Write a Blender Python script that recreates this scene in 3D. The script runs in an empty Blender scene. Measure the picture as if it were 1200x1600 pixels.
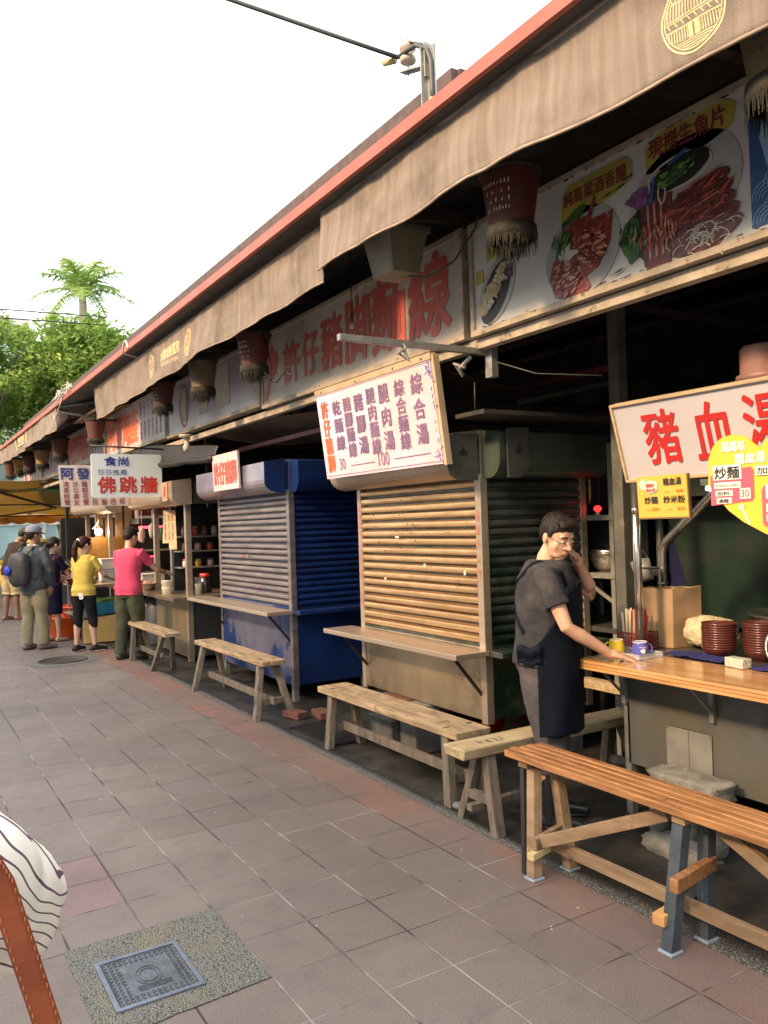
import bpy, bmesh, math, random
from mathutils import Vector, Matrix, noise
random.seed(7)
SC = bpy.context.scene
COL = SC.collection
PI = math.pi
R = math.radians

# ---------------------------------------------------------------- camera
cam = bpy.data.cameras.new('camera'); camo = bpy.data.objects.new('camera', cam); COL.objects.link(camo)
cam.sensor_fit = 'VERTICAL'; cam.sensor_height = 36.0
cam.lens = 36.0 * 1270.0 / 1600.0
cam.clip_start = 0.05; cam.clip_end = 600
rx = Vector((0.85281835, -0.52119792, -0.03245901)); dn = Vector((-0.02120838, 0.02753752, -0.99939576)); fw = Vector((0.52177684, 0.85299145, 0.01243074))
mw = Matrix.Identity(4)
for i in range(3):
    mw[i][0] = rx[i]; mw[i][1] = -dn[i]; mw[i][2] = -fw[i]
mw.translation = (0, 0, 1.62)
camo.matrix_world = mw
SC.camera = camo

# ---------------------------------------------------------------- sky, sun, exposure
SUN_EL, SUN_AZ = R(32), R(-97)      # azimuth: clockwise from +Y ; light comes from -X
w = bpy.data.worlds.new('World'); SC.world = w; w.use_nodes = True
nt = w.node_tree; nt.nodes.clear()
sky = nt.nodes.new('ShaderNodeTexSky'); sky.sky_type = 'NISHITA'; sky.sun_disc = False
sky.sun_elevation = SUN_EL; sky.sun_rotation = SUN_AZ
sky.air_density = 1.2; sky.dust_density = 6.0; sky.ozone_density = 0.6
bg = nt.nodes.new('ShaderNodeBackground'); bg.inputs['Strength'].default_value = 0.09
pale = nt.nodes.new('ShaderNodeBackground'); pale.inputs['Color'].default_value = (1.0, 0.99, 0.975, 1); pale.inputs['Strength'].default_value = 0.98
add = nt.nodes.new('ShaderNodeAddShader'); out = nt.nodes.new('ShaderNodeOutputWorld')
nt.links.new(sky.outputs[0], bg.inputs[0]); nt.links.new(bg.outputs[0], add.inputs[0]); nt.links.new(pale.outputs[0], add.inputs[1])
nt.links.new(add.outputs[0], out.inputs[0])
sl = bpy.data.lights.new('sun', 'SUN'); sl.energy = 3.1; sl.angle = R(7); sl.color = (1.0, 0.64, 0.35)
so = bpy.data.objects.new('sun', sl); COL.objects.link(so); so.location = (-20, 0, 20)
sdir = Vector((math.sin(SUN_AZ) * math.cos(SUN_EL), math.cos(SUN_AZ) * math.cos(SUN_EL), math.sin(SUN_EL)))
so.rotation_euler = sdir.to_track_quat('Z', 'Y').to_euler()
SC.view_settings.view_transform = 'Standard'; SC.view_settings.look = 'None'
SC.view_settings.exposure = 1.02; SC.view_settings.gamma = 1.0
SC.cycles.max_bounces = 8

# ---------------------------------------------------------------- materials
MATS = {}
def srgb(h):
    h = h.lstrip('#'); v = [int(h[i:i+2], 16) / 255 for i in (0, 2, 4)]
    return tuple(x / 12.92 if x <= .04045 else ((x + .055) / 1.055) ** 2.4 for x in v)
def M(name, c1, c2=None, scale=6, stretch=(1, 1, 1), rough=.6, metal=0., bump=.15, bscale=80, ramp=(.35, .65), c3=None, c3scale=2.0, c3ramp=(.5, .7),
      bstretch=None, emit=0, rvar=0.12, alpha=1, trans=0, coat=0, sheen=0, distort=0.0, detail=6):
    if name in MATS: return MATS[name]
    if isinstance(c1, str): c1 = srgb(c1)
    if isinstance(c2, str): c2 = srgb(c2)
    if isinstance(c3, str): c3 = srgb(c3)
    m = bpy.data.materials.new(name); m.use_nodes = True; n = m.node_tree; N = n.nodes; L = n.links
    b = N['Principled BSDF']
    if c2 is None: c2 = tuple(x * .78 for x in c1)
    tc = N.new('ShaderNodeTexCoord'); mp = N.new('ShaderNodeMapping'); mp.inputs['Scale'].default_value = stretch
    L.new(tc.outputs['Object'], mp.inputs[0])
    nz = N.new('ShaderNodeTexNoise'); nz.inputs['Scale'].default_value = scale; nz.inputs['Detail'].default_value = detail; nz.inputs['Distortion'].default_value = distort
    L.new(mp.outputs[0], nz.inputs['Vector'])
    cr = N.new('ShaderNodeValToRGB'); cr.color_ramp.elements[0].position = ramp[0]; cr.color_ramp.elements[1].position = ramp[1]
    cr.color_ramp.elements[0].color = (*c1, 1); cr.color_ramp.elements[1].color = (*c2, 1)
    L.new(nz.outputs['Fac'], cr.inputs[0]); col = cr.outputs[0]
    if c3 is not None:
        n3 = N.new('ShaderNodeTexNoise'); n3.inputs['Scale'].default_value = c3scale; n3.inputs['Detail'].default_value = 8; n3.inputs['Roughness'].default_value = .65
        L.new(tc.outputs['Object'], n3.inputs['Vector'])
        r3 = N.new('ShaderNodeMapRange'); r3.inputs[1].default_value = c3ramp[0]; r3.inputs[2].default_value = c3ramp[1]
        L.new(n3.outputs['Fac'], r3.inputs[0])
        mx = N.new('ShaderNodeMix'); mx.data_type = 'RGBA'; mx.inputs[7].default_value = (*c3, 1)
        L.new(r3.outputs[0], mx.inputs[0]); L.new(col, mx.inputs[6]); col = mx.outputs[2]
    L.new(col, b.inputs['Base Color'])
    b.inputs['Metallic'].default_value = metal
    rr = N.new('ShaderNodeMapRange'); rr.inputs[3].default_value = max(0.03, rough - rvar); rr.inputs[4].default_value = min(1, rough + rvar)
    L.new(nz.outputs['Fac'], rr.inputs[0]); L.new(rr.outputs[0], b.inputs['Roughness'])
    if bump:
        nb = N.new('ShaderNodeTexNoise'); nb.inputs['Scale'].default_value = bscale; nb.inputs['Detail'].default_value = 4
        if bstretch:
            mb_ = N.new('ShaderNodeMapping'); mb_.inputs['Scale'].default_value = bstretch; L.new(tc.outputs['Object'], mb_.inputs[0]); L.new(mb_.outputs[0], nb.inputs['Vector'])
        else: L.new(tc.outputs['Object'], nb.inputs['Vector'])
        bp = N.new('ShaderNodeBump'); bp.inputs['Strength'].default_value = bump; bp.inputs['Distance'].default_value = .01
        L.new(nb.outputs['Fac'], bp.inputs['Height']); L.new(bp.outputs[0], b.inputs['Normal'])
    if emit:
        L.new(col, b.inputs['Emission Color']); b.inputs['Emission Strength'].default_value = emit
    if trans: b.inputs['Transmission Weight'].default_value = trans
    if coat: b.inputs['Coat Weight'].default_value = coat; b.inputs['Coat Roughness'].default_value = .15
    if alpha < 1: b.inputs['Alpha'].default_value = alpha
    if sheen: b.inputs['Sheen Weight'].default_value = sheen
    MATS[name] = m
    return m
def leafmat(name, c1, c2, tr=.35):
    m = M(name, c1, c2, scale=1.2, rough=.55, bump=0)
    n = m.node_tree; b = n.nodes['Principled BSDF']; o = n.nodes['Material Output']
    t = n.nodes.new('ShaderNodeBsdfTranslucent'); a = n.nodes.new('ShaderNodeMixShader'); a.inputs[0].default_value = tr
    src = b.inputs['Base Color'].links[0].from_socket
    n.links.new(src, t.inputs[0]); n.links.new(b.outputs[0], a.inputs[1]); n.links.new(t.outputs[0], a.inputs[2]); n.links.new(a.outputs[0], o.inputs[0])
    return m

steel_w = M('warm_reflection_worn_steel', (.58, .48, .37), (.46, .38, .29), scale=5, stretch=(1, .35, 3), rough=.42, metal=.75, bump=.08, bscale=40, c3=(.22, .18, .14), c3scale=7, c3ramp=(.64, .80))  # tan base stands in for warm reflections; worn patches over it
steel_sh = M('orange_reflection_shutter_steel', (.64, .42, .21), (.48, .30, .145), scale=5, stretch=(1, .35, 3), rough=.34, metal=.8, bump=.08, bscale=40, c3=(.22, .14, .08), c3scale=7, c3ramp=(.60, .78))  # orange reflection put into the base colour, brown dirt patches over it
steel = M('stainless_steel', (.52, .50, .46), (.34, .32, .29), scale=3, stretch=(1, 1, .35), rough=.33, metal=.85, bump=.06, bscale=25, c3=(.16, .13, .10), c3scale=4, c3ramp=(.6, .8))
steel_pan = M('stained_gold_light_steel', (.58, .48, .33), (.36, .29, .20), scale=2.2, stretch=(1, 1.2, .5), rough=.36, metal=.8, bump=.08, bscale=18, c3=(.17, .12, .08), c3scale=2.5, c3ramp=(.5, .72))  # golden light put into the base colour, dark stains over it
galv = M('galvanised_steel', (.36, .37, .34), (.24, .25, .23), scale=12, rough=.5, metal=.6, bump=.1, c3=(.14, .10, .07), c3scale=7, c3ramp=(.58, .72))
steel_dk = M('dark_greenish_steel', (.15, .16, .14), (.08, .09, .08), scale=5, rough=.38, metal=.7, bump=.1, c3=(.02, .06, .035), c3scale=1.6, c3ramp=(.5, .6))  # dark steel with green blotches, for sides and inner bodies
blue_sh = M('grey_violet_shutter', (.27, .245, .24), (.16, .145, .155), scale=5, stretch=(1, .4, 3), rough=.42, metal=.6, bump=.08, c3=(.16, .12, .14), c3scale=8, c3ramp=(.6, .74))
blue = M('blue_paint', (.006, .026, .125), (.004, .015, .075), scale=4, rough=.38, bump=.08, c3=(.10, .09, .07), c3scale=5, c3ramp=(.68, .76))
wood_old = M('weathered_bench_wood', (.42, .31, .18), (.24, .17, .10), scale=7, stretch=(4, .5, 4), rough=.72, bump=.5, bscale=30, bstretch=(6, .5, 6), c3=(.11, .08, .05), c3scale=11, c3ramp=(.55, .70), rvar=.1)
wood_leg = M('grey_weathered_wood', (.19, .155, .115), (.10, .085, .068), scale=7, stretch=(4, 4, .5), rough=.82, bump=.4, bscale=30, bstretch=(6, 6, .5), c3=(.05, .045, .04), c3scale=10, c3ramp=(.55, .75), rvar=.08)
wood_x = M('pale_bench_wood', (.43, .34, .20), (.29, .22, .12), scale=7, stretch=(.5, 4, 4), rough=.7, bump=.3, bscale=30, bstretch=(.5, 6, 6), c3=(.10, .08, .05), c3scale=8, c3ramp=(.62, .76))
wood_or = M('orange_varnished_slats', (.44, .215, .082), (.22, .10, .038), scale=9, stretch=(5, .45, 5), rough=.33, bump=.15, bscale=30, bstretch=(6, .5, 6), coat=.35, c3=(.10, .03, .01), c3scale=7, c3ramp=(.63, .72))
wood_raw = M('raw_timber', (.33, .22, .125), (.19, .125, .07), scale=6, stretch=(3, .6, 3), rough=.7, bump=.25, bscale=30, c3=(.12, .07, .035), c3scale=12, c3ramp=(.63, .72))
wood_top = M('varnished_counter_wood', (.54, .31, .12), (.36, .18, .06), scale=5, stretch=(7, .35, 7), rough=.22, bump=.08, bscale=20, bstretch=(6, .5, 6), coat=.5, distort=.6)
grey_paint = M('flaking_grey_paint', (.055, .07, .085), (.035, .045, .055), scale=9, rough=.55, bump=.3, bscale=40, c3=(.35, .33, .29), c3scale=22, c3ramp=(.68, .72))
black_iron = M('black_iron', (.012, .012, .013), (.02, .02, .02), rough=.45, bump=.1)
white_p = M('white_sign_panel', (.60, .58, .54), (.50, .48, .45), scale=3, rough=.5, bump=.05, c3=(.32, .28, .22), c3scale=3, c3ramp=(.62, .85))
mauve_p = M('faded_mauve_panel', (.42, .38, .41), (.36, .32, .36), scale=2, rough=.35, bump=.04, c3=(.33, .28, .25), c3scale=4, c3ramp=(.62, .85))
pink_p = M('faded_pink_panel', (.60, .42, .38), (.50, .42, .46), scale=1.6, rough=.3, bump=.03)
menu_p = M('pink_lilac_menu_panel', (.62, .44, .42), (.56, .50, .62), scale=2.1, rough=.12, bump=.02, rvar=.04, coat=.6)
whitegl = M('plain_white_panel', (.66, .72, .70), (.60, .66, .64), scale=2, rough=.4, bump=.03)
frame_cr = M('aged_cream_frame', (.42, .36, .27), (.27, .23, .17), scale=6, rough=.6, bump=.2, c3=(.07, .055, .04), c3scale=14, c3ramp=(.58, .7))
red_t = M('red_sign_paint', (.50, .035, .02), (.38, .03, .02), rough=.5, bump=0)
redf_t = M('faded_red_lettering', (.46, .10, .07), (.38, .09, .07), rough=.5, bump=0, scale=15)
orange_t = M('orange_red_lettering', (.72, .16, .05), (.55, .10, .04), rough=.5, bump=0)
purple_t = M('faded_purple_lettering', (.22, .13, .21), (.16, .09, .20), rough=.5, bump=0)
navy_t = M('navy_lettering', (.02, .03, .16), (.015, .02, .11), rough=.5, bump=0)
brown_t = M('dark_red_lettering', (.22, .03, .03), (.16, .02, .02), rough=.5, bump=0)
black_t = M('black_lettering', (.02, .02, .02), (.03, .03, .03), rough=.5, bump=0)
gold_t = M('pale_gold_print', (.68, .55, .28), (.56, .44, .22), rough=.6, bump=0, scale=20)
white_t = M('white_print', (.75, .73, .70), (.68, .66, .62), rough=.5, bump=0)
yellow_p = M('yellow_sign_panel', (.58, .38, .07), (.53, .34, .06), rough=.3, bump=.02, scale=2)
yellow_b = M('bright_yellow_board', (.58, .45, .05), (.54, .40, .05), rough=.35, bump=.02, scale=2)
pinkred = M('pink_red_print', (.55, .09, .13), (.62, .09, .13), rough=.4, bump=0)
canvas = M('stained_brown_canvas', (.245, .208, .178), (.165, .140, .120), scale=4, stretch=(1, 6, .35), rough=.92, bump=.35, bscale=220, ramp=(.3, .7), c3=(.105, .088, .072), c3scale=2.3, c3ramp=(.50, .74))
redpaint = M('red_fascia_paint', (.36, .095, .06), (.30, .08, .052), scale=4, rough=.5, bump=.05, c3=(.28, .09, .06), c3scale=8, c3ramp=(.55, .7))
soffit = M('grey_soffit', (.065, .058, .055), (.045, .04, .038), rough=.7)
brownbeam = M('brown_steel_beam', (.085, .05, .042), (.05, .032, .03), rough=.7, bump=.2, scale=12)
darkroof = M('dark_corrugated_roof', (.035, .033, .03), (.018, .017, .016), rough=.8, scale=3)  # near-black base carries the shade under the roof
darkwall = M('dark_interior_wall', (.028, .027, .027), (.012, .012, .013), rough=.9, scale=2)  # near-black base stands in for the deep shade inside
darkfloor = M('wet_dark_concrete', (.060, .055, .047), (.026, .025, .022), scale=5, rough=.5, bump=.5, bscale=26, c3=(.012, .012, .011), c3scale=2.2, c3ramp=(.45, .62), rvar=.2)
concrete = M('pitted_concrete', (.24, .23, .19), (.12, .12, .10), scale=9, rough=.95, bump=.9, bscale=35, c3=(.07, .07, .055), c3scale=6, c3ramp=(.55, .72))
brick = M('red_brick', (.15, .055, .035), (.09, .04, .028), scale=12, rough=.9, bump=.5, c3=(.12, .10, .085), c3scale=9, c3ramp=(.5, .7))
cable_m = M('grey_cable', (.05, .06, .055), rough=.5, bump=0)
ceram = M('glazed_ceramic', (.55, .50, .45), (.42, .30, .24), rough=.3, bump=.05)
chrome = M('polished_steel_pipe', (.60, .57, .52), (.42, .40, .37), rough=.22, metal=.9, bump=.03, c3=(.22, .15, .10), c3scale=12, c3ramp=(.6, .7))
green_pan = M('dark_green_panel', (.010, .030, .020), (.006, .018, .013), scale=9, rough=.45, bump=.1, c3=(.022, .028, .022), c3scale=3, c3ramp=(.5, .7))
navy_pan = M('navy_panel', (.006, .010, .055), (.004, .006, .035), rough=.5)
kraft = M('kraft_paper', (.30, .205, .11), (.24, .16, .085), scale=5, rough=.85, bump=.3, bscale=14)
bowl_m = M('brown_lacquer_bowl', (.095, .024, .016), (.055, .015, .011), rough=.28, bump=0, coat=.4)
noodle = M('pale_noodles', (.52, .47, .31), (.36, .31, .19), scale=30, rough=.7, bump=1.0, bscale=60)
plast_red = M('dark_red_plastic', (.20, .02, .025), (.14, .015, .02), rough=.4, bump=0)
stick_red = M('red_chopstick_wrap', (.42, .05, .04), (.32, .035, .03), rough=.4, bump=0)
stick_wh = M('wooden_chopstick_wrap', (.62, .52, .36), (.50, .40, .26), rough=.5, bump=0)
mug_y = M('yellow_mug_glaze', (.72, .50, .03), (.68, .46, .03), rough=.15, bump=0)
mug_b = M('blue_mug_glaze', (.09, .10, .42), (.08, .09, .36), rough=.15, bump=0)
cream = M('cream_glaze', (.72, .68, .56), rough=.2, bump=0)
cloth_nv = M('navy_cleaning_cloth', (.012, .014, .11), (.008, .010, .07), scale=20, rough=.95, bump=.5, bscale=90)
glass = M('clear_plastic', (.75, .78, .78), rough=.1, alpha=.28, bump=0)
orange_pl = M('orange_plastic', (.75, .13, .015), (.66, .10, .012), rough=.4, bump=0)
red_pl = M('red_plastic', (.45, .03, .02), rough=.4, bump=0)
teal_pl = M('blue_green_plastic', (.02, .22, .34), (.015, .16, .27), rough=.45, bump=0)

# ---------------------------------------------------------------- geometry helpers
SPLIT = {'corner_post', 'shelf_stay', 'end_plate', 'foot', 'pasted_patch', 'access_door', 'table_leg', 'post', 'column', 'bolt', 'label_card', 'pink_card', 'cross_batten', 'brace', 'upright', 'rail_post',
         'back_and_blocking_wall', 'chopstick', 'plate_print', 'highlight', 'pole', 'hanger', 'shoulder_strap', 'apron_strap', 'strut', 'arm', 'wall_board', 'red_tube', 'cloud_patch', 'fleur_mark', 'dark_dish_print', 'sausage_print', 'fish_print', 'green_print', 'cabbage_print', 'rail'}
class MB:
    """collects shapes in world coordinates; build() links them as one mesh object"""
    def __init__(s): s.v = []; s.f = []; s.sm = []
    def add(s, vs, fs, smooth=False):
        o = len(s.v); s.v += [Vector(p) for p in vs]; s.f += [tuple(i + o for i in q) for q in fs]; s.sm += [smooth] * len(fs); return s
    def box(s, x0, x1, y0, y1, z0, z1):
        return s.hexa([(x0, y0, z0), (x1, y0, z0), (x1, y1, z0), (x0, y1, z0)], [(x0, y0, z1), (x1, y0, z1), (x1, y1, z1), (x0, y1, z1)])
    def hexa(s, b, t):
        return s.add(list(b) + list(t), [(3, 2, 1, 0), (4, 5, 6, 7), (0, 1, 5, 4), (1, 2, 6, 5), (2, 3, 7, 6), (3, 0, 4, 7)])
    def beam(s, p0, p1, w, h, up=(0, 0, 1), w1=None, h1=None):
        p0 = Vector(p0); p1 = Vector(p1); d = (p1 - p0).normalized(); up = Vector(up)
        if abs(d.dot(up)) > .98: up = Vector((0, 1, 0))
        sd = d.cross(up).normalized(); u = sd.cross(d).normalized(); w1 = w1 or w; h1 = h1 or h
        q = lambda p, a, b: [p - sd*a/2 - u*b/2, p + sd*a/2 - u*b/2, p + sd*a/2 + u*b/2, p - sd*a/2 + u*b/2]
        a = q(p0, w, h); b = q(p1, w1, h1)
        return s.add(a + b, [(3, 2, 1, 0), (4, 5, 6, 7), (0, 1, 5, 4), (1, 2, 6, 5), (2, 3, 7, 6), (3, 0, 4, 7)])
    def leg(s, p0, p1, w, h):   # vertical-ish leg with axis-aligned section, flat foot
        (a, b, c), (d, e, f) = p0, p1
        return s.hexa([(a-w/2, b-h/2, c), (a+w/2, b-h/2, c), (a+w/2, b+h/2, c), (a-w/2, b+h/2, c)], [(d-w/2, e-h/2, f), (d+w/2, e-h/2, f), (d+w/2, e+h/2, f), (d-w/2, e+h/2, f)])
    def tube(s, pts, r, n=10, caps=True, rnd=False):
        pts = [Vector(p) for p in pts]; rs = r if isinstance(r, (list, tuple)) else [r] * len(pts)
        if rnd:   # rounded ends
            d0 = (pts[0] - pts[1]).normalized(); d1 = (pts[-1] - pts[-2]).normalized()
            pts = [pts[0] + d0*rs[0]*.92, pts[0] + d0*rs[0]*.6] + pts + [pts[-1] + d1*rs[-1]*.6, pts[-1] + d1*rs[-1]*.92]
            rs = [rs[0]*.38, rs[0]*.8] + list(rs) + [rs[-1]*.8, rs[-1]*.38]
        vs = []; prev = None
        for i, p in enumerate(pts):
            t = (pts[min(i+1, len(pts)-1)] - pts[max(i-1, 0)]).normalized()
            if prev is None:
                a = Vector((0, 0, 1)) if abs(t.z) < .9 else Vector((1, 0, 0)); u = t.cross(a).normalized()
            else:
                u = prev - t * prev.dot(t); u = u.normalized() if u.length > 1e-6 else t.orthogonal().normalized()
            prev = u; v = t.cross(u)
            for k in range(n):
                a = 2*PI*k/n; vs.append(p + (u*math.cos(a) + v*math.sin(a)) * rs[i])
        fs = [(i*n+k, i*n+(k+1) % n, (i+1)*n+(k+1) % n, (i+1)*n+k) for i in range(len(pts)-1) for k in range(n)]
        if caps: fs += [tuple(range(n))[::-1], tuple((len(pts)-1)*n+k for k in range(n))]
        return s.add(vs, fs, True)
    def lathe(s, prof, c, n=20, sx=1, sy=1, axis=None, closed=True):
        vs = []; c = Vector(c)
        q = Vector((0, 0, 1)).rotation_difference(Vector(axis)) if axis is not None else None
        for r, z in prof:
            for k in range(n):
                a = 2*PI*k/n; p = Vector((r*math.cos(a)*sx, r*math.sin(a)*sy, z))
                if q: p = q @ p
                vs.append(c + p)
        m = len(prof)
        fs = [(i*n+k, i*n+(k+1) % n, (i+1)*n+(k+1) % n, (i+1)*n+k) for i in range(m-1) for k in range(n)]
        if closed: fs += [tuple(range(n))[::-1], tuple((m-1)*n+k for k in range(n))]
        return s.add(vs, fs, True)
    def ell(s, c, r, n=16, m=10, rot=None):
        prof = [(math.sin(PI*(i+.25)/(m+.5)), -math.cos(PI*(i+.25)/(m+.5))) for i in range(m+1)]
        vs = []; c = Vector(c)
        for a, z in prof:
            for k in range(n):
                t = 2*PI*k/n; p = Vector((a*math.cos(t)*r[0], a*math.sin(t)*r[1], z*r[2]))
                if rot: p = rot @ p
                vs.append(c + p)
        fs = [(i*n+k, i*n+(k+1) % n, (i+1)*n+(k+1) % n, (i+1)*n+k) for i in range(m) for k in range(n)]
        fs += [tuple(range(n))[::-1], tuple(m*n+k for k in range(n))]
        return s.add(vs, fs, True)
    def loft(s, rings, n=20, caps=True, a0=0, a1=2*PI):
        """rings: (x,y,z,rx,ry)"""
        full = abs(a1 - a0 - 2*PI) < 1e-6; cnt = n if full else n + 1; vs = []
        for (x, y, z, rx_, ry_) in rings:
            for k in range(cnt):
                a = a0 + (a1-a0)*k/n; vs.append((x + rx_*math.cos(a), y + ry_*math.sin(a), z))
        fs = []
        for i in range(len(rings)-1):
            for k in range(n):
                k2 = (k+1) % cnt if full else k+1
                fs.append((i*cnt+k, i*cnt+k2, (i+1)*cnt+k2, (i+1)*cnt+k))
        if caps and full: fs += [tuple(range(n))[::-1], tuple((len(rings)-1)*n+k for k in range(n))]
        return s.add(vs, fs, True)
    def prism(s, poly, org, u, v, t0, t1, smooth=False):
        org, u, v = Vector(org), Vector(u), Vector(v); nn = u.cross(v).normalized(); k = len(poly)
        a = [org + u*x + v*y + nn*t0 for x, y in poly]; b = [org + u*x + v*y + nn*t1 for x, y in poly]
        fs = [tuple(range(k))[::-1], tuple(range(k, 2*k))] + [(i, (i+1) % k, k+(i+1) % k, k+i) for i in range(k)]
        return s.add(a + b, fs, smooth)
    def sheet(s, fn, nu, nv, t=None, smooth=True):
        """fn(u,v)->point, both 0..1; t gives thickness along the local normal"""
        g = [[Vector(fn(i/nu, j/nv)) for j in range(nv+1)] for i in range(nu+1)]
        idx = lambda i, j: i*(nv+1)+j
        fs = [(idx(i, j), idx(i+1, j), idx(i+1, j+1), idx(i, j+1)) for i in range(nu) for j in range(nv)]
        vs = [p for row in g for p in row]
        if not t: return s.add(vs, fs, smooth)
        n = ((g[-1][0]-g[0][0]).cross(g[0][-1]-g[0][0])).normalized() * t; o = len(vs)
        vs += [p - n for p in vs]; fs += [tuple(k+o for k in q[::-1]) for q in fs]
        rim = [idx(i, 0) for i in range(nu+1)] + [idx(nu, j) for j in range(1, nv+1)] + [idx(i, nv) for i in range(nu-1, -1, -1)] + [idx(0, j) for j in range(nv-1, 0, -1)]
        for a, b in zip(rim, rim[1:] + rim[:1]): fs.append((b, a, a+o, b+o))
        return s.add(vs, fs, smooth)
    def xf(s, m, start=0):
        for i in range(start, len(s.v)): s.v[i] = m @ s.v[i]
        return s
    def mesh(s, name, off=(0, 0, 0)):
        me = bpy.data.meshes.new(name); off = Vector(off)
        me.from_pydata([tuple(p - off) for p in s.v], [], s.f); me.polygons.foreach_set('use_smooth', s.sm); me.update(); return me
    def build(s, name, mat, parent=None, bevel=0, label=None, fixn=False):
        off = parent['_base'] if parent is not None else (0, 0, 0)
        if name in SPLIT:
            comps = s.pieces()
            if 1 < len(comps) <= 24:
                for c in comps: r = c.build_one(name, mat, parent, bevel, label, fixn)
                return r
        return s.build_one(name, mat, parent, bevel, label, fixn)
    def pieces(s):
        par = list(range(len(s.v)))
        def find(a):
            while par[a] != a: par[a] = par[par[a]]; a = par[a]
            return a
        for f in s.f:
            for k in f[1:]: par[find(k)] = find(f[0])
        grp = {}
        for f, sm in zip(s.f, s.sm): grp.setdefault(find(f[0]), []).append((f, sm))
        out_ = []
        for fs in grp.values():
            ids = sorted({i for f, _ in fs for i in f}); mp = {a: b for b, a in enumerate(ids)}; m = MB()
            m.v = [s.v[i] for i in ids]; m.f = [tuple(mp[i] for i in f) for f, _ in fs]; m.sm = [x for _, x in fs]; out_.append(m)
        return out_
    def build_one(s, name, mat, parent=None, bevel=0, label=None, fixn=False):
        off = parent['_base'] if parent is not None else (0, 0, 0)
        me = s.mesh(name, off)
        if fixn:
            b = bmesh.new(); b.from_mesh(me); bmesh.ops.recalc_face_normals(b, faces=b.faces); b.to_mesh(me); b.free()
        return link(name, me, mat, parent, bevel, label)
BASES = {}
def link(name, me, mat, parent=None, bevel=0, label=None):
    o = bpy.data.objects.new(name, me); COL.objects.link(o); me.materials.clear(); me.materials.append(mat)
    if parent is not None: o.parent = parent; o['_base'] = parent['_base']
    else: o['_base'] = (0., 0., 0.)
    if bevel:
        m = o.modifiers.new('bevel', 'BEVEL'); m.width = bevel; m.segments = 2; m.limit_method = 'ANGLE'; m.angle_limit = R(40)
    if label: o['label'] = label
    return o
def thing(name, label, cat, base, group=None):
    o = bpy.data.objects.new(name, None); COL.objects.link(o); o.empty_display_size = .2
    o.location = base; o['_base'] = tuple(float(x) for x in base); o['label'] = label; o['category'] = cat
    if group: o['group'] = group
    return o
def single(name, mb, mat, label, cat, group=None, bevel=0, base=None, fixn=False):
    """a thing that is one mesh; origin at its base"""
    if base is None:
        xs = [p.x for p in mb.v]; ys = [p.y for p in mb.v]; zs = [p.z for p in mb.v]; base = ((min(xs)+max(xs))/2, (min(ys)+max(ys))/2, min(zs))
    me = mb.mesh(name, base); o = link(name, me, mat, None, bevel); o.location = base; o['_base'] = tuple(base)
    if fixn:
        b = bmesh.new(); b.from_mesh(me); bmesh.ops.recalc_face_normals(b, faces=b.faces); b.to_mesh(me); b.free()
    o['label'] = label; o['category'] = cat
    if group: o['group'] = group
    return o
def struct(name, mb, mat):
    o = mb.build(name, mat); o['kind'] = 'structure'; return o
def copy_tree(src, loc, rz=None, label=None, parent=None):
    c = src.copy(); COL.objects.link(c)
    if parent is None:
        c.location = loc
        if rz is not None: c.rotation_euler.z = rz
        if label: c['label'] = label
    else: c.parent = parent
    for ch in list(src.children): copy_tree(ch, None, parent=c)
    return c
DEPS = {}
def evalmesh(ob):
    bpy.context.view_layer.update(); dg = bpy.context.evaluated_depsgraph_get()
    return bpy.data.meshes.new_from_object(ob.evaluated_get(dg))
TX = {}
def glyphs(body, bold=0.0, spacing=1.0, vertical=False, line=1.0):
    key = (body, bold, spacing, vertical, line)
    if key in TX: return TX[key]
    c = bpy.data.curves.new('t', 'FONT'); c.body = '\n'.join(body) if vertical else body
    c.size = 1.0; c.offset = 0; c.align_x = 'CENTER'; c.resolution_u = 2; c.space_character = spacing; c.space_line = line; c.fill_mode = 'FRONT'
    o = bpy.data.objects.new('t', c); COL.objects.link(o); me = evalmesh(o)
    vs = [v.co.copy() for v in me.vertices]; fs = [tuple(p.vertices) for p in me.polygons]
    bpy.data.objects.remove(o); bpy.data.curves.remove(c); bpy.data.meshes.remove(me)
    if vs:
        x0 = min(v.x for v in vs); x1 = max(v.x for v in vs); y0 = min(v.y for v in vs); y1 = max(v.y for v in vs)
        vs = [((v.x-x0)/(x1-x0), (v.y-y0)/(y1-y0)) for v in vs]
    TX[key] = (vs, fs); return TX[key]
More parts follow.
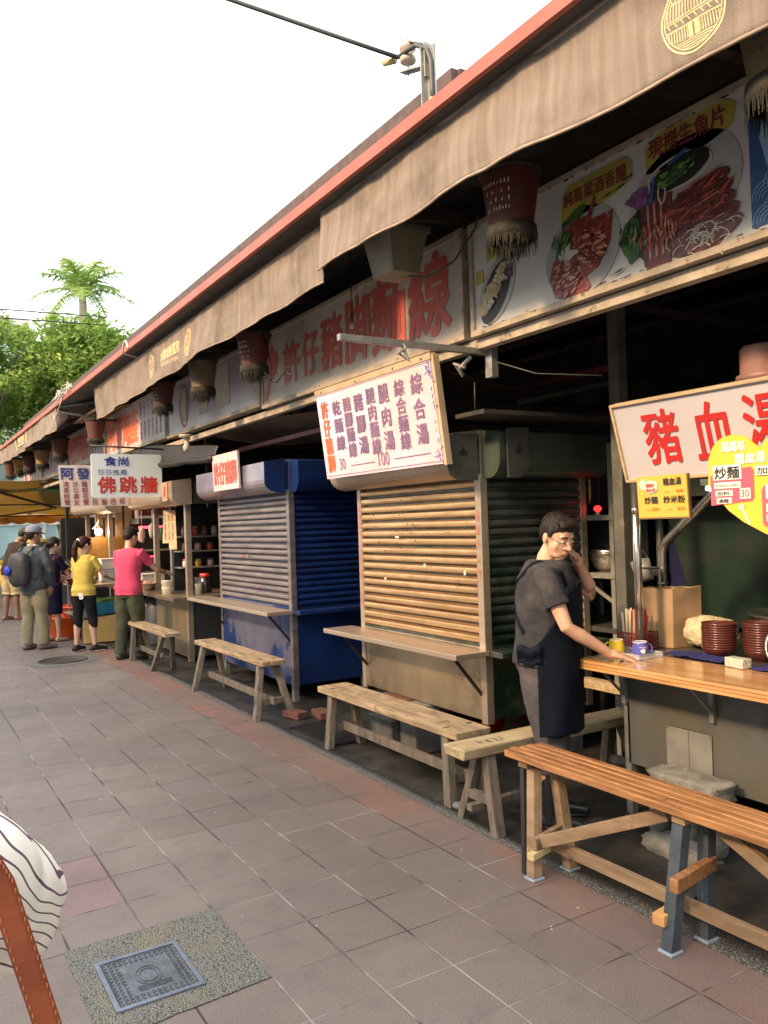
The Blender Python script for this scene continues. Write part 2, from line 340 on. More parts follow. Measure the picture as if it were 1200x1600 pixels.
class Plane:
    """a sign's face: org is its lower-left corner as read, u to the right, v up, both unit; n points at the reader"""
    def __init__(s, org, u, v): s.o = Vector(org); s.u = Vector(u).normalized(); s.v = Vector(v).normalized(); s.n = s.u.cross(s.v)
    def p(s, x, y, h=0): return s.o + s.u*x + s.v*y + s.n*h
    def text(s, mb, body, x, y, w, h, bold=.02, vertical=False, spacing=1.0, line=1.0, lift=.004, shear=0):
        vs, fs = glyphs(body, 0, spacing, vertical, line)
        n = len(body); ch = min(w, h/n) if vertical else min(w/max(1, n), h); d = ch*bold*1.15
        offs = [(0, 0)] if bold <= .012 else [(0, 0), (1, 0), (-1, 0), (0, 1), (0, -1)] if ch < .09 else [(0, 0)] + [(math.cos(a), math.sin(a)) for a in [PI/4*k for k in range(8)]]
        for k, (dx, dy) in enumerate(offs): mb.add([s.p(x + a*w + dx*d, y + b*h + dy*d, lift + k*.00012) for a, b in vs], fs)
        return mb
    def poly(s, mb, pts, lift=.003, t=.002):
        return mb.prism(pts, s.o + s.n*lift, s.u, s.v, 0, t)
    def rect(s, mb, x0, x1, y0, y1, lift=.003, t=.002): return s.poly(mb, [(x0, y0), (x1, y0), (x1, y1), (x0, y1)], lift, t)
    def blob(s, mb, cx, cy, rx_, ry_, lift=.003, n=28, rot=0, wob=0, seed=0, t=.002):
        rnd = random.Random(seed); ph = [rnd.random()*6 for _ in range(3)]; pts = []
        for k in range(n):
            a = 2*PI*k/n; r = 1 + wob*(math.sin(3*a+ph[0]) + .6*math.sin(5*a+ph[1]) + .5*math.sin(8*a+ph[2]))
            x, y = rx_*r*math.cos(a), ry_*r*math.sin(a); pts.append((cx + x*math.cos(rot) - y*math.sin(rot), cy + x*math.sin(rot) + y*math.cos(rot)))
        return s.poly(mb, pts, lift, t)
    def ring(s, mb, cx, cy, rx_, ry_, w_, lift=.004, n=40, y_lo=-9):
        for k in range(n):
            a, b = 2*PI*k/n, 2*PI*(k+1)/n
            q = [(cx+rx_*math.cos(a), cy+ry_*math.sin(a)), (cx+rx_*math.cos(b), cy+ry_*math.sin(b)), (cx+(rx_-w_)*math.cos(b), cy+(ry_-w_)*math.sin(b)), (cx+(rx_-w_)*math.cos(a), cy+(ry_-w_)*math.sin(a))]
            mb.add([s.p(x, y, lift) for x, y in q], [(0, 1, 2, 3)])
    def line(s, mb, x0, y0, x1, y1, w_, lift=.004):
        d = Vector((x1-x0, y1-y0)); 
        if d.length < 1e-6: return
        d.normalize(); nx, ny = -d.y*w_/2, d.x*w_/2
        mb.add([s.p(x0-nx, y0-ny, lift), s.p(x1-nx, y1-ny, lift), s.p(x1+nx, y1+ny, lift), s.p(x0+nx, y0+ny, lift)], [(0, 1, 2, 3)])
    def board(s, w_, h_, t=.03, b=None):
        return (b or MB()).prism([(0, 0), (w_, 0), (w_, h_), (0, h_)], s.o, s.u, s.v, -t, 0)
    def frame(s, mb, w_, h_, b=.03, d=.02, back=.03):
        for x0, x1, y0, y1 in ((-b, w_+b, -b, 0), (-b, w_+b, h_, h_+b), (-b, 0, 0, h_), (w_, w_+b, 0, h_)):
            mb.prism([(x0, y0), (x1, y0), (x1, y1), (x0, y1)], s.o, s.u, s.v, -back, d)
        return mb
NX = (0, -1, 0); UP = (0, 0, 1)

SHADE_BLOCK_H = 8.15
# ---------------------------------------------------------------- ground
def tile_material():
    m = bpy.data.materials.new('red_brown_paving'); m.use_nodes = True; N = m.node_tree.nodes; L = m.node_tree.links; b = N['Principled BSDF']
    tc = N.new('ShaderNodeTexCoord'); sx = N.new('ShaderNodeSeparateXYZ'); 
    nw = N.new('ShaderNodeTexNoise'); nw.inputs['Scale'].default_value = 5; nw.inputs['Detail'].default_value = 6; L.new(tc.outputs['Object'], nw.inputs['Vector'])
    def math_(op, a, b_=None, c=None):
        n = N.new('ShaderNodeMath'); n.operation = op
        for i, q in enumerate((a, b_, c)):
            if q is None: continue
            if isinstance(q, (int, float)): n.inputs[i].default_value = q
            else: L.new(q, n.inputs[i])
        return n.outputs[0]
    L.new(tc.outputs['Object'], sx.inputs[0])
    wob = math_('MULTIPLY', math_('SUBTRACT', nw.outputs['Fac'], .5), .004)
    X = math_('DIVIDE', math_('ADD', math_('SUBTRACT', sx.outputs['X'], 2.302), wob), .289)
    Y = math_('DIVIDE', math_('ADD', math_('SUBTRACT', sx.outputs['Y'], 2.437), wob), .3055)
    fx, fy = math_('FLOOR', X), math_('FLOOR', Y)
    ex = math_('ABSOLUTE', math_('SUBTRACT', math_('FRACT', X), .5)); ey = math_('ABSOLUTE', math_('SUBTRACT', math_('FRACT', Y), .5))
    # joints of uneven width: noise along the joint moves the threshold
    nj = N.new('ShaderNodeTexNoise'); nj.inputs['Scale'].default_value = 3.1; nj.inputs['Detail'].default_value = 3; L.new(tc.outputs['Object'], nj.inputs['Vector'])
    jw = math_('MULTIPLY', nj.outputs['Fac'], .014)
    def mask(e, base):
        t = math_('SUBTRACT', base, jw); r = N.new('ShaderNodeMapRange'); r.interpolation_type = 'SMOOTHSTEP'
        L.new(math_('SUBTRACT', e, t), r.inputs[0]); r.inputs[1].default_value = 0; r.inputs[2].default_value = .007; return r.outputs[0]
    jx, jy = mask(ex, .4895), mask(ey, .4950)
    j = math_('MAXIMUM', jx, jy)
    cid = N.new('ShaderNodeCombineXYZ'); L.new(fx, cid.inputs[0]); L.new(fy, cid.inputs[1])
    wn = N.new('ShaderNodeTexWhiteNoise'); wn.noise_dimensions = '3D'; L.new(cid.outputs[0], wn.inputs['Vector'])
    sp = N.new('ShaderNodeSeparateXYZ'); L.new(wn.outputs['Color'], sp.inputs[0])
    def mix(fac, a, c):
        n = N.new('ShaderNodeMix'); n.data_type = 'RGBA'
        for i, q in ((0, fac), (6, a), (7, c)):
            if isinstance(q, (int, float)): n.inputs[i].default_value = q
            elif isinstance(q, tuple): n.inputs[i].default_value = (*q, 1)
            else: L.new(q, n.inputs[i])
        return n.outputs[2]
    def rng(src, a, b_, c=0, d=1):
        r = N.new('ShaderNodeMapRange'); L.new(src, r.inputs[0]); r.inputs[1].default_value = a; r.inputs[2].default_value = b_; r.inputs[3].default_value = c; r.inputs[4].default_value = d; return r.outputs[0]
    def nz(scale, det=6, rough=.6):
        n = N.new('ShaderNodeTexNoise'); n.inputs['Scale'].default_value = scale; n.inputs['Detail'].default_value = det; n.inputs['Roughness'].default_value = rough; L.new(tc.outputs['Object'], n.inputs['Vector']); return n.outputs['Fac']
    base = mix(sp.outputs[0], (.184, .148, .125), (.230, .190, .162))
    base = mix(rng(sp.outputs[1], .55, 1, 0, .8), base, (.215, .175, .160))
    red = mix(rng(nz(3), .4, .65), (.37, .115, .064), (.26, .09, .055))
    edge = math_('MULTIPLY', math_('GREATER_THAN', X, .0), rng(nz(1.1, 3), .32, .55))
    base = mix(edge, base, red)
    pk = math_('MULTIPLY', math_('COMPARE', fx, -6.0, .1), math_('COMPARE', math_('ABSOLUTE', math_('SUBTRACT', fy, 4.5)), .5, .1))
    base = mix(pk, base, (.28, .17, .185))
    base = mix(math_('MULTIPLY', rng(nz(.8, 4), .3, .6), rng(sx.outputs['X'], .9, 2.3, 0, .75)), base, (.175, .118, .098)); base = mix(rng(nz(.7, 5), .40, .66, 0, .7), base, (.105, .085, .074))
    base = mix(rng(nz(9, 8), .5, .75, 0, .45), base, (.10, .085, .076))
    fine = nz(170, 3, .7); base = mix(rng(fine, .45, .75, 0, .6), base, (.33, .28, .25)); base = mix(rng(fine, .48, .3, 0, .5), base, (.06, .05, .045))
    spots = N.new('ShaderNodeTexVoronoi'); spots.inputs['Scale'].default_value = 2.6; L.new(tc.outputs['Object'], spots.inputs['Vector'])
    base = mix(math_('MULTIPLY', rng(spots.outputs['Distance'], .055, .035), rng(nz(2.2, 2), .50, .51)), base, (.05, .04, .038))
    sp2 = N.new('ShaderNodeTexVoronoi'); sp2.inputs['Scale'].default_value = 5.3; L.new(tc.outputs['Object'], sp2.inputs['Vector'])
    base = mix(math_('MULTIPLY', rng(sp2.outputs['Distance'], .075, .03, 0, .6), rng(nz(3.2, 2), .52, .56)), base, (.075, .06, .056))
    fleck = N.new('ShaderNodeTexVoronoi'); fleck.inputs['Scale'].default_value = 7.5; L.new(tc.outputs['Object'], fleck.inputs['Vector'])
    base = mix(math_('MULTIPLY', rng(fleck.outputs['Distance'], .055, .03), rng(nz(1.7, 2), .5, .51)), base, (.5, .47, .43))
    jcol = mix(rng(nz(1.9, 4), .46, .58), (.045, .04, .036), (.40, .37, .33))
    jf = math_('MULTIPLY', j, rng(nz(4.1, 3), .3, .55, .15, .9))
    col = mix(jf, base, jcol); L.new(col, b.inputs['Base Color'])
    rr = rng(nz(2.2, 5), .3, .7, .50, .80); L.new(rr, b.inputs['Roughness'])
    b.inputs['Specular IOR Level'].default_value = .42
    bp = N.new('ShaderNodeBump'); bp.inputs['Strength'].default_value = .7; bp.inputs['Distance'].default_value = .012
    hgt = math_('ADD', math_('MULTIPLY', j, -1.0), math_('ADD', math_('MULTIPLY', fine, .35), math_('MULTIPLY', sp.outputs[2], .5)))
    L.new(hgt, bp.inputs['Height']); L.new(bp.outputs[0], b.inputs['Normal'])
    return m
def pebble_material(name, tint=(.20, .19, .16), dark=(.045, .05, .045), lightc=(.50, .50, .46), moss=(.24, .20, .10)):
    m = bpy.data.materials.new(name); m.use_nodes = True; N = m.node_tree.nodes; L = m.node_tree.links; b = N['Principled BSDF']
    tc = N.new('ShaderNodeTexCoord'); vo = N.new('ShaderNodeTexVoronoi'); vo.inputs['Scale'].default_value = 125; L.new(tc.outputs['Object'], vo.inputs['Vector'])
    cr = N.new('ShaderNodeValToRGB'); e = cr.color_ramp.elements; e[0].color = (*lightc, 1); e[1].color = (*dark, 1); e[0].position = .1; e[1].position = .55; L.new(vo.outputs['Distance'], cr.inputs[0])
    sp = N.new('ShaderNodeSeparateXYZ'); L.new(vo.outputs['Color'], sp.inputs[0])
    mx = N.new('ShaderNodeMix'); mx.data_type = 'RGBA'; mx.blend_type = 'MIX'; mx.inputs[7].default_value = (*tint, 1)
    r = N.new('ShaderNodeMapRange'); r.inputs[1].default_value = .35; r.inputs[2].default_value = .65; L.new(sp.outputs[0], r.inputs[0]); L.new(r.outputs[0], mx.inputs[0]); L.new(cr.outputs[0], mx.inputs[6])
    nz = N.new('ShaderNodeTexNoise'); nz.inputs['Scale'].default_value = 4; nz.inputs['Detail'].default_value = 5; L.new(tc.outputs['Object'], nz.inputs['Vector'])
    r2 = N.new('ShaderNodeMapRange'); r2.inputs[1].default_value = .52; r2.inputs[2].default_value = .7; r2.inputs[4].default_value = .75; L.new(nz.outputs['Fac'], r2.inputs[0])
    m2 = N.new('ShaderNodeMix'); m2.data_type = 'RGBA'; m2.inputs[7].default_value = (*moss, 1); L.new(r2.outputs[0], m2.inputs[0]); L.new(mx.outputs[2], m2.inputs[6]); L.new(m2.outputs[2], b.inputs['Base Color'])
    bp = N.new('ShaderNodeBump'); bp.invert = True; bp.inputs['Strength'].default_value = 1; bp.inputs['Distance'].default_value = .008; L.new(vo.outputs['Distance'], bp.inputs['Height']); L.new(bp.outputs[0], b.inputs['Normal'])
    b.inputs['Roughness'].default_value = .6
    return m
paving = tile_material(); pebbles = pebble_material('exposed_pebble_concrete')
pebbles_dk = pebble_material('dark_exposed_pebbles', (.09, .085, .075), (.035, .035, .032), (.52, .50, .46), (.10, .085, .06))
asphalt = M('asphalt', (.055, .055, .055), (.04, .04, .042), scale=30, rough=.85, bump=.3)
struct('ground', MB().box(-250, 250, -60, 400, -.5, -.02), asphalt)
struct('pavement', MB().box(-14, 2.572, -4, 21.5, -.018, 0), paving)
# pebble edge strip with an uneven inner edge
def strip(u, v):
    y = -4 + u*25.5; inner = 2.665 + .018*noise.noise((y*2.3, 0, 1)) + .03*noise.noise((y*.8, 4, 1)) + .02*(1 if y < 2.9 else 0)
    return (2.574 + (inner-2.574)*v, y, .003)
mb = MB(); mb.sheet(strip, 320, 1, t=-.02); struct('pebble_edge_strip', mb, pebbles_dk)
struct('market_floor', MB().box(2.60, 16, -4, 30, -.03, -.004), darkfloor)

def inspection_cover():
    t = thing('inspection_cover', 'square grey metal access cover set in yellowish pebble concrete in the pavement', 'manhole cover', (.775, 3.0, 0))
    metal = M('grey_cast_metal', (.17, .19, .21), (.11, .125, .14), scale=14, rough=.42, metal=.5, bump=.3, bscale=90, c3=(.20, .17, .10), c3scale=9, c3ramp=(.6, .72))
    metal_f = M('blue_grey_frame_metal', (.22, .26, .32), (.16, .19, .24), scale=14, rough=.4, metal=.5, bump=.2, c3=(.30, .22, .10), c3scale=11, c3ramp=(.62, .7))
    x0, x1, y0, y1 = .62, .93, 2.83, 3.19
    f = MB()
    for a in ((x0, x1, y0, y0+.018), (x0, x1, y1-.018, y1), (x0, x0+.018, y0+.018, y1-.018), (x1-.018, x1, y0+.018, y1-.018)): f.box(*a, .004, .012)
    f.build('frame', metal_f, t, bevel=.002)
    p = MB(); p.box(x0+.022, x1-.022, y0+.022, y1-.022, .004, .006); p.build('plate', metal, t)
    c = MB(); rnd = random.Random(2)
    def chev(cx, cy, s=.012):
        for q in (-1, 1): c.beam((cx-s, cy+q*s*.9, .0075), (cx+s*.2, cy, .0075), .004, .003)
    for iy in range(13):
        y = y0+.035+iy*.0245
        for ix in range(14):
            x = x0+.032+ix*.0190
            if .28 < (x-x0)/(x1-x0) < .78 and .2 < (y-y0)/(y1-y0) < .8: continue
            chev(x, y, .009)
    for k in range(3): c.beam((x0+.10, y0+.09+k*.012, .0075), (x0+.22, y0+.09+k*.012, .0075), .003, .003)
    for k in range(16):
        a0, a1 = 2*PI*k/16, 2*PI*(k+1)/16
        for rr_ in (.05, .036): c.beam((.775+rr_*math.cos(a0)*.9, 3.01+rr_*math.sin(a0)*1.3, .0075), (.775+rr_*math.cos(a1)*.9, 3.01+rr_*math.sin(a1)*1.3, .0075), .004, .003)
    c.build('relief', metal, t)
inspection_cover()
mb = MB()
def patch(u, v):
    x = .545 + .60*u + .012*noise.noise((v*6, u*3, 2))*(1 if u in (0, 1) else 0); y = 2.745 + .62*v + .012*noise.noise((u*6, v*3, 7))*(1 if v in (0, 1) else 0)
    if v == 0: y -= .05*(1-u)
    return (x, y, .004)
mb.sheet(patch, 12, 12); struct('pebble_patch', mb, pebbles)
def disc(cx, cy, r, z, n=40, w_=0): 
    m = MB(); m.add([(cx+(r+w_*math.sin(5*a))*math.cos(a), cy+(r+w_*math.cos(3*a))*math.sin(a), z) for a in [2*PI*k/n for k in range(n)]], [tuple(range(n))]); return m
struct('pebble_surround', disc(1.86, 10.95, .46, .004, w_=.02), pebbles)
mb = MB(); mb.lathe([(.30, .005), (.30, .012), (.27, .013), (.27, .009), (.0, .009)], (1.86, 10.95, 0), n=36)
for k in range(-4, 5):
    h = math.sqrt(.25**2-(k*.055)**2); mb.beam((1.86+k*.055, 10.95-h, .010), (1.86+k*.055, 10.95+h, .010), .012, .006)
single('manhole_cover', mb, M('dark_cast_iron', (.06, .05, .04), (.10, .085, .06), rough=.6, metal=.4), 'round dark iron manhole cover on the pavement by the shoppers', 'manhole cover')
mb = MB()
for k in range(14): mb.box(2.72+k*.024, 2.733+k*.024, 5.30, 5.95, .001, .012)
mb.box(2.70, 3.08, 5.28, 5.30, .001, .014); mb.box(2.70, 3.08, 5.95, 5.97, .001, .014)
single('drain_grate', mb, black_iron, 'dark drain grating in the floor beyond the far end of the long pale bench', 'drain')

# ---------------------------------------------------------------- market hall: one building with its parts
hall = thing('market_hall', 'long low market hall roof with red fascia over the food stalls', 'building', (4, 8, 0))
mb = MB(); mb.box(2.17, 2.20, -3, 22.5, 3.496, 3.558); mb.build('fascia', redpaint, hall)
mb = MB(); mb.box(2.20, 2.75, -3, 22.5, 3.492, 3.50); mb.box(2.22, 2.30, -3, 22.5, 3.50, 3.555); mb.build('soffit', soffit, hall)
def corr(x0, z0, x1, z1, y0, y1, pitch=.2):
    n = int((y1-y0)/pitch*4); return lambda u, v: (x0+(x1-x0)*v, y0+(y1-y0)*u, z0+(z1-z0)*v + .02*math.sin(u*(y1-y0)/pitch*2*PI))
mb = MB(); mb.sheet(corr(2.32, 3.52, 9.5, 4.35, -3, 22.5), 720, 1, t=.004); mb.build('roof_sheet', darkroof, hall)
mb = MB(); mb.box(9.5, 9.6, -3, 22.4, 0, 4.35); mb.box(4.6, 9.5, 19.0, 19.1, 0, 4.2); mb.box(2.7, 9.5, -3.1, -3.0, 0, 4.3); mb.build('back_and_blocking_wall', darkwall, hall)  # near end wall and cross wall are added to keep the hall dark
mb = MB()
for y in range(-2, 23, 2):
    mb.beam((2.45, y, 3.42), (9.4, y, 4.2), .06, .07)
    mb.beam((3.0, y, 3.1), (9.4, y, 3.1), .04, .05)
    for q in range(5): mb.beam((3.6+q*1.2, y, 3.1), (4.2+q*1.2, y, 3.5+q*.14), .025, .025)
for x in (3.1, 4.4, 5.7, 7.0, 8.3): mb.box(x, x+.05, -2.9, 22.3, 3.42+(x-2.45)*.113-.10, 3.42+(x-2.45)*.113-.04)
mb.build('roof_truss', brownbeam, hall)
mb = MB()
for y in (-.9, 7.7, 13.6, 18.5): mb.box(4.75, 4.83, y, y+.08, 0, 3.5)
mb.build('column', brownbeam, hall)
# raised brown frame on the roof, open end bracket and blue sheet below it
mb = MB(); mb.box(3.0, 3.05, 3.95, 22.3, 4.26, 4.385); mb.build('roof_rail', brownbeam, hall)
mb = MB()
for y in [3.95 + 1.6*k for k in range(12)]: mb.box(3.06, 3.11, y, y+.05, 3.6, 4.25)
mb.box(3.05, 3.45, 3.93, 3.98, 4.33, 4.385); mb.box(3.40, 3.45, 3.93, 3.98, 3.6, 4.33); mb.build('rail_post', brownbeam, hall)
tarp = M('pale_blue_sheeting', (.20, .32, .62), (.15, .26, .52), rough=.5, bump=.1)
mb = MB(); mb.sheet(lambda u, v: (2.9+.12*v, 4.1+11*u, 3.72+.42*v+.02*math.sin(u*60)), 80, 3, t=.004); mb.build('roof_sheeting', tarp, hall)
mb = MB(); mb.box(3.02, 3.035, 4.0, 22.2, 3.60, 4.255); mb.build('rail_panel', M('dark_translucent_panel', (.085, .085, .12), (.05, .05, .08), rough=.5), hall)
# eave clips and stay loops
mb = MB(); mb.tube([(2.165, 8.5+.02*k, 3.50+.10*math.sin(k/12*PI)) for k in range(13)] + [(2.3, 8.75, 3.47), (2.42, 8.72, 3.48)], .011, 8); mb.build('stay_hook', M('cream_painted_steel', (.55, .50, .44), rough=.5), hall)

# ---------------------------------------------------------------- canvas valances
def valance(label, x, ya, yb, top, zb0, zb1, seed, sag=.02, group='brown canvas valances along the eave'):
    t = thing('canvas_valance', label, 'awning', (x, (ya+yb)/2, top-.4), group)
    L_ = abs(yb-ya)
    def f(u, v):
        y = ya + (yb-ya)*u; s = u*L_
        zb = zb0 + (zb1-zb0)*u - sag*abs(math.sin(s*1.35+seed)) - .008*math.sin(s*6+seed)
        zt = top + .006*math.sin(s*9+seed) + .006*noise.noise((s*3, seed, 0))
        z = zt + (zb-zt)*v
        wav = .050*noise.noise((s*1.3, v*.8, seed))*v + .022*noise.noise((s*3.1+v*1.2, v*1.5, seed+5))*(.25+v) + .008*noise.noise((s*9, v*2.5, seed+9)) + .010*abs(noise.noise((s*2.2-v*2.4, v*3, seed+2)))
        return (x + wav - .03*v*math.sin(s*.9+seed), y, z)
    b = MB(); b.sheet(f, int(L_*26), 14, t=.003); b.build('canvas', canvas, t)
    h = MB(); h.tube([Vector(f(k/120, .985)) + Vector((-.001, 0, 0)) for k in range(121)], .0065, 6); h.build('hem', M('pale_canvas_hem', (.36, .29, .22), (.22, .17, .13), rough=.9, scale=14), t)
    r = MB(); r.tube([(x+.012, ya+.02, top-.005), (x+.012, yb, top-.005)], .016, 10); r.build('top_rail', M('taupe_painted_rail', (.20, .15, .12), rough=.6), t)
    return t, f
vR, fR = valance('nearest brown canvas valance, with a large gold emblem, above the food photo banner', 2.262, 4.30, -2.2, 3.495, 3.165, 3.02, 1.3, .03)
vL, fL = valance('middle brown canvas valance with two small gold emblems and lettering', 2.30, 10.78, 4.41, 3.445, 3.06, 3.095, 4.1, .012)
vF, fF = valance('far left brown canvas valance hanging in front of the farthest row of lanterns', 2.20, 20.5, 12.9, 3.56, 3.20, 3.16, 8.3, .012)
for (t, f, x, y_) in ((vL, fL, 2.30, 4.41), (vF, fF, 2.20, 12.9), (vR, fR, 2.262, 4.30)):   # end flap seen where the next valance starts
    b = MB(); b.sheet(lambda u, v: (x+.01+.16*u, y_-.004, 3.48-.02*u + (3.18+.18*u-3.48)*v), 6, 4, t=.003); b.build('end_flap', canvas, t)
def emblem(t, x, y, z, r):
    """oval gold print: temple front with roof, columns and steps"""
    P_ = Plane((x, y+r, z-r), NX, UP); b = MB(); c = r
    ry = r*1.12
    def inside(px, py): return ((px-c)/r)**2 + ((py-c)/ry)**2 < .84
    P_.ring(b, c, c, r, ry, r*.05, 0); P_.ring(b, c, c, r*.90, ry*.90, r*.025, 0)
    def ln(x0, y0, x1, y1, w_=.028):
        n = 14
        for k in range(n):
            a, q = k/n, (k+1)/n; p0 = (c+r*(x0+(x1-x0)*a), c+ry*(y0+(y1-y0)*a)); p1 = (c+r*(x0+(x1-x0)*q), c+ry*(y0+(y1-y0)*q))
            if inside(*p0) and inside(*p1): P_.line(b, *p0, *p1, r*w_, 0)
    for k in range(17): ln(-.80+k*.1, .02, -.80+k*.1, .38)
    ln(-1, 0, 1, 0); ln(-1, .42, 1, .42, .04); ln(-1, -.06, 1, -.06); ln(-1, -.26, 1, -.26, .04)
    for k in range(7): ln(-.9+k*.3, .42, -.75+k*.3, .60); ln(-.75+k*.3, .60, -.6+k*.3, .42)
    ln(-.8, .60, .8, .60); ln(-.6, .62, 0, .86, .04); ln(0, .86, .6, .62, .04)
    for k in range(22):
        if abs(-.85+k*.08) > .14: ln(-.85+k*.08, -.58, -.85+k*.08, -.28)
    for k in range(8): ln(-.78+k*.21, -.08, -.70+k*.21, -.2)
    for q in (-.1, .1): P_.rect(b, c+r*(q-.07), c+r*(q+.07), c-ry*.6, c-ry*.26, 0, .001)
    for k in range(5): ln(-.9, -.64-k*.06, .9, -.64-k*.06)
    # follow the canvas: push each vertex just proud of it
    return b
def on_canvas(b, t, f, ya, yb, top, zb, name='emblem'):
    for i, p in enumerate(b.v):
        u = (p.y-ya)/(yb-ya); lo, hi = 0., 1.
        for _ in range(12):
            m = (lo+hi)/2
            if f(u, m)[2] > p.z: lo = m
            else: hi = m
        b.v[i] = Vector((f(u, (lo+hi)/2)[0]-.004, p.y, p.z))
    b.build(name, gold_t, t)
on_canvas(emblem(vR, 2.25, 1.69, 3.255, .118), vR, fR, 4.30, -2.2, 3.495, 3.1)
on_canvas(emblem(vL, 2.27, 8.14, 3.255, .107), vL, fL, 10.78, 4.41, 3.445, 3.08)
on_canvas(emblem(vL, 2.27, 6.95, 3.255, .107), vL, fL, 10.78, 4.41, 3.445, 3.08)
b = MB(); P_ = Plane((2.27, 7.82, 3.18), NX, UP); P_.text(b, '大稻埕慈聖宮', 0, .06, .58, .10, .02); P_.text(b, 'DA DAO CHENG', .06, 0, .46, .035, .01); on_canvas(b, vL, fL, 10.78, 4.41, 3.445, 3.08, 'lettering')
b = MB(); P_ = Plane((2.17, 17.6, 3.28), NX, UP); P_.rect(b, 0, .12, 0, .22, 0); P_.rect(b, 1.5, 1.62, 0, .22, 0); P_.text(b, '大稻埕慈聖宮', .4, .09, .8, .1, .03); P_.rect(b, .42, 1.15, .03, .06, 0); on_canvas(b, vF, fF, 20.5, 12.9, 3.56, 3.18, 'lettering')
# retracted awning box and struts in the gap between the middle and far valance
mb = MB(); mb.tube([(2.25, 12.85, 3.50), (2.55, 11.6, 3.42)], .035, 10); mb.beam((2.2, 12.8, 3.42), (2.75, 11.9, 3.2), .05, .03); mb.beam((2.75, 11.9, 3.2), (3.1, 12.8, 3.3), .05, .03)
single('awning_arm', mb, black_iron, 'folded black awning arm in the gap between two valances', 'awning arm')
mb = MB()
for k in range(5): mb.box(2.50+.085*k, 2.54+.085*k, 11.3, 13.2, 3.30+.008*k, 3.33+.008*k)
single('wooden_battens', mb, wood_raw, 'row of pale battens under the eave between two valances', 'battens')
cord = M('white_cord', (.55, .52, .45), rough=.8, bump=0)
mb = MB(); rnd = random.Random(4)
for q in range(9):
    y = 11.4+q*.13; mb.tube([(2.15-.04*math.sin(k*.9+q), y+.35*k/7+rnd.uniform(-.03, .03), 3.56+.10*math.sin(k/7*PI)*rnd.uniform(.2, 1.1)+rnd.uniform(-.02, .03)) for k in range(8)], .007, 5)
mb.tube([(2.16, 12.1, 3.55), (2.17, 12.9, 3.30), (2.18, 13.0, 3.42)], .008, 5); mb.tube([(2.1, 11.6, 3.57), (2.1, 12.4, 3.47), (2.1, 12.9, 3.45)], .006, 5)
single('white_cord_bundle', mb, cord, 'tangled bundle of white cord on the eave beside the middle valance', 'cord')

# unseen block added left of the camera's view to cast shade on the pavement
t = thing('unseen_shade_block', 'unseen pale block added to shade the pavement, left of everything in view', 'building', (-10, 10, 0))
mb = MB(); mb.box(-18, -10, -30, 24, 0, SHADE_BLOCK_H); mb.build('wall', M('shade_block_wall', (.42, .40, .36), (.34, .32, .29), scale=2, rough=.9), t)
mb = MB(); mb.box(-18.3, -9.8, -30.3, 24.3, SHADE_BLOCK_H, SHADE_BLOCK_H+.25); mb.build('roof', M('shade_block_roof', (.2, .17, .15), rough=.8), t)

# ---------------------------------------------------------------- service wire, bracket and insulator
t = thing('wire_bracket', 'galvanised bracket with a porcelain insulator standing on the red roof edge', 'bracket', (2.23, 3.10, 3.56))
mb = MB(); mb.box(2.235, 2.243, 3.07, 3.13, 3.56, 3.86); mb.box(2.20, 2.243, 3.13, 3.137, 3.56, 3.86); mb.build('post', galv, t)
mb = MB(); mb.beam((2.235, 3.12, 3.88), (2.22, 3.30, 3.985), .045, .008); mb.beam((2.235, 3.12, 3.72), (2.235, 3.12, 3.88), .045, .010, up=(0, 1, 0)); mb.beam((2.235, 3.13, 3.78), (2.215, 3.31, 3.83), .045, .010)
mb.build('arm', galv, t)
mb = MB(); mb.lathe([(.006, .0), (.030, .004), (.040, .012), (.040, .030), (.030, .038), (.030, .060), (.041, .068), (.041, .090), (.036, .100), (.03, .104), (.0, .104)], (2.222, 3.27, 3.855), n=20)
mb.build('insulator', ceram, t)
mb = MB(); mb.tube([(2.222, 3.27, 3.80), (2.222, 3.27, 3.99)], .005, 6); mb.build('bolt', galv, t)
mb = MB()
a = Vector((2.19, 3.31, 3.90)); far = Vector((-6.5, 6.3, 8.9))
a2 = Vector((.95, 2.35, 3.55))
mb.tube([a + (Vector((-6.2, 3.7, 2.95)))*(k/30) + Vector((0, 0, -.25*(k/30)*(1-k/30))) for k in range(31)], .011, 8)
mb.tube([a, (2.19, 3.24, 3.893), (2.20, 3.17, 3.89), (2.22, 3.11, 3.85), (2.225, 3.085, 3.78), (2.225, 3.08, 3.65), (2.225, 3.08, 3.56)], .011, 8)
single('service_cable', mb, cable_m, 'thick grey cable running from the sky to the roof bracket', 'cable', base=(2.225, 3.08, 3.56))
mb = MB(); mb.tube([(2.19, 3.34, 3.90), (2.18, 3.42, 3.925)], .017, 8); mb.tube([(2.225, 3.08, 3.585), (2.225, 3.08, 3.60)], .018, 8)
single('cable_tie', mb, M('yellowed_tape', (.50, .42, .18), rough=.6), 'yellowed tape binding the grey cable at the insulator', 'tape', base=(2.2, 3.3, 3.6))
for (z0, z1) in ((8.2, 8.9), (8.0, 8.6)):
    pass
mb = MB(); mb.tube([(-3, 26, 8.35), (1.5, 26, 8.18), (6, 26, 8.3)], .02, 6); single('overhead_wire', mb, cable_m, 'upper of two thin wires across the tree crown', 'wire', base=(1, 26, 8))
mb = MB(); mb.tube([(-3, 26, 8.1), (1.5, 26, 7.92), (6, 26, 8.05)], .02, 6); single('overhead_wire', mb, cable_m, 'lower of two thin wires across the tree crown', 'wire', base=(1, 26, 7.8))

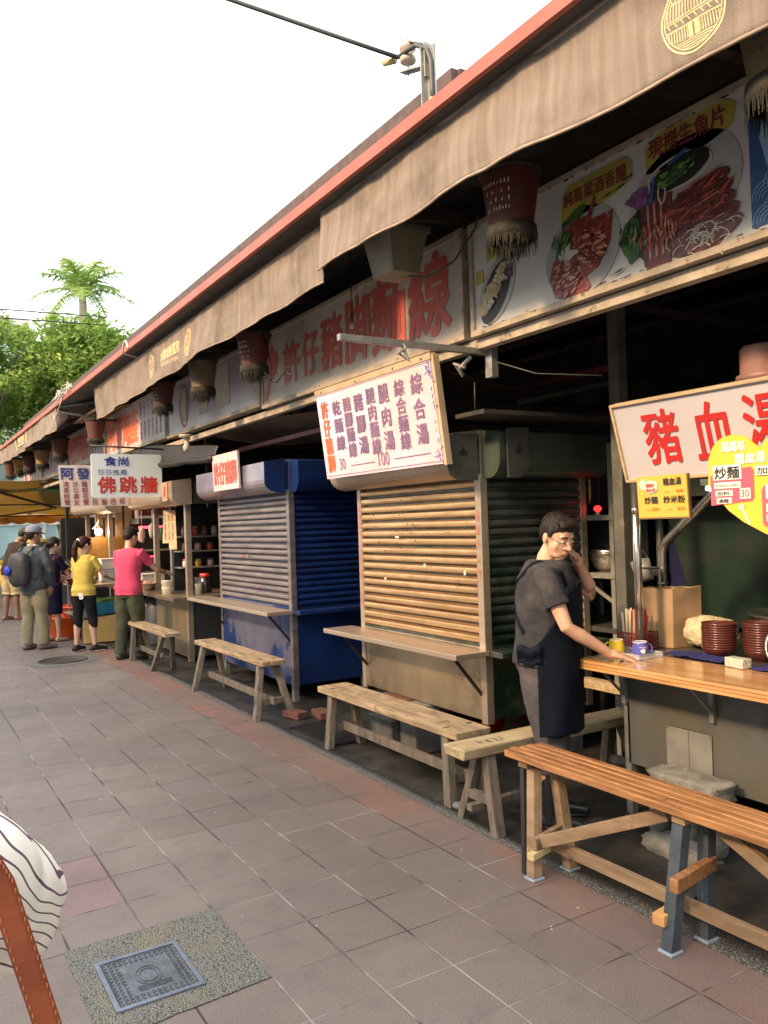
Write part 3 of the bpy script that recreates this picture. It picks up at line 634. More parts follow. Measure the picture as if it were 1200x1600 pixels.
# ---------------------------------------------------------------- lanterns under the eave
def lantern(y, x, z, kind, label, s=1.0):
    t = thing('lantern', label, 'lantern', (x, y, z), 'paper lanterns under the eave')
    body = {'red': M('red_lantern_skin', (.10, .016, .014), (.055, .012, .011), scale=9, rough=.6, bump=.3, c3=(.06, .045, .025), c3scale=9, c3ramp=(.52, .68)),
            'tan': M('tan_lantern_skin', (.17, .125, .065), (.10, .075, .04), scale=9, rough=.7, bump=.3, c3=(.09, .07, .04), c3scale=9, c3ramp=(.55, .7)),
            'yel': M('yellow_lantern_skin', (.28, .19, .06), (.18, .12, .04), scale=9, rough=.7, bump=.3)}[kind]
    fringe_dark = M('shade_dark_lantern_fringe', (.034, .032, .020), (.018, .018, .013), scale=20, rough=.95, bump=.5)  # fringe and skin colours darkened to stand in for the eave's shade
    c = (x, y, z); prof = []
    n = 26
    for k in range(n+1):
        q = k/n; r = .100 + .038*q + .0026*(1 if k % 2 else -1)
        prof.append((r*s, (.10 + .26*q)*s))
    b = MB(); b.lathe(prof, c, n=24, closed=False); b.build('skin', body, t)
    b = MB(); b.lathe([(.0, .36*s), (.150*s, .36*s), (.152*s, .385*s), (.10*s, .40*s), (.0, .41*s)], c, n=24, closed=False); b.build('top_cap', fringe_dark, t)
    b = MB(); b.lathe([(.095*s, .11*s), (.118*s, .115*s), (.122*s, .06*s), (.112*s, .055*s)], c, n=24, closed=False); b.build('bottom_band', fringe_dark, t)
    b = MB(); rnd = random.Random(int(y*10))
    for k in range(120):
        a = 2*PI*k/120; l = rnd.uniform(.035, .075)*s
        if rnd.random() < .12: continue
        p = Vector((x+.119*s*math.cos(a), y+.119*s*math.sin(a), z+.065*s)); tg = Vector((-math.sin(a), math.cos(a), 0))*.0026*s; dr = Vector((rnd.uniform(-.008, .008), rnd.uniform(-.008, .008), -l))
        b.add([p-tg, p+tg, p+tg*.6+dr, p-tg*.6+dr], [(0, 1, 2, 3)])
    for k in range(60):
        a = 2*PI*k/60; l = rnd.uniform(.05, .10)*s
        p = Vector((x+.062*s*math.cos(a), y+.062*s*math.sin(a), z+.06*s)); tg = Vector((-math.sin(a), math.cos(a), 0))*.0026*s; dr = Vector((0, 0, -l))
        b.add([p-tg, p+tg, p+tg*.6+dr, p-tg*.6+dr], [(0, 1, 2, 3)])
    b.build('fringe', fringe_dark, t)
    b = MB(); b.tube([(x, y, z+.41*s), (x, y, 3.6)], .004, 5); b.build('hanging_cord', black_iron, t)
    if y < 10:
        b = MB()
        for row in range(4 if kind == 'red' else 5):    # worn printed writing wrapped on the skin
            for k in range(9):
                if rnd.random() < .25: continue
                a = PI + (-.1 + (k-4)*.13) + .35; zz = z + (.17+.038*row)*s; r = (.104+.038*((zz-z)/s-.10)/.26+.004)*s
                h = rnd.uniform(.012, .026)*s; wd = .05
                pts = [(x+r*math.cos(a+q), y+r*math.sin(a+q), zz+h2) for q, h2 in ((0, 0), (wd, rnd.uniform(0, .006)), (wd, h), (0, h-.004))]
                b.add(pts, [(0, 1, 2, 3)])
        b.build('printed_writing', gold_t if kind == 'red' else M('blue_lantern_print', (.05, .07, .20), (.30, .27, .12), scale=40, rough=.7, bump=0), t)
    return t
for y, z, kind, s, lab in ((1.55, 2.90, 'tan', 1.12, 'large tan lantern with blue marks, nearest, at the right edge of the eave'), (2.94, 2.88, 'red', 1.0, 'dark red lantern with gold writing beside the food photo banner'),
        (6.12, 2.80, 'red', .98, 'red lantern hanging before the long white sign, dangling black wire beside it'), (7.37, 2.82, 'tan', .98, 'tan lantern between two red ones, before the blank patched sign'),
        (8.66, 2.85, 'red', .90, 'red lantern at the far end of the blank patched sign'), (11.98, 2.83, 'red', .98, 'red lantern in the gap between the middle and far valance'),
        (14.75, 2.83, 'red', 1.05, 'red lantern at the near end of the far valance'), (16.65, 2.82, 'yel', 1.05, 'tan yellow lantern, second of the far row'),
        (18.3, 2.86, 'red', 1.05, 'red lantern, third of the far row with a yellow side'), (19.7, 2.90, 'yel', 1.05, 'bright yellow lantern, fourth of the far row'), (21.3, 2.92, 'red', 1.05, 'farthest red lantern of the row under the yellow canopy')):
    lantern(y, 2.56, z, kind, lab, s)

# ---------------------------------------------------------------- lamp box, bulbs and wires under the eave
t = thing('lamp_housing', 'grey green tapered lamp housing hanging under the eave before the long white sign', 'lamp', (2.60, 4.03, 3.06))
mb = MB(); mb.hexa([(2.50, 3.90, 3.06), (2.68, 3.90, 3.06), (2.68, 4.12, 3.06), (2.50, 4.12, 3.06)], [(2.46, 3.86, 3.29), (2.72, 3.86, 3.29), (2.72, 4.16, 3.29), (2.46, 4.16, 3.29)]); mb.build('housing', M('grey_green_enamel', (.20, .19, .125), (.15, .145, .10), rough=.5), t, bevel=.004)
mb = MB(); mb.box(2.445, 2.735, 3.845, 4.175, 3.29, 3.325); mb.build('rim', M('grey_green_rim', (.14, .14, .11), rough=.5), t, bevel=.004)
mb = MB(); mb.box(2.56, 2.62, 3.98, 4.04, 3.325, 3.54); mb.build('stem', black_iron, t)
mb = MB(); mb.tube([(2.62, 4.0, 3.07), (2.70, 3.85, 3.03), (2.80, 3.72, 3.10), (2.86, 3.6, 3.25), (2.88, 3.55, 3.4)], .006, 6); mb.build('flex', cable_m, t)
for (x, y, z0, z1, lab) in ((2.72, 4.78, 3.36, 2.98, 'small clear bulb hanging on a black wire before the long white sign'), ):
    t = thing('hanging_bulb', lab, 'light bulb', (x, y, z1)); b = MB(); b.tube([(x, y, z1+.05), (x, y, z0+.2)], .004, 5); b.lathe([(.012, .0), (.012, .05), (.006, .06)], (x, y, z1), n=10); b.build('wire', black_iron, t)
    b = MB(); b.ell((x, y, z1-.022), (.017, .017, .026)); b.build('bulb', M('bulb_glass', (.45, .42, .36), rough=.1, bump=0), t)
mb = MB(); mb.tube([(2.58, 6.0, 3.2), (2.60, 5.92, 2.98), (2.59, 5.85, 2.85), (2.62, 5.95, 2.76), (2.60, 5.78, 2.73), (2.60, 5.62, 2.79), (2.61, 5.52, 2.74)], .006, 6); mb.tube([(2.58, 6.02, 3.1), (2.60, 6.1, 2.9), (2.6, 5.9, 2.78), (2.6, 5.75, 2.78)], .005, 6)
single('loose_wire', mb, black_iron, 'loose black wire dangling in a knot beside the red lantern', 'wire')
t = thing('socket_lamp', 'white socket lamp under the near end of the patched sign over the dark tarpaulin', 'light fitting', (2.92, 9.0, 2.5))
mb = MB(); mb.lathe([(.0, 0), (.035, 0), (.05, .05), (.03, .10), (.03, .16), (.09, .165), (.09, .19), (0, .19)], (2.92, 9.0, 2.49), n=16); mb.build('fitting', M('dirty_white_plastic', (.45, .43, .38), rough=.5), t)

# ---------------------------------------------------------------- sign boards over the stalls (all at x = 2.9)
def signboard(name, label, ya, yb, z0, z1, panel, group='sign boards above the stalls', x=2.90, frm=frame_cr, fw_=.035):
    t = thing(name, label, 'sign', (x, (ya+yb)/2, z0), group)
    P_ = Plane((x, yb-fw_, z0+fw_), NX, UP); W = yb-ya-2*fw_; H_ = z1-z0-2*fw_
    b = P_.board(W, H_, .05); b.build('panel', panel, t)
    b = P_.frame(MB(), W, H_, fw_-.002, .015, .10); b.build('frame', frm, t, bevel=.002)
    return t, P_, W, H_
# 1  food photo banner
t, P_, W, H_ = signboard('food_banner', 'white banner with three printed plates of food above the nearest counter', 1.22, 3.70, 2.66, 3.31, M('white_banner_vinyl', (.52, .52, .51), (.42, .42, .41), scale=2, rough=.35, bump=.06, bscale=8))
y2x = lambda y: (3.70-.035) - y
hl = M('olive_yellow_highlight', (.38, .34, .05), (.30, .26, .06), rough=.5, bump=0)
b = MB(); P_.poly(b, [(y2x(2.95), .34), (y2x(2.95), .49), (y2x(2.90), .55), (y2x(2.55), .555), (y2x(2.50), .52), (y2x(2.50), .44), (y2x(2.62), .40), (y2x(2.8), .38)])
P_.poly(b, [(y2x(2.42), .42), (y2x(2.42), .53), (y2x(2.35), .575), (y2x(2.02), .575), (y2x(1.97), .54), (y2x(1.99), .46), (y2x(2.1), .43), (y2x(2.3), .41)])
P_.poly(b, [(.12, .36), (.12, .46), (.24, .50), (.30, .44), (.24, .38)]); P_.poly(b, [(.02, .25), (.02, .33), (.08, .33), (.09, .26)]); b.build('highlight', hl, t)
b = MB(); P_.text(b, '純高粱酒香腸', y2x(2.93), .445, .40, .075, .02, lift=.007); P_.text(b, '現撈生魚片', y2x(2.40), .475, .38, .085, .025, lift=.007); b.build('lettering', brown_t, t)
plate = M('printed_plate', (.36, .37, .36), (.26, .27, .27), rough=.4, bump=0)
meat = M('printed_red_meat', (.24, .045, .03), (.11, .02, .015), scale=22, stretch=(1, 1, 3), rough=.35, bump=0, c3=(.44, .22, .15), c3scale=34, c3ramp=(.54, .66))
meatd = M('printed_dark_red_fish', (.13, .028, .022), (.055, .014, .012), scale=16, stretch=(1, 1, 4), rough=.35, bump=0, c3=(.26, .10, .08), c3scale=26, c3ramp=(.56, .68))
roll = M('printed_cream_rolls', (.50, .42, .24), (.40, .30, .16), scale=20, rough=.4, bump=0, c3=(.28, .12, .06), c3scale=26, c3ramp=(.6, .66))
green = M('printed_greens', (.05, .14, .035), (.02, .06, .02), scale=30, rough=.4, bump=0); dkp = M('printed_black_dish', (.015, .018, .018), rough=.4, bump=0)
white_f = M('printed_white_radish', (.52, .50, .44), (.42, .40, .33), scale=22, rough=.4, bump=0); purp = M('printed_purple_cabbage', (.11, .02, .12), (.2, .1, .2), scale=20, rough=.4, bump=0); blu = M('printed_blue', (.03, .09, .25), rough=.4, bump=0)
b = MB(); P_.blob(b, .20, .19, .20, .13, .003, rot=.95); P_.blob(b, .84, .20, .25, .21, .003, rot=.3); P_.blob(b, 1.43, .28, .29, .22, .003, rot=.2, wob=.01); b.build('plate_print', plate, t)
b = MB(); P_.blob(b, .19, .175, .185, .095, .006, rot=.95); P_.blob(b, 1.42, .37, .155, .062, .009, rot=.15); P_.blob(b, 1.22, .17, .10, .12, .0055, rot=.2, wob=.1); b.build('dark_dish_print', dkp, t)
b = MB(); rnd = random.Random(3)
for k in range(9): P_.blob(b, .09+.026*k+rnd.uniform(-.01, .01), .10+.024*k+rnd.uniform(-.03, .03), .052, .036, .0085+.0004*k, rot=rnd.uniform(-.5, 1.2), wob=.08, seed=k, n=14)
b.build('roll_print', roll, t)
b = MB(); P_.poly(b, [(.66, .02), (.62, .12), (.65, .20), (.70, .22), (.84, .13), (.90, .02), (.84, -.02), (.74, -.005)], .0085); P_.poly(b, [(.74, .33), (.70, .26), (.80, .18), (.82, .06), (.95, .10), (1.03, .20), (1.05, .34)], .0065)
P_.blob(b, .82, .335, .08, .03, .010, wob=.1); P_.poly(b, [(.86, .30), (.94, .44), (.95, .42), (.89, .29)], .011); b.build('sausage_print', meat, t)
b = MB(); P_.poly(b, [(1.22, .02), (1.21, .30), (1.27, .34), (1.35, .34), (1.38, .30), (1.36, -.02), (1.28, -.03)], .0065)
for k in range(5): P_.blob(b, 1.51+.012*k, .255-.05*k, .155, .046, .0068+.0006*k, rot=.22, n=20)
P_.poly(b, [(1.37, .02), (1.38, .22), (1.62, .22), (1.68, .12), (1.60, .0), (1.5, -.02)], .0064); b.build('fish_print', meatd, t)
b = MB()
for k in range(3): P_.poly(b, [(1.25+.035*k, .04), (1.245+.035*k, .28), (1.255+.035*k, .29), (1.262+.035*k, .05)], .0090)
for k in range(5): P_.line(b, 1.40, .27-.047*k, 1.63, .32-.05*k, .006, .0118)
for (x, y, r) in ((.70, .13, .022), (.73, .10, .02), (.75, .06, .02), (.88, .185, .02), (.93, .19, .02), (.98, .20, .018)): P_.blob(b, x, y, r*1.5, r*.5, .012, rot=-.5, wob=.15, n=12)
b.build('highlight_print', M('printed_pink_flesh', (.48, .22, .17), (.36, .12, .09), scale=30, rough=.4, bump=0), t)
b = MB()
for k in range(7): P_.blob(b, .72+.012*k, .19+.012*((k*5) % 4), .045, .012, .0125+.0003*k, rot=2.2-.4*k, n=10)
for k in range(46):
    a = rnd.uniform(-.3, 2.2); x, y = 1.53+rnd.gauss(0, .06), .05+rnd.gauss(0, .028); r = rnd.uniform(.02, .05)
    for j in range(7):
        t0, t1 = a+j*.28, a+(j+1)*.28; P_.line(b, x+r*math.cos(t0), y+r*math.sin(t0)*.8, x+r*math.cos(t1), y+r*math.sin(t1)*.8, .0032, .0125+.00015*k)
P_.ring(b, 1.42, .37, .165, .072, .010, .011, n=30); P_.ring(b, 1.33, .31, .022, .05, .007, .013, n=20); b.build('radish_print', white_f, t)
b = MB(); P_.blob(b, .71, .27, .085, .028, .0067, rot=1.15, n=14); P_.blob(b, .74, .32, .07, .022, .0069, rot=.85, n=14); P_.blob(b, .80, .38, .09, .03, .0058, rot=.45, n=14); P_.blob(b, 1.40, .36, .07, .028, .0125, rot=.3, wob=.1); P_.blob(b, 1.15, .16, .055, .10, .008, wob=.1); b.build('green_print', green, t)
b = MB(); P_.blob(b, 1.20, .33, .06, .045, .0088, wob=.15); P_.blob(b, .31, .26, .035, .04, .0125, wob=.15); b.build('cabbage_print', purp, t)
b = MB(); P_.poly(b, [(1.25, .28), (1.29, .39), (1.30, .38), (1.28, .28)], .0125); P_.poly(b, [(1.36, .42), (1.46, .455), (1.47, .44), (1.38, .41)], .0125); P_.poly(b, [(1.745, .02), (1.745, H_-.01), (W-.01, H_-.01), (W-.01, .02)], .004); b.build('blue_print', blu, t)
b = MB()
for cx in range(7):
    for cy in range(4):
        for r in (.07, .055, .04, .025): 
            for k in range(10):
                a0, a1 = PI*k/10, PI*(k+1)/10; X_, Y_ = 1.82+cx*.10+(cy % 2)*.05, .03+cy*.045
                P_.line(b, X_+r*math.cos(a0), Y_+r*math.sin(a0), X_+r*math.cos(a1), Y_+r*math.sin(a1), .004, .0075)
P_.poly(b, [(1.83, .20), (1.79, .36), (1.81, .42), (1.86, .30), (1.93, .26), (1.99, .45), (2.02, .40), (1.97, .22)], .009); b.build('wave_print', M('printed_pale_blue', (.25, .42, .60), rough=.4, bump=0), t)
def mottle(mats, cx, cy, rx_, ry_, n, s0, s1, lift, seed, rot=0, stretch=1.):
    rn = random.Random(seed)
    for q, m_ in enumerate(mats):
        b = MB()
        for k in range(n):
            a, r = rn.uniform(0, 6.28), rn.random()**.5; x, y = rx_*r*math.cos(a), ry_*r*math.sin(a); s_ = rn.uniform(s0, s1)
            P_.blob(b, cx+x*math.cos(rot)-y*math.sin(rot), cy+x*math.sin(rot)+y*math.cos(rot), s_*stretch, s_*.55, lift+.0009*q+.00001*k, n=8, rot=rot+rn.uniform(-.4, .4), wob=.25, seed=k+seed, t=.0006)
        b.build('photo_print', m_, t)
pm = lambda n, c: M(n, c, rough=.4, bump=0)
r1, r2, r3 = pm('print_maroon', (.10, .015, .012)), pm('print_scarlet', (.34, .06, .03)), pm('print_flesh', (.50, .26, .18))
g1, g2 = pm('print_leaf_dark', (.02, .07, .02)), pm('print_leaf_light', (.12, .26, .06)); c1_, c2_ = pm('print_cream', (.56, .48, .30)), pm('print_tan', (.36, .22, .10)); w1 = pm('print_white', (.58, .57, .54)); k1 = pm('print_black', (.02, .02, .02))
mottle((r1, r2, r1, r3), .74, .10, .085, .095, 26, .005, .016, .0142, 1, .3, 1.6); mottle((r1, r2, r3), .92, .21, .10, .085, 26, .005, .015, .0142, 2, -.3, 1.8)
mottle((r1, r2, r1), 1.50, .19, .15, .10, 40, .006, .015, .0130, 3, .22, 3.2); mottle((r1, r3, r2), 1.30, .14, .045, .13, 22, .004, .010, .0142, 4, 1.5, 3.0)
mottle((g1, g2), .72, .27, .045, .07, 14, .006, .016, .0142, 5, 1.1, 1.8); mottle((g1, g2, k1), 1.17, .17, .045, .09, 14, .006, .016, .0142, 6, 1.2, 1.5); mottle((g1, g2), 1.41, .37, .11, .035, 16, .006, .014, .0150, 7, .2, 1.5)
mottle((c2_, c1_, w1, c1_), .19, .19, .035, .13, 20, .006, .014, .0150, 8, -.65, 1.5); mottle((k1, g1), .31, .26, .03, .03, 8, .004, .012, .0165, 9)
mottle((w1,), 1.43, .30, .27, .20, 8, .004, .012, .0036, 10)
b = MB(); rnd = random.Random(9)
for k in range(60):
    x = rnd.uniform(0, W); P_.blob(b, x, rnd.choice((rnd.uniform(-.004, .012), H_-rnd.uniform(-.004, .01))), rnd.uniform(.006, .025), rnd.uniform(.002, .005), .014, n=7, wob=.3, seed=k, t=.001)
for q in ((1.02, .41), (1.10, .42), (1.15, .445), (.97, .01), (1.07, .04)): P_.blob(b, q[0], q[1], .035, .004, .014, rot=.2, n=8, wob=.3, t=.001)
b.build('peeling_edge', black_t, t)
# 2  long white sign with red characters
t, P_, W, H_ = signboard('red_character_sign', 'long white sign with large faded red characters and a red pig trotter', 3.76, 6.76, 2.665, 3.32, M('grimy_white_sign', (.46, .43, .38), (.35, .325, .285), scale=2.5, rough=.55, bump=.05, c3=(.22, .19, .15), c3scale=3.5, c3ramp=(.55, .8)))
b = MB(); P_.text(b, '許', .44, .11, .31, .34, .028); P_.text(b, '仔', .80, .115, .28, .34, .028); P_.text(b, '豬', 1.14, .10, .33, .40, .03); P_.text(b, '脚', 1.52, .085, .36, .45, .03); P_.text(b, '麵', 1.91, .075, .42, .48, .028); P_.text(b, '線', 2.38, .065, .44, .49, .028)
b.build('lettering', redf_t, t)
b = MB(); P_.poly(b, [(.02, .03), (.10, .17), (.12, .22), (.08, .30), (.10, .42), (.20, .50), (.26, .42), (.31, .42), (.33, .34), (.27, .22), (.16, .18), (.08, .02)]); b.build('trotter_picture', redf_t, t)
# 3  blank patched sign
t, P_, W, H_ = signboard('patched_sign', 'blank mauve sign with a red oval and three pasted pale patches', 6.80, 9.66, 2.70, 3.32, mauve_p)
b = MB(); P_.ring(b, .62, .27, .165, .24, .026, .005, n=44); b.build('red_oval', red_t, t)
b = MB(); P_.rect(b, .53, .71, .10, .47, .003, .004); P_.rect(b, 1.14, 1.42, .10, .49, .003, .004); P_.rect(b, 1.70, 2.06, .10, .50, .003, .004); b.build('pasted_patch', M('pale_pasted_paper', (.47, .43, .36), (.40, .36, .30), scale=8, rough=.8), t)
# 4, 5  seafood signs
cols = '清蒸螃蟹 鹽酥蝦仁 炒海瓜子 烤魚下巴 生魚片盤 明蝦沙拉 三杯花枝'.split()
def seafood(label, ya, yb, z0, z1, nsm, seed):
    t, P_, W, H_ = signboard('seafood_sign', label, ya, yb, z0, z1, pink_p)
    b = MB(); n = 4
    for k, c in enumerate('阿發海產'): P_.text(b, c, .05+k*W*.14, .06, W*.135, H_*.80, .03)
    b.build('lettering', orange_t, t)
    b = MB(); x0 = W*.62
    for k in range(nsm):
        for r in range(2): P_.text(b, cols[(k+seed+r) % 7], x0+k*(W*.36/nsm), .06+r*H_*.47, W*.028, H_*.40, .02, vertical=True)
    b.build('price_list', purple_t, t)
seafood('pink seafood sign with four orange characters right of the white hanging board', 9.70, 12.76, 2.72, 3.36, 6, 0)
seafood('pink seafood sign with orange characters above the hanging price board', 12.90, 15.86, 2.76, 3.40, 5, 3)
t, P_, W, H_ = signboard('menu_board_sign', 'pale pink sign board beyond the second seafood sign', 15.95, 18.8, 2.76, 3.30, pink_p)
b = MB()
for k in range(6): P_.text(b, cols[k], .10+k*.42, .05, .14, .40, .02, vertical=True)
b.build('lettering', purple_t, t)
b = MB(); P_.text(b, '海產', .2, .25, .5, .22, .03); b.build('red_lettering', orange_t, t)
t, P_, W, H_ = signboard('narrow_board_sign', 'farthest pale board with thin vertical writing under the yellow canopy', 18.9, 22.0, 2.72, 3.20, pink_p)
b = MB()
for k in range(7): P_.text(b, cols[k], .10+k*.40, .05, .12, .36, .02, vertical=True)
b.build('lettering', purple_t, t)
b = MB(); P_.text(b, '生魚片', 1.3, .05, .12, .36, .03, vertical=True); b.build('red_lettering', orange_t, t)
# steel beam below the boards
mb = MB(); mb.box(2.93, 2.99, -2.9, 22.2, 2.60, 2.655); single('sign_rail', mb, frame_cr, 'long grey rail carrying the row of sign boards', 'rail', bevel=.003)
# projecting arm between the first two signs, holding the menu board
mb = MB(); mb.box(2.03, 3.04, 3.70, 3.735, 2.575, 2.61); mb.box(3.0, 3.05, 3.66, 3.72, 2.44, 2.66); mb.tube([(2.40, 3.72, 2.615), (2.44, 3.70, 2.57), (2.41, 3.73, 2.54), (2.46, 3.71, 2.50), (2.43, 3.72, 2.57)], .012, 6)
mb.tube([(2.9, 3.72, 2.56), (2.86, 3.78, 2.50), (2.9, 3.8, 2.46), (2.84, 3.80, 2.53), (2.88, 3.75, 2.5)], .013, 6)
single('steel_outrigger', mb, galv, 'grey steel arm with knotted twine jutting toward the street over the lilac menu board', 'bar', bevel=.002)

# ---------------------------------------------------------------- lilac noodle menu board (leans out at the top)
t = thing('noodle_menu_board', 'glossy pink and lilac menu board with columns of purple characters priced 30 and 100', 'menu board', (2.9, 4.7, 1.95))
pu = Vector((0, -1, 0)); tv = Vector((-.12, 0, 1)).normalized()
P_ = Plane((2.90, 5.56, 1.965), pu, tv); W, H_ = 1.53, .665
P_.board(W, H_, .03).build('panel', menu_p, t)
b = MB(); b.prism([(-.012, H_-.03), (W+.012, H_-.03), (W+.012, H_+.012), (-.012, H_+.012)], P_.o, P_.u, P_.v, -.04, .006); b.prism([(W+.002, -.01), (W+.030, -.01), (W+.030, H_), (W+.002, H_)], P_.o, P_.u, P_.v, -.05, -.004)
b.build('frame', M('tan_cream_frame', (.50, .38, .24), (.36, .28, .18), scale=8, rough=.6), t, bevel=.002)  # warm cream with a browner mottle
b = MB()
for x in (.10, .62, 1.12, 1.45): P_.blob(b, x, H_-.012, .008, .008, .007, n=8)
for y in (.1, .35, .5): P_.blob(b, W+.016, y, .005, .005, .0, n=8)
b.build('bolt', black_t, t)
b = MB(); P_.text(b, '許仔豬脚', .06, .05, .105, .53, .035, vertical=True, line=1.0); b.build('red_lettering', orange_t, t)
b = MB(); items = [('乾麵線', .235, .20, .36), ('豬腳麵線', .40, .135, .43), ('豬腳湯', .56, .145, .42), ('腿肉麵線', .735, .125, .45), ('腿肉湯', .90, .14, .435), ('綜合麵線', 1.10, .125, .45), ('綜合湯', 1.295, .14, .44)]
for s_, x, y, h in items: P_.text(b, s_, x, y, .125 if len(s_) == 3 else .115, h, .022, vertical=True, line=1.0 if len(s_) == 4 else 1.15)
P_.text(b, '30', .235, .055, .085, .085, .008); P_.text(b, '100', .79, .04, .14, .095, .008); P_.line(b, .40, .075, .74, .075, .005); P_.line(b, .99, .075, 1.42, .075, .005)
P_.line(b, .0, .018, W, .018, .003); P_.line(b, .0, H_-.04, W, H_-.04, .003); b.build('lettering', purple_t, t)
b = MB(); rnd = random.Random(1)
for k in range(34): P_.blob(b, W-.03+rnd.gauss(0, .02), rnd.choice((.06, H_-.10))+rnd.gauss(0, .022), .006, .004, .003, n=6, rot=rnd.random()*3)
for k in range(18): P_.blob(b, W-.012+rnd.uniform(-.008, .006), rnd.uniform(.02, .64), .003, .012, .003, n=6)
b.build('corner_ornament', M('violet_ornament', (.20, .20, .55), rough=.4, bump=0), t)

# ---------------------------------------------------------------- shutters and booths
def slats(mb, axis, fix, a, b_, z0, z1, n, depth=.019, out=-1):
    """rolling shutter: rows of rounded slats; axis 'y' faces -X at x=fix, axis 'x' faces -Y at y=fix"""
    prof = []; h = (z1-z0)/n
    for k in range(n):
        z = z0 + k*h + (.0 if k == 0 else .0035*math.sin(k*2.3+fix*5))
        for q, d in ((0, .90), (.06, 1.0), (.2, 1.05), (.4, 1.0), (.58, .85), (.64, -.2), (.80, -.95), (.985, -.9)): prof.append((z+q*h, d*depth))
    prof.append((z1, 0)); vs = []; steps = 24
    for i in range(steps+1):
        q = a + (b_-a)*i/steps
        for z, d in prof:
            w_ = .004*noise.noise((q*2.2, z*2.6, fix)) + .003*noise.noise((q*9, z*14, fix)); p = fix + out*(d+w_)
            vs.append((p, q, z) if axis == 'y' else (q, p, z))
    m = len(prof); fs = [(i*m+k, i*m+k+1, (i+1)*m+k+1, (i+1)*m+k) for i in range(steps) for k in range(m-1)]
    mb.add(vs, fs, False); return mb
def hood(mb, axis, fix, a, b_, z0, z1, d=.26):
    """awning-shaped sheet metal hood with a rounded underside, closed by end plates"""
    prof = [(0, z1), (-d, z1-.03)] + [(-d + d*.55*(1-math.cos(q*PI/2/6)), z0+.12-(.12)*math.sin(q*PI/2/6)) for q in range(7)] + [(0, z0+.01)]
    for o in (0, 1):
        vs = []; 
        for q in (a, b_):
            for x, z in prof:
                vs.append((fix+x, q, z) if axis == 'y' else (q, fix+x, z))
    m = len(prof); mb.add(vs, [(k, k+1, m+k+1, m+k) for k in range(m-1)] + [tuple(range(m))[::-1], tuple(range(m, 2*m))], False); return mb
def booth(label, x0, x1, y0, y1, zb, zc, zt, front, side, body, lower, post, hoodm, hoods, shelf, shelf_ext, n=18):
    t = thing('food_booth', label, 'food stall', (x0, (y0+y1)/2, 0), 'shuttered stainless food booths')
    b = MB(); b.box(x0+.03, x1, y0+.03, y1-.03, zb, zt+.22); b.build('cabinet', body, t)
    b = MB(); b.box(x0+.004, x0+.028, y0+.055, y1-.055, zb, zc-.03); b.build('front_panel', lower, t, bevel=.003)
    b = MB(); b.box(x0+.055, x1-.04, y0+.004, y0+.028, zb, zc-.03); b.build('side_panel', side, t, bevel=.003)
    b = MB()
    for (xa, ya) in ((x0, y0), (x0, y1-.055), (x1-.055, y0)): b.box(xa-.004, xa+.055, ya-.004 if ya == y0 else ya, ya+.055, zb-.02, zt+.02)
    b.build('corner_post', post, t, bevel=.004)
    b = slats(MB(), 'y', x0+.018, y0+.058, y1-.058, zc, zt, n); b.build('front_shutter', front, t)
    b = slats(MB(), 'x', y0+.018, x0+.058, x1-.058, zc, zt, n); b.build('side_shutter', side, t)
    b = MB(); hood(b, 'y', x0+.02, y0-.0, y1+.03, zt-.01, zt+.30, .25); b.build('front_hood', hoodm[0], t)
    b = MB(); hood(b, 'x', y0+.02, x0+.02, x1+.05, zt-.01, zt+.30, .20); b.build('side_hood', hoodm[1], t)
    b = MB()
    for xx in (x0-.232, ): b.box(x0-.2, x0-.0, y0-.006, y0-.002, zt+.02, zt+.27)
    b.build('hood_end_plate', hoodm[2], t)
    # drop shelf along the front with stays
    xs = x0-shelf
    b = MB(); b.box(xs, x0-.008, y0-.05, y1+shelf_ext, zc-.075, zc-.04); b.build('front_shelf', steel_w, t, bevel=.004)
    b = MB(); b.box(x0-.004, x1, y0-.17, y0-.006, zc-.078, zc-.043); b.build('side_shelf', side if side is blue else steel_dk, t, bevel=.004)
    b = MB()
    for yy in (y0+.05, y1-.08): b.beam((xs+.06, yy, zc-.08), (x0-.002, yy, zc-.33), .012, .02)
    b.build('shelf_stay', black_iron, t)
    return t
# orange lit stainless booth
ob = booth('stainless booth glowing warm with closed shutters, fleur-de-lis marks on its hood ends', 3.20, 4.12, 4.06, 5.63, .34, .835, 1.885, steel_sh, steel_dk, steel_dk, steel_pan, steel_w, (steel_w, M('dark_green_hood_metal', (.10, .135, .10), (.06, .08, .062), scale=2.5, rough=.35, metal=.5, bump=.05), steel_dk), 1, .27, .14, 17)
P_ = Plane((3.191, 5.615, .95), NX, UP); b = MB(); P_.text(b, '營業時間早上十點至晚上七點', .010, .02, .028, .86, .010, vertical=True); P_ = Plane((3.191, 4.108, 1.10), NX, UP); P_.text(b, '星期天公休', .008, .15, .034, .42, .012, vertical=True, line=1.3); b.build('post_lettering', redf_t, ob)
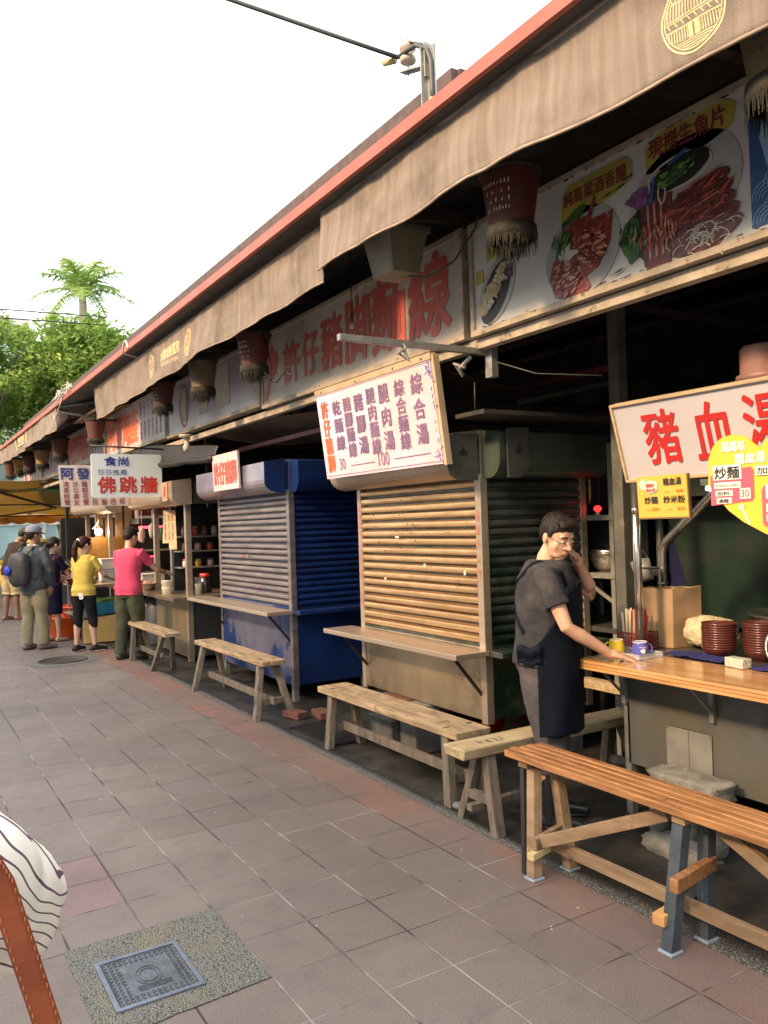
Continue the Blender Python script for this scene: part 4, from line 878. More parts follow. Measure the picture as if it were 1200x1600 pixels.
# hood end plates with fleur de lis
b = MB()
def endplate(b, pts, y0, y1): b.prism(pts, (0, y1, 0), (1, 0, 0), (0, 0, 1), 0, y1-y0)
b.prism([(2.94, 1.93), (2.955, 1.90), (2.99, 1.875), (3.03, 1.865), (3.17, 1.865), (3.17, 2.16), (2.94, 2.14)], (0, 4.05, 0), (1, 0, 0), (0, 0, 1), .0, .012)
b.prism([(3.255, 1.87), (3.34, 1.87), (3.385, 1.885), (3.415, 1.92), (3.43, 1.97), (3.43, 2.18), (3.255, 2.175)], (0, 3.855, 0), (1, 0, 0), (0, 0, 1), .0, .012)
b.build('end_plate', M('dull_grey_plate', (.16, .155, .14), (.10, .10, .09), scale=5, rough=.4, metal=.6, c3=(.05, .045, .035), c3scale=3), ob)
def fleur(b, x, z, y, s):
    P2 = Plane((x, y, z), (1, 0, 0), UP); P2.blob(b, 0, .01*s, .006*s, .022*s, 0, n=12)
    for q in (-1, 1): P2.blob(b, q*.012*s, .006*s, .014*s, .005*s, 0, rot=q*-.9, n=10); P2.blob(b, q*.017*s, -.001*s, .005*s, .005*s, 0, n=8)
    P2.line(b, -.012*s, -.008*s, .012*s, -.008*s, .004*s, .003)
b = MB(); fleur(b, 3.06, 2.03, 4.036, 1.3); fleur(b, 3.34, 2.03, 3.841, 1.2); b.build('fleur_mark', black_t, ob)
mb = MB(); mb.box(2.98, 4.35, 3.72, 4.0, 2.235, 2.262); single('hood_plank', mb, M('old_dark_board', (.05, .04, .03), (.025, .02, .016), scale=6, stretch=(.5, 4, 4), rough=.7), 'dark plank lying across the top of the stainless booth', 'plank', bevel=.002)
b = MB(); rnd = random.Random(17)
P_ = Plane((3.1795, 5.55, .84), NX, UP)
for k in range(46):
    x, y = rnd.gauss(.62, .30), rnd.choice((.62, .70, .76, .84, .92, .58))+rnd.gauss(0, .012)
    if .02 < x < 1.38: P_.blob(b, x, y, rnd.uniform(.004, .018), rnd.uniform(.002, .006), 0, n=7, wob=.4, seed=k, t=.0012)
b.build('dirt_fleck', M('dark_dirt_fleck', (.05, .035, .025), rough=.8, bump=0), ob)
b = MB()
for (x, y, w_, h) in ((.50, .66, .05, .015), (.86, .46, .022, .022), (1.32, .42, .02, .03), (.33, .35, .03, .015)): P_.rect(b, x, x+w_, y, y+h, .001, .001)
b.build('sticker_scrap', M('pale_sticker_scrap', (.50, .52, .46), rough=.6, bump=0), ob)
# blue booth
bb = booth('blue painted booth with closed grey shutter and a pink sign on its hood', 3.14, 3.95, 6.80, 8.66, .15, .885, 1.93, blue_sh, blue, blue, M('blue_grey_panel', (.20, .21, .30), (.13, .14, .24), scale=3, rough=.35, metal=.55, c3=(.012, .045, .20), c3scale=2.0, c3ramp=(.50, .56)), blue_sh, (M('violet_grey_hood', (.36, .34, .38), (.22, .22, .32), scale=4, rough=.32, metal=.6), blue, blue), 1, .27, .35, 18)
b = MB(); b.prism([(2.90, 2.0), (2.92, 1.965), (2.96, 1.935), (3.02, 1.92), (3.10, 1.92), (3.10, 2.235), (2.90, 2.20)], (0, 6.79, 0), (1, 0, 0), (0, 0, 1), .0, .012); b.build('end_plate', blue, bb)
b = MB(); b.box(3.11, 3.135, 6.79, 8.3, .02, .035)
b = MB()
for (x, y) in ((3.17, 6.84), (3.17, 8.6), (3.9, 6.84), (3.9, 8.6)): b.leg((x, y, .0), (x, y, .15), .05, .05)
b.build('foot', galv, bb)
P_ = Plane((2.868, 8.02, 1.99), NX, Vector((-.03, 0, 1)).normalized()); t = thing('pig_trotter_sign', 'small pink sign with four faded red characters on the blue booth hood', 'sign', (2.868, 7.7, 1.99))
P_.board(.70, .36, .02).build('panel', pink_p, t); b = MB(); P_.text(b, '許仔豬脚', .04, .06, .62, .22, .035); b.build('lettering', redf_t, t)
b = MB(); b.add([P_.p(.45, .0, -.03), P_.p(.7, 0, -.03)], []) if False else None

b = MB(); P_ = Plane((3.119, 8.60, .89), NX, UP)
for (x, y, w_, h) in ((.62, .42, .05, .015), (.78, .425, .05, .02), (1.02, .12, .03, .012)): P_.rect(b, x, x+w_, y, y+h, .0, .001)
b.build('sticker_scrap', M('red_sticker_scrap', (.45, .10, .09), rough=.6, bump=0), bb)
# bricks and blocks under the booths
mb = MB(); mb.box(3.08, 3.34, 4.93, 5.05, .20, .335); mb.box(3.10, 3.33, 5.16, 5.27, .2, .335); mb.box(3.12, 3.30, 5.06, 5.155, .24, .335)
single('brick_stack', mb, brick, 'red bricks stacked on grey blocks under the stainless booth', 'bricks', bevel=.006)
mb = MB(); mb.box(3.07, 3.36, 4.70, 4.90, 0, .335); single('concrete_block', mb, M('wet_grey_block', (.16, .165, .16), (.09, .095, .095), scale=9, rough=.7, bump=.5), 'nearer grey concrete block under the stainless booth', 'block', 'grey blocks under the booth', bevel=.01)
mb = MB(); mb.box(3.05, 3.36, 4.98, 5.30, 0, .195); single('concrete_block', mb, MATS['wet_grey_block'], 'low grey concrete block below the red bricks', 'block', 'grey blocks under the booth', bevel=.01)
for (x, y, rz, lab) in ((2.90, 6.28, .2, 'loose red brick on the floor by the foot of the blue booth'), (3.08, 6.14, -.1, 'loose red brick right of its neighbour near the blue booth')):
    mb = MB(); mb.box(-.055, .055, -.11, .11, 0, .058); mb.xf(Matrix.Translation((x, y, 0)) @ Matrix.Rotation(rz, 4, 'Z')); single('brick', mb, brick, lab, 'brick', 'loose bricks by the blue booth', bevel=.005)
mb = MB(); mb.lathe([(.20, 0), (.24, .02), (.29, .14), (.31, .15), (.31, .16), (.28, .16), (.22, .03), (.0, .03)], (3.72, 4.95, 0), n=28, closed=False); single('red_basin', mb, M('bright_red_plastic', (.55, .04, .015), rough=.3, bump=0), 'bright red plastic basin under the stainless booth behind the bench', 'basin')
for y in (4.15, 5.45):
    mb = MB(); mb.box(3.95, 4.1, y, y+.15, 0, .335); single('support_block', mb, MATS['wet_grey_block'], 'rear support block under the stainless booth, %s end' % ('near' if y < 5 else 'far'), 'block', 'grey blocks under the booth')

# ---------------------------------------------------------------- benches
def bench_y(label, x0, x1, y0, y1, z, feet, group='plain wooden benches', seat=wood_old, legm=wood_leg, th=.042, low=.14):
    """feet: (xf, xb, ynear, yfar) on the ground"""
    t = thing('wooden_bench', label, 'bench', ((x0+x1)/2, (y0+y1)/2, 0), group)
    rnd = random.Random(int(y0*100))
    def top(u, v):
        return (x0+(x1-x0)*u, y0+(y1-y0)*v, z + .003*noise.noise((u*2, v*6, y0)))
    b = MB(); b.hexa([(x0+.004, y0, z-th), (x1, y0+.004, z-th), (x1-.002, y1, z-th), (x0, y1-.006, z-th)], [(x0, y0+.002, z), (x1, y0, z), (x1-.003, y1-.004, z), (x0+.003, y1, z)]); b.build('seat', seat, t, bevel=.005)
    xf, xb, yn, yf = feet; L_ = y1-y0
    tn, tf = yn + (y0+.16-yn)*.9, yf + (y1-.16-yf)*.9
    legs = []
    for (fx, fy, tx, ty) in ((xf, yn, x0+.045, tn), (xb, yn, x1-.045, tn), (xf, yf, x0+.045, tf), (xb, yf, x1-.045, tf)):
        b = MB(); b.leg((fx, fy, 0), (tx, ty, z-th), .050, .062); b.build('leg', legm, t, bevel=.003)
        b = MB(); b.box(tx-.02, tx+.02, ty-.009, ty+.009, z+.0005, z+.0025); b.build('tenon_end', M('dark_end_grain', (.10, .075, .045), rough=.8), t)
        legs.append((fx, fy, tx, ty))
    q = low/(z-th)
    for a, c in ((legs[0], legs[1]), (legs[2], legs[3])):
        pa = (a[0]+(a[2]-a[0])*q, a[1]+(a[3]-a[1])*q, low); pc = (c[0]+(c[2]-c[0])*q, c[1]+(c[3]-c[1])*q, low)
        b = MB(); b.beam(pa, pc, .028, .05); b.build('stretcher', legm, t, bevel=.002)
    b = MB(); xm = (xf+xb)/2; b.beam((xm, legs[0][1]-.02, low+.01), (xm, legs[2][1]+.02, low+.01), .026, .058); b.build('long_stretcher', legm, t, bevel=.002)
    return t
bench_y('long pale wooden bench before the warm lit stainless booth', 2.695, 2.945, 3.71, 5.44, .42, (2.685, 2.95, 3.77, 5.25))
bench_y('plain wooden bench standing before the blue booth', 2.66, 2.885, 6.40, 8.16, .475, (2.575, 2.90, 6.34, 7.93))
bench_y('farther short wooden bench before the open stall by the man in pink', 2.56, 2.745, 8.86, 10.50, .475, (2.56, 2.80, 9.38, 10.3))
# crosswise bench
t = thing('wooden_bench', 'thick grey topped bench set crosswise against the end of the long pale bench', 'bench', (3.0, 3.43, 0), 'plain wooden benches')
x0, x1, y0, y1, z = 2.47, 3.95, 3.335, 3.525, .445
b = MB(); b.hexa([(x0, y0+.01, z-.055), (x1, y0, z-.055), (x1, y1, z-.055), (x0+.01, y1-.005, z-.055)], [(x0+.004, y0+.004, z), (x1, y0, z), (x1, y1, z), (x0, y1, z)]); b.build('seat', wood_x, t, bevel=.008)
for fx, fy, tx, ty in ((2.62, 3.27, 2.66, 3.385), (2.65, 3.60, 2.68, 3.475), (3.72, 3.27, 3.66, 3.385), (3.72, 3.59, 3.66, 3.475)):
    b = MB(); b.leg((fx, fy, 0), (tx, ty, z-.055), .062, .052); b.build('leg', wood_leg, t, bevel=.004)
b = MB(); b.beam((2.64, 3.30, .16), (2.65, 3.57, .15), .03, .05); b.build('stretcher', wood_leg, t, bevel=.002)
b = MB(); b.beam((3.70, 3.30, .16), (3.70, 3.57, .15), .03, .05); b.build('stretcher', wood_leg, t, bevel=.002)
b = MB(); b.beam((2.56, 3.43, .115), (3.76, 3.43, .125), .045, .035); b.build('long_stretcher', wood_leg, t, bevel=.002)
P_ = Plane((2.62, 3.37, z), (1, 0, 0), (0, 1, 0)); b = MB(); rnd = random.Random(5)
for k in range(9): P_.line(b, .02*k+rnd.uniform(-.01, .01), rnd.uniform(0, .02), .02*k+rnd.uniform(-.01, .02), .05+rnd.uniform(0, .03), .004, .0015)
b.build('carved_mark', black_t, t)
mb = MB(); mb.lathe([(.0, 0), (.03, .002), (.045, .02), (.04, .035), (.0, .04)], (2.70, 3.70, 0), n=12); single('pebble_stone', mb, MATS['wet_grey_block'], 'small dark stone on the ground beside the crosswise bench foot', 'stone')
# slatted bench
t = thing('slatted_bench', 'long orange varnished slatted bench on patched timber legs, nearest the camera', 'bench', (2.64, 2.0, 0))
ya, yb, z = .62, 3.10, .50
for k in range(5):
    b = MB(); xs = 2.525 + k*.0475; e = (.02, -.015, -.0, -.01, .0)[k]
    b.box(xs, xs+.0395, ya, yb-e*.6-.006*k, z-.032, z); b.build('slat', wood_or, t, bevel=.005)
b = MB()
for y in (2.98, 2.09, 1.16): b.box(2.545, 2.735, y-.03, y+.03, z-.066, z-.0335)
b.build('cross_batten', wood_raw, t, bevel=.002)
b = MB()
for y in (2.98, 2.09, 1.16):
    for k in range(5):
        for q in (-.014, .014): b.lathe([(.0028, 0), (.0028, .0008), (0, .0009)], (2.545+k*.0475, y+q, z+.0002), n=8)
b.build('nail_heads', black_iron, t)
for fx, fy, tx, ty, m_ in ((2.44, 2.80, 2.575, 2.93, wood_raw), (2.645, 2.785, 2.71, 2.93, wood_raw), (2.43, 2.05, 2.565, 2.09, grey_paint), (2.615, 2.035, 2.715, 2.09, grey_paint), (2.43, 1.02, 2.57, 1.14, wood_raw), (2.63, 1.02, 2.71, 1.14, wood_raw)):
    b = MB(); b.leg((fx, fy, .012), (tx, ty, z-.067), .052, .05); b.build('leg', m_, t, bevel=.003, label='flaking grey painted leg' if m_ is grey_paint else 'bare timber leg')
    b = MB(); b.box(fx-.034, fx+.034, fy-.032, fy+.032, .001, .011); b.build('foot_pad', M('pale_blue_foot_pad', (.32, .38, .46), rough=.6), t, bevel=.002)
b = MB(); b.leg((2.43, 2.842, .014), (2.56, 2.985, z-.07), .03, .026); b.build('leg_brace', black_iron, t)
b = MB(); b.beam((2.475, 2.78, .165), (2.64, 2.22, .415), .03, .052); b.build('diagonal_brace', wood_raw, t, bevel=.002)
b = MB(); b.beam((2.635, 1.97, .435), (2.55, 1.30, .20), .03, .052); b.build('diagonal_brace', wood_raw, t, bevel=.002)
b = MB(); b.beam((2.55, 2.84, .135), (2.56, 1.0, .135), .028, .052); b.build('long_stretcher', wood_raw, t, bevel=.002)
b = MB(); b.beam((2.43, 2.785, .16), (2.72, 2.86, .165), .028, .05); b.build('stretcher', wood_raw, t, bevel=.002)
b = MB(); b.beam((2.40, 2.775, .115), (2.60, 2.83, .115), .035, .030); b.build('stretcher', M('fresh_pale_timber', (.62, .50, .25), (.52, .40, .18), rough=.6), t, bevel=.002)
b = MB(); b.beam((2.405, 2.005, .265), (2.70, 2.055, .265), .034, .052); b.build('stretcher', wood_or, t, bevel=.003)
b = MB(); b.beam((2.41, 2.085, .11), (2.52, 2.10, .11), .05, .04); b.build('stretcher', M('fresh_orange_timber', (.62, .33, .12), rough=.6), t, bevel=.002)
b = MB(); b.beam((2.52, 2.10, .11), (2.68, 2.12, .11), .04, .045); b.build('stretcher', grey_paint, t, bevel=.002)

# ---------------------------------------------------------------- nearest counter stall
t = thing('noodle_counter', 'counter stall with a thick orange wooden top and dented steel front, nearest the camera', 'food stall', (3.5, 1.8, 0))
zc = .87
b = MB()
for k in range(3): b.box(3.07+.0015*k, 3.46, -1.5, 3.145+.002*k, zc-.048+.0162*k, zc-.0332+.0162*k)
b.build('counter_top', wood_top, t, bevel=.002)
b = MB(); b.box(3.462, 4.25, -1.5, 3.20, zc-.05, zc-.006); b.build('work_surface', M('dark_steel_worktop', (.16, .15, .13), (.09, .085, .08), scale=5, rough=.35, metal=.6), t, bevel=.003)
b = MB(); b.box(3.40, 3.425, -1.5, 3.10, .275, zc-.052); b.build('front_panel', M('dull_grey_steel_panel', (.20, .21, .205), (.13, .14, .135), scale=3, stretch=(1, 1.5, .7), rough=.48, metal=.6, bump=.12, bscale=14, c3=(.18, .165, .12), c3scale=1.6, c3ramp=(.5, .7)), t, bevel=.002)
b = MB(); b.box(3.43, 4.25, 3.075, 3.10, .275, zc-.052); b.build('end_panel', steel_dk, t)
P_ = Plane((3.40, 2.84, .265), NX, UP); b = MB(); P_.rect(b, 0, .135, 0, .265, .001, .004); P_.rect(b, .137, .27, 0, .265, .001, .004)
b.build('access_door', M('pale_galvanised_door', (.34, .34, .30), (.26, .26, .24), scale=8, rough=.5, metal=.5), t)
b = MB()
for q in ((.01, .255), (.26, .255), (.26, .01), (.01, .01)): P_.blob(b, q[0], q[1], .004, .004, .0055, n=8)
P_.line(b, .136, 0, .136, .265, .003, .0056); P_.line(b, 0, .267, .27, .267, .003, .0056); P_.line(b, .272, 0, .272, .267, .003, .0056); b.build('door_edge', black_t, t)
for y in (3.10, 2.55, 1.9):
    b = MB(); b.box(3.372, 3.398, y-.013, y+.013, .60, zc-.05); b.box(3.12, 3.372, y-.013, y+.013, zc-.062, zc-.05); b.beam((3.385, y, .64), (3.20, y, zc-.06), .02, .008); b.build('shelf_bracket', galv, t, bevel=.001)
for x, y in ((3.42, 3.09), (4.2, 3.05), (3.42, -1.4), (4.2, -1.4)):
    b = MB(); b.box(x-.02, x+.02, y-.005, y+.035, 0, zc-.052 if x > 4 else .8); b.build('corner_leg', galv, t)
b = MB(); b.tube([(3.50, 3.08, zc-.006), (3.50, 3.08, 1.80)], .023, 14); b.tube([(3.50, 3.08, 1.62), (3.50, 3.08, 1.66)], .025, 14); b.build('pipe_post', chrome, t)
b = MB(); b.tube([(3.90, 3.25, zc-.01), (3.90, 3.25, 1.36)] + [(3.90, 3.25-.10*(1-math.cos(a)), 1.36+.12*math.sin(a)) for a in (.3, .6, .9, 1.1)] + [(3.90, 2.86, 1.74), (3.9, 2.6, 1.95)], .026, 14); b.tube([(3.90, 3.25, 1.20), (3.90, 3.25, 1.212)], .029, 14); b.tube([(3.90, 3.25, 1.29), (3.90, 3.25, 1.30)], .028, 14); b.tube([(3.5, 3.09, 1.32), (3.88, 3.25, 1.30)], .007, 6); b.build('bent_pipe', chrome, t)
# concrete support
t = thing('concrete_support', 'rough pale concrete block on stubby legs under the front of the counter', 'concrete block', (3.2, 2.62, 0))
def rock(b, c, r, seed, e=.35, n=26, m=14, amp=.10):
    s = len(b.v); b.ell((0, 0, 0), (1, 1, 1), n, m)
    for i in range(s, len(b.v)):
        p = b.v[i]; q = Vector([math.copysign(abs(a)**e, a) for a in p]); k = 1 + amp*noise.noise(q*1.6 + Vector((seed, 0, 0))) + amp*.5*noise.noise(q*5 + Vector((seed, 3, 0))) + amp*.3*noise.noise(q*13)
        b.v[i] = Vector(c) + Vector((q.x*r[0]*k, q.y*r[1]*k, q.z*r[2]*k))
b = MB(); rock(b, (3.27, 2.60, .315), (.085, .20, .045), 3, amp=.22); b.build('top_slab', concrete, t)
for y in (2.77, 2.60, 2.44): b = MB(); rock(b, (3.24, y, .15), (.05, .030, .13), y); b.build('stub', concrete, t)
b = MB(); rock(b, (3.19, 2.62, .0), (.09, .19, .06), 7, e=.6, amp=.25); b.build('base', concrete, t)
# sign over the counter
t = thing('pig_blood_soup_sign', 'large grey white sign with bold red brush characters over the nearest counter', 'sign', (3.25, 2.2, 1.8))
P_ = Plane((3.305, 2.945, 1.80), NX, Vector((-.27, 0, 1)).normalized()); W, H_ = 1.75, .385
P_.board(W, H_, .04).build('panel', M('grey_white_sign_panel', (.44, .43, .45), (.39, .38, .40), scale=2, rough=.4, bump=.02), t)
b = MB()
for q in ((-.014, W, H_, H_+.014), (-.014, W, -.014, 0), (-.014, 0, 0, H_)): b.prism([(q[0], q[2]), (q[1], q[2]), (q[1], q[3]), (q[0], q[3])], P_.o, P_.u, P_.v, -.05, .014)
b.build('frame', M('pale_wood_frame', (.46, .35, .21), (.36, .27, .16), scale=9, stretch=(4, .5, 4), rough=.6), t, bevel=.002)
b = MB()
for c, x in (('豬', .165), ('血', .455), ('湯', .72)): P_.text(b, c, x, .07, .20, .265, .020, shear=.0)
b.build('lettering', M('signal_red_brush_lettering', (.42, .018, .016), (.36, .015, .014), rough=.5, bump=0), t)
# yellow price sign
t = thing('price_sign', 'small square yellow price sign hanging under the left end of the big sign', 'sign', (3.1, 2.57, 1.61))
P_ = Plane((3.24, 2.83, 1.60), NX, Vector((-.05, 0, 1)).normalized()); P_.board(.30, .205, .012).build('panel', yellow_p, t)
b = MB(); P_.text(b, '豬血湯', .165, .155, .105, .035, .025); P_.text(b, '炒麵', .045, .068, .08, .035, .025); P_.text(b, '炒米粉', .16, .068, .125, .035, .025); b.build('lettering', black_t, t)
b = MB(); P_.text(b, '$40', .24, .115, .04, .018, .012); P_.text(b, '$30', .09, .030, .04, .018, .012); P_.text(b, '$30', .24, .030, .04, .018, .012)
for x, y in ((.17, .122), (.05, .036), (.18, .036)): P_.line(b, x, y, x+.03, y, .002)
P_.text(b, '媽媽味', .062, .150, .05, .018, .02, lift=.009); P_.text(b, '豬血湯', .062, .128, .055, .016, .02, lift=.009); b.build('red_lettering', red_t, t)
b = MB(); P_.blob(b, .085, .152, .048, .032, .003, wob=.06); P_.blob(b, .04, .165, .022, .028, .0034, wob=.08); b.build('cloud_patch', M('pale_cloud_print', (.66, .58, .50), rough=.5, bump=0), t)
b = MB(); b.prism([(.3002, 0), (.308, 0), (.308, .205), (.3002, .205)], P_.o, P_.u, P_.v, -.014, .002); b.prism([(0, -.008), (.308, -.008), (.308, -.0002), (0, -.0002)], P_.o, P_.u, P_.v, -.014, .002); b.build('frame', M('brown_sign_edge', (.16, .10, .04), rough=.6), t)
# round yellow and pink board
t = thing('menu_cutout', 'round edged yellow menu board with pink price cards in front of the big sign', 'sign', (3.1, 2.1, 1.55))
P_ = Plane((3.12, 2.33, 1.52), NX, UP)
b = MB(); P_.poly(b, [(.0, .22), (.005, .27), (.005, .33), (.03, .385), (.07, .418), (.13, .43), (.19, .415), (.235, .375), (.26, .36), (.30, .41), (.37, .43), (.46, .42), (.54, .37), (.60, .28), (.60, .1), (.55, .03), (.45, -.02), (.36, -.025), (.27, .0), (.17, .05), (.10, .10), (.045, .16)], -.012, .012); b.build('board', yellow_b, t)
b = MB(); P_.poly(b, [(.015, .125), (.215, .14), (.225, .155), (.225, .27), (.21, .285), (.03, .27), (.015, .25)], .001, .002); P_.poly(b, [(.27, .03), (.50, .03), (.50, .20), (.27, .20), (.26, .18), (.26, .05)], .001, .002); b.build('pink_card', pinkred, t)
b = MB(); wl = M('pale_label', (.68, .70, .62), rough=.5, bump=0)
for q in ((.03, .17, .235, .30), (.035, .165, .198, .225), (.04, .125, .165, .190), (.045, .12, .132, .158), (.16, .21, .150, .195), (.235, .36, .245, .285), (.28, .48, .145, .205), (.28, .40, .09, .125), (.28, .36, .05, .08)): P_.rect(b, *q, .004, .002)
b.build('label_card', wl, t)
b = MB(); P_.text(b, '炒麵', .04, .24, .12, .052, .022, lift=.0075); P_.text(b, 'Fried noodles', .045, .205, .11, .013, .008, lift=.0075); P_.text(b, '炒米粉', .29, .15, .18, .05, .02, lift=.0075); P_.text(b, 'Fried rice noodles', .29, .10, .10, .014, .008, lift=.0075); P_.text(b, '加大', .245, .25, .10, .028, .02, lift=.0075); P_.text(b, '加料', .05, .169, .06, .016, .015, lift=.0075); P_.text(b, '湯麵', .055, .136, .05, .016, .015, lift=.0075); b.build('lettering', black_t, t)
b = MB(); P_.text(b, '30', .167, .157, .036, .032, .02, lift=.0075); b.build('price_lettering', pinkred, t)
b = MB(); P_.text(b, '媽媽味', .075, .355, .115, .045, .045, lift=.003); P_.text(b, '豬血湯', .14, .30, .14, .045, .045, lift=.003); P_.line(b, .165, .11, .20, .04, .010, .003); P_.blob(b, .163, .115, .012, .014, .003); b.build('cream_lettering', M('cream_print', (.74, .70, .55), rough=.5, bump=0), t)
# pot on top of the sign, lamp behind
mb = MB(); mb.lathe([(.11, 0), (.12, .01), (.118, .03), (.10, .035), (.10, .15), (.09, .165), (.0, .17)], (3.48, 2.28, 2.215), n=26); single('clay_lid', mb, M('dusty_pink_brown_enamel', (.24, .13, .11), (.18, .10, .085), rough=.5), 'dusty brown pot lid standing on top of the big sign', 'pot lid', base=(3.48, 2.28, 2.215))
t = thing('strip_lamp', 'short fluorescent lamp glowing under the big sign', 'lamp', (3.9, 2.85, 1.7))
b = MB(); b.box(3.84, 3.92, 2.2, 2.92, 1.765, 1.80); b.build('fitting', M('pale_green_lamp_body', (.40, .42, .30), rough=.5), t, bevel=.003)
b = MB(); b.tube([(3.87, 2.25, 1.748), (3.87, 2.90, 1.748)], .013, 10); b.build('tube', M('fluorescent_tube', (.75, .95, .70), emit=5, bump=0), t)
# goods on the counter
def mug(x, y, m_, lab, logo=False):
    t = thing('enamel_mug', lab, 'mug', (x, y, zc), None)
    prof = [(.0, .001), (.036, .001), (.041, .006), (.043, .02), (.041, .045), (.036, .062), (.036, .070), (.033, .070), (.033, .062), (.036, .02), (.0, .012)]
    b = MB(); b.lathe(prof, (x, y, zc+.006), n=26, closed=False); b.build('body', m_, t)
    b = MB(); b.lathe([(.0362, .069), (.0372, .073), (.034, .0735), (.033, .068)], (x, y, zc+.006), n=26, closed=False); b.build('rim', cream, t)
    s = 1 if logo else -1; d = Vector((.8528, -.5212, 0))*s; b = MB()
    b.tube([Vector((x, y, zc+.041)) + d*(.038+.026*math.sin(a)) + Vector((0, 0, .024*math.cos(a))) for a in [PI*k/10 for k in range(11)]], .0045, 8); b.build('handle', m_, t)
    if logo:
        b = MB(); P2 = Plane((x-.0216, y-.0375, zc+.02), (.8528, -.5212, 0), UP); 
        P2.blob(b, 0, .014, .013, .011, .0006, wob=.12, n=18, t=.0006); P2.text(b, 'MARKET', -.018, .030, .036, .006, .02, lift=.001); P2.blob(b, .006, .022, .004, .006, .0006, t=.0006)
        b.build('print', white_t, t)
mug(3.335, 3.10, mug_y, 'yellow enamel mug by the hand of the man in the apron')
mug(3.365, 2.965, mug_b, 'blue enamel mug with a white emblem beside the yellow mug', True)
mb = MB(); mb.box(3.26, 3.44, 2.88, 3.16, zc+.001, zc+.004)
for q in ((3.26, 3.263, 2.88, 3.16), (3.437, 3.44, 2.88, 3.16), (3.263, 3.437, 2.88, 2.883), (3.263, 3.437, 3.157, 3.16)): mb.box(*q, zc+.004, zc+.028)
single('clear_tray', mb, glass, 'clear plastic tray holding the two mugs', 'tray')
t = thing('chopstick_basket', 'dark red plastic basket of wrapped chopsticks behind the two mugs', 'basket', (3.56, 3.17, zc))
bx0, bx1, by0, by1 = 3.49, 3.64, 3.08, 3.23; b = MB()
for k in range(9):
    f = k/8
    for (pa, pb) in (((bx0, by0+(by1-by0)*f), None), ((bx1, by0+(by1-by0)*f), None), ((bx0+(bx1-bx0)*f, by0), None), ((bx0+(bx1-bx0)*f, by1), None)): b.box(pa[0]-.002, pa[0]+.002, pa[1]-.002, pa[1]+.002, zc+.004, zc+.095)
for z in (.004, .022, .036, .05, .064, .084):
    h = .010 if z in (.004, .084) else .004
    for q in ((bx0-.003, bx0+.003, by0, by1), (bx1-.003, bx1+.003, by0, by1), (bx0+.003, bx1-.003, by0-.003, by0+.003), (bx0+.003, bx1-.003, by1-.003, by1+.003)): b.box(*q, zc+z, zc+z+h)
b.box(bx0, bx1, by0, by1, zc+.001, zc+.004); b.build('basket', plast_red, t)
rnd = random.Random(8)
for k in range(20):
    red = k >= 8; y = by1-.010-.0068*k; x = bx0+.03+rnd.uniform(0, .09)
    b = MB(); b.beam((x, y, zc+.01), (x+rnd.uniform(-.01, .02), y+rnd.uniform(-.012, .012) + (-.02 if k > 16 else .0), zc+.205+rnd.uniform(-.015, .02)), .004, .013, up=(0, 1, 0)); b.build('chopstick_packet', stick_red if red else stick_wh, t)
b = MB()
def kb(u, v):   # paper bag: creased box, open at the top
    seg = u*4; i = int(min(seg, 3.999)); f = seg-i; cs = [(0, 0), (.20, -.03), (.24, -.20), (.04, -.17), (0, 0)]
    x = cs[i][0]+(cs[i+1][0]-cs[i][0])*f; y = cs[i][1]+(cs[i+1][1]-cs[i][1])*f
    k = 1+.03*v; bulge = .008*noise.noise((u*7, v*3, 2)); return (3.68+x*k+bulge, 3.21+y*k+bulge, zc-.004+.33*v+(.012*noise.noise((u*9, 5, 0)) if v > .95 else 0))
b.sheet(kb, 40, 12, t=.002, smooth=False); b.add([(3.69, 3.20, zc+.002), (3.88, 3.17, zc+.002), (3.91, 3.02, zc+.002), (3.73, 3.05, zc+.002)], [(0, 1, 2, 3)])
single('paper_bag', b, kraft, 'open brown kraft paper bag standing behind the chopstick basket', 'paper bag', base=(3.8, 3.1, zc-.004))
def bowls(x, y, n, lab):
    t = thing('bowl_stack', lab, 'bowls', (x, y, zc-.006), 'stacks of brown bowls')
    for k in range(n):
        z = zc-.006+.0125*k
        b = MB(); b.lathe([(.0, .0), (.040, .0), (.042, .006), (.062, .018), (.080, .036), (.088, .052), (.0895, .0565), (.086, .0565), (.078, .040), (.05, .018), (.0, .008)], (x+.0015*math.sin(k*2.1), y+.0015*math.cos(k*1.7), z), n=30, closed=False); b.build('bowl', bowl_m, t)
bowls(3.66, 2.70, 11, 'left of the brown bowl stacks, beside the bag of noodles'); bowls(3.72, 2.50, 12, 'middle stack of brown bowls, behind the foil box'); bowls(3.84, 2.34, 12, 'rightmost brown bowl stack, cut by the edge of the photo')
b = MB(); rock(b, (3.86, 2.90, .955), (.13, .13, .085), 4, e=.8, n=40, m=24, amp=.16); t = single('noodle_bag', b, noodle, 'pale bag of noodles heaped behind the left bowl stack', 'bag of noodles', base=(3.86, 2.9, .866))
b = MB(); rnd = random.Random(12)
for k in range(60):
    a = rnd.uniform(0, 2*PI); r = rnd.uniform(0, .09); p = Vector((3.86+r*math.cos(a), 2.90+r*math.sin(a), 1.035-r*r*4)); pts = [p + Vector((.02*math.sin(j+k)*j/3, .02*math.cos(j*1.3+k)*j/3, .006*math.sin(j*2+k))) for j in range(6)]
    b.tube(pts, .0022, 5)
b.build('noodle_strand', noodle, t); 
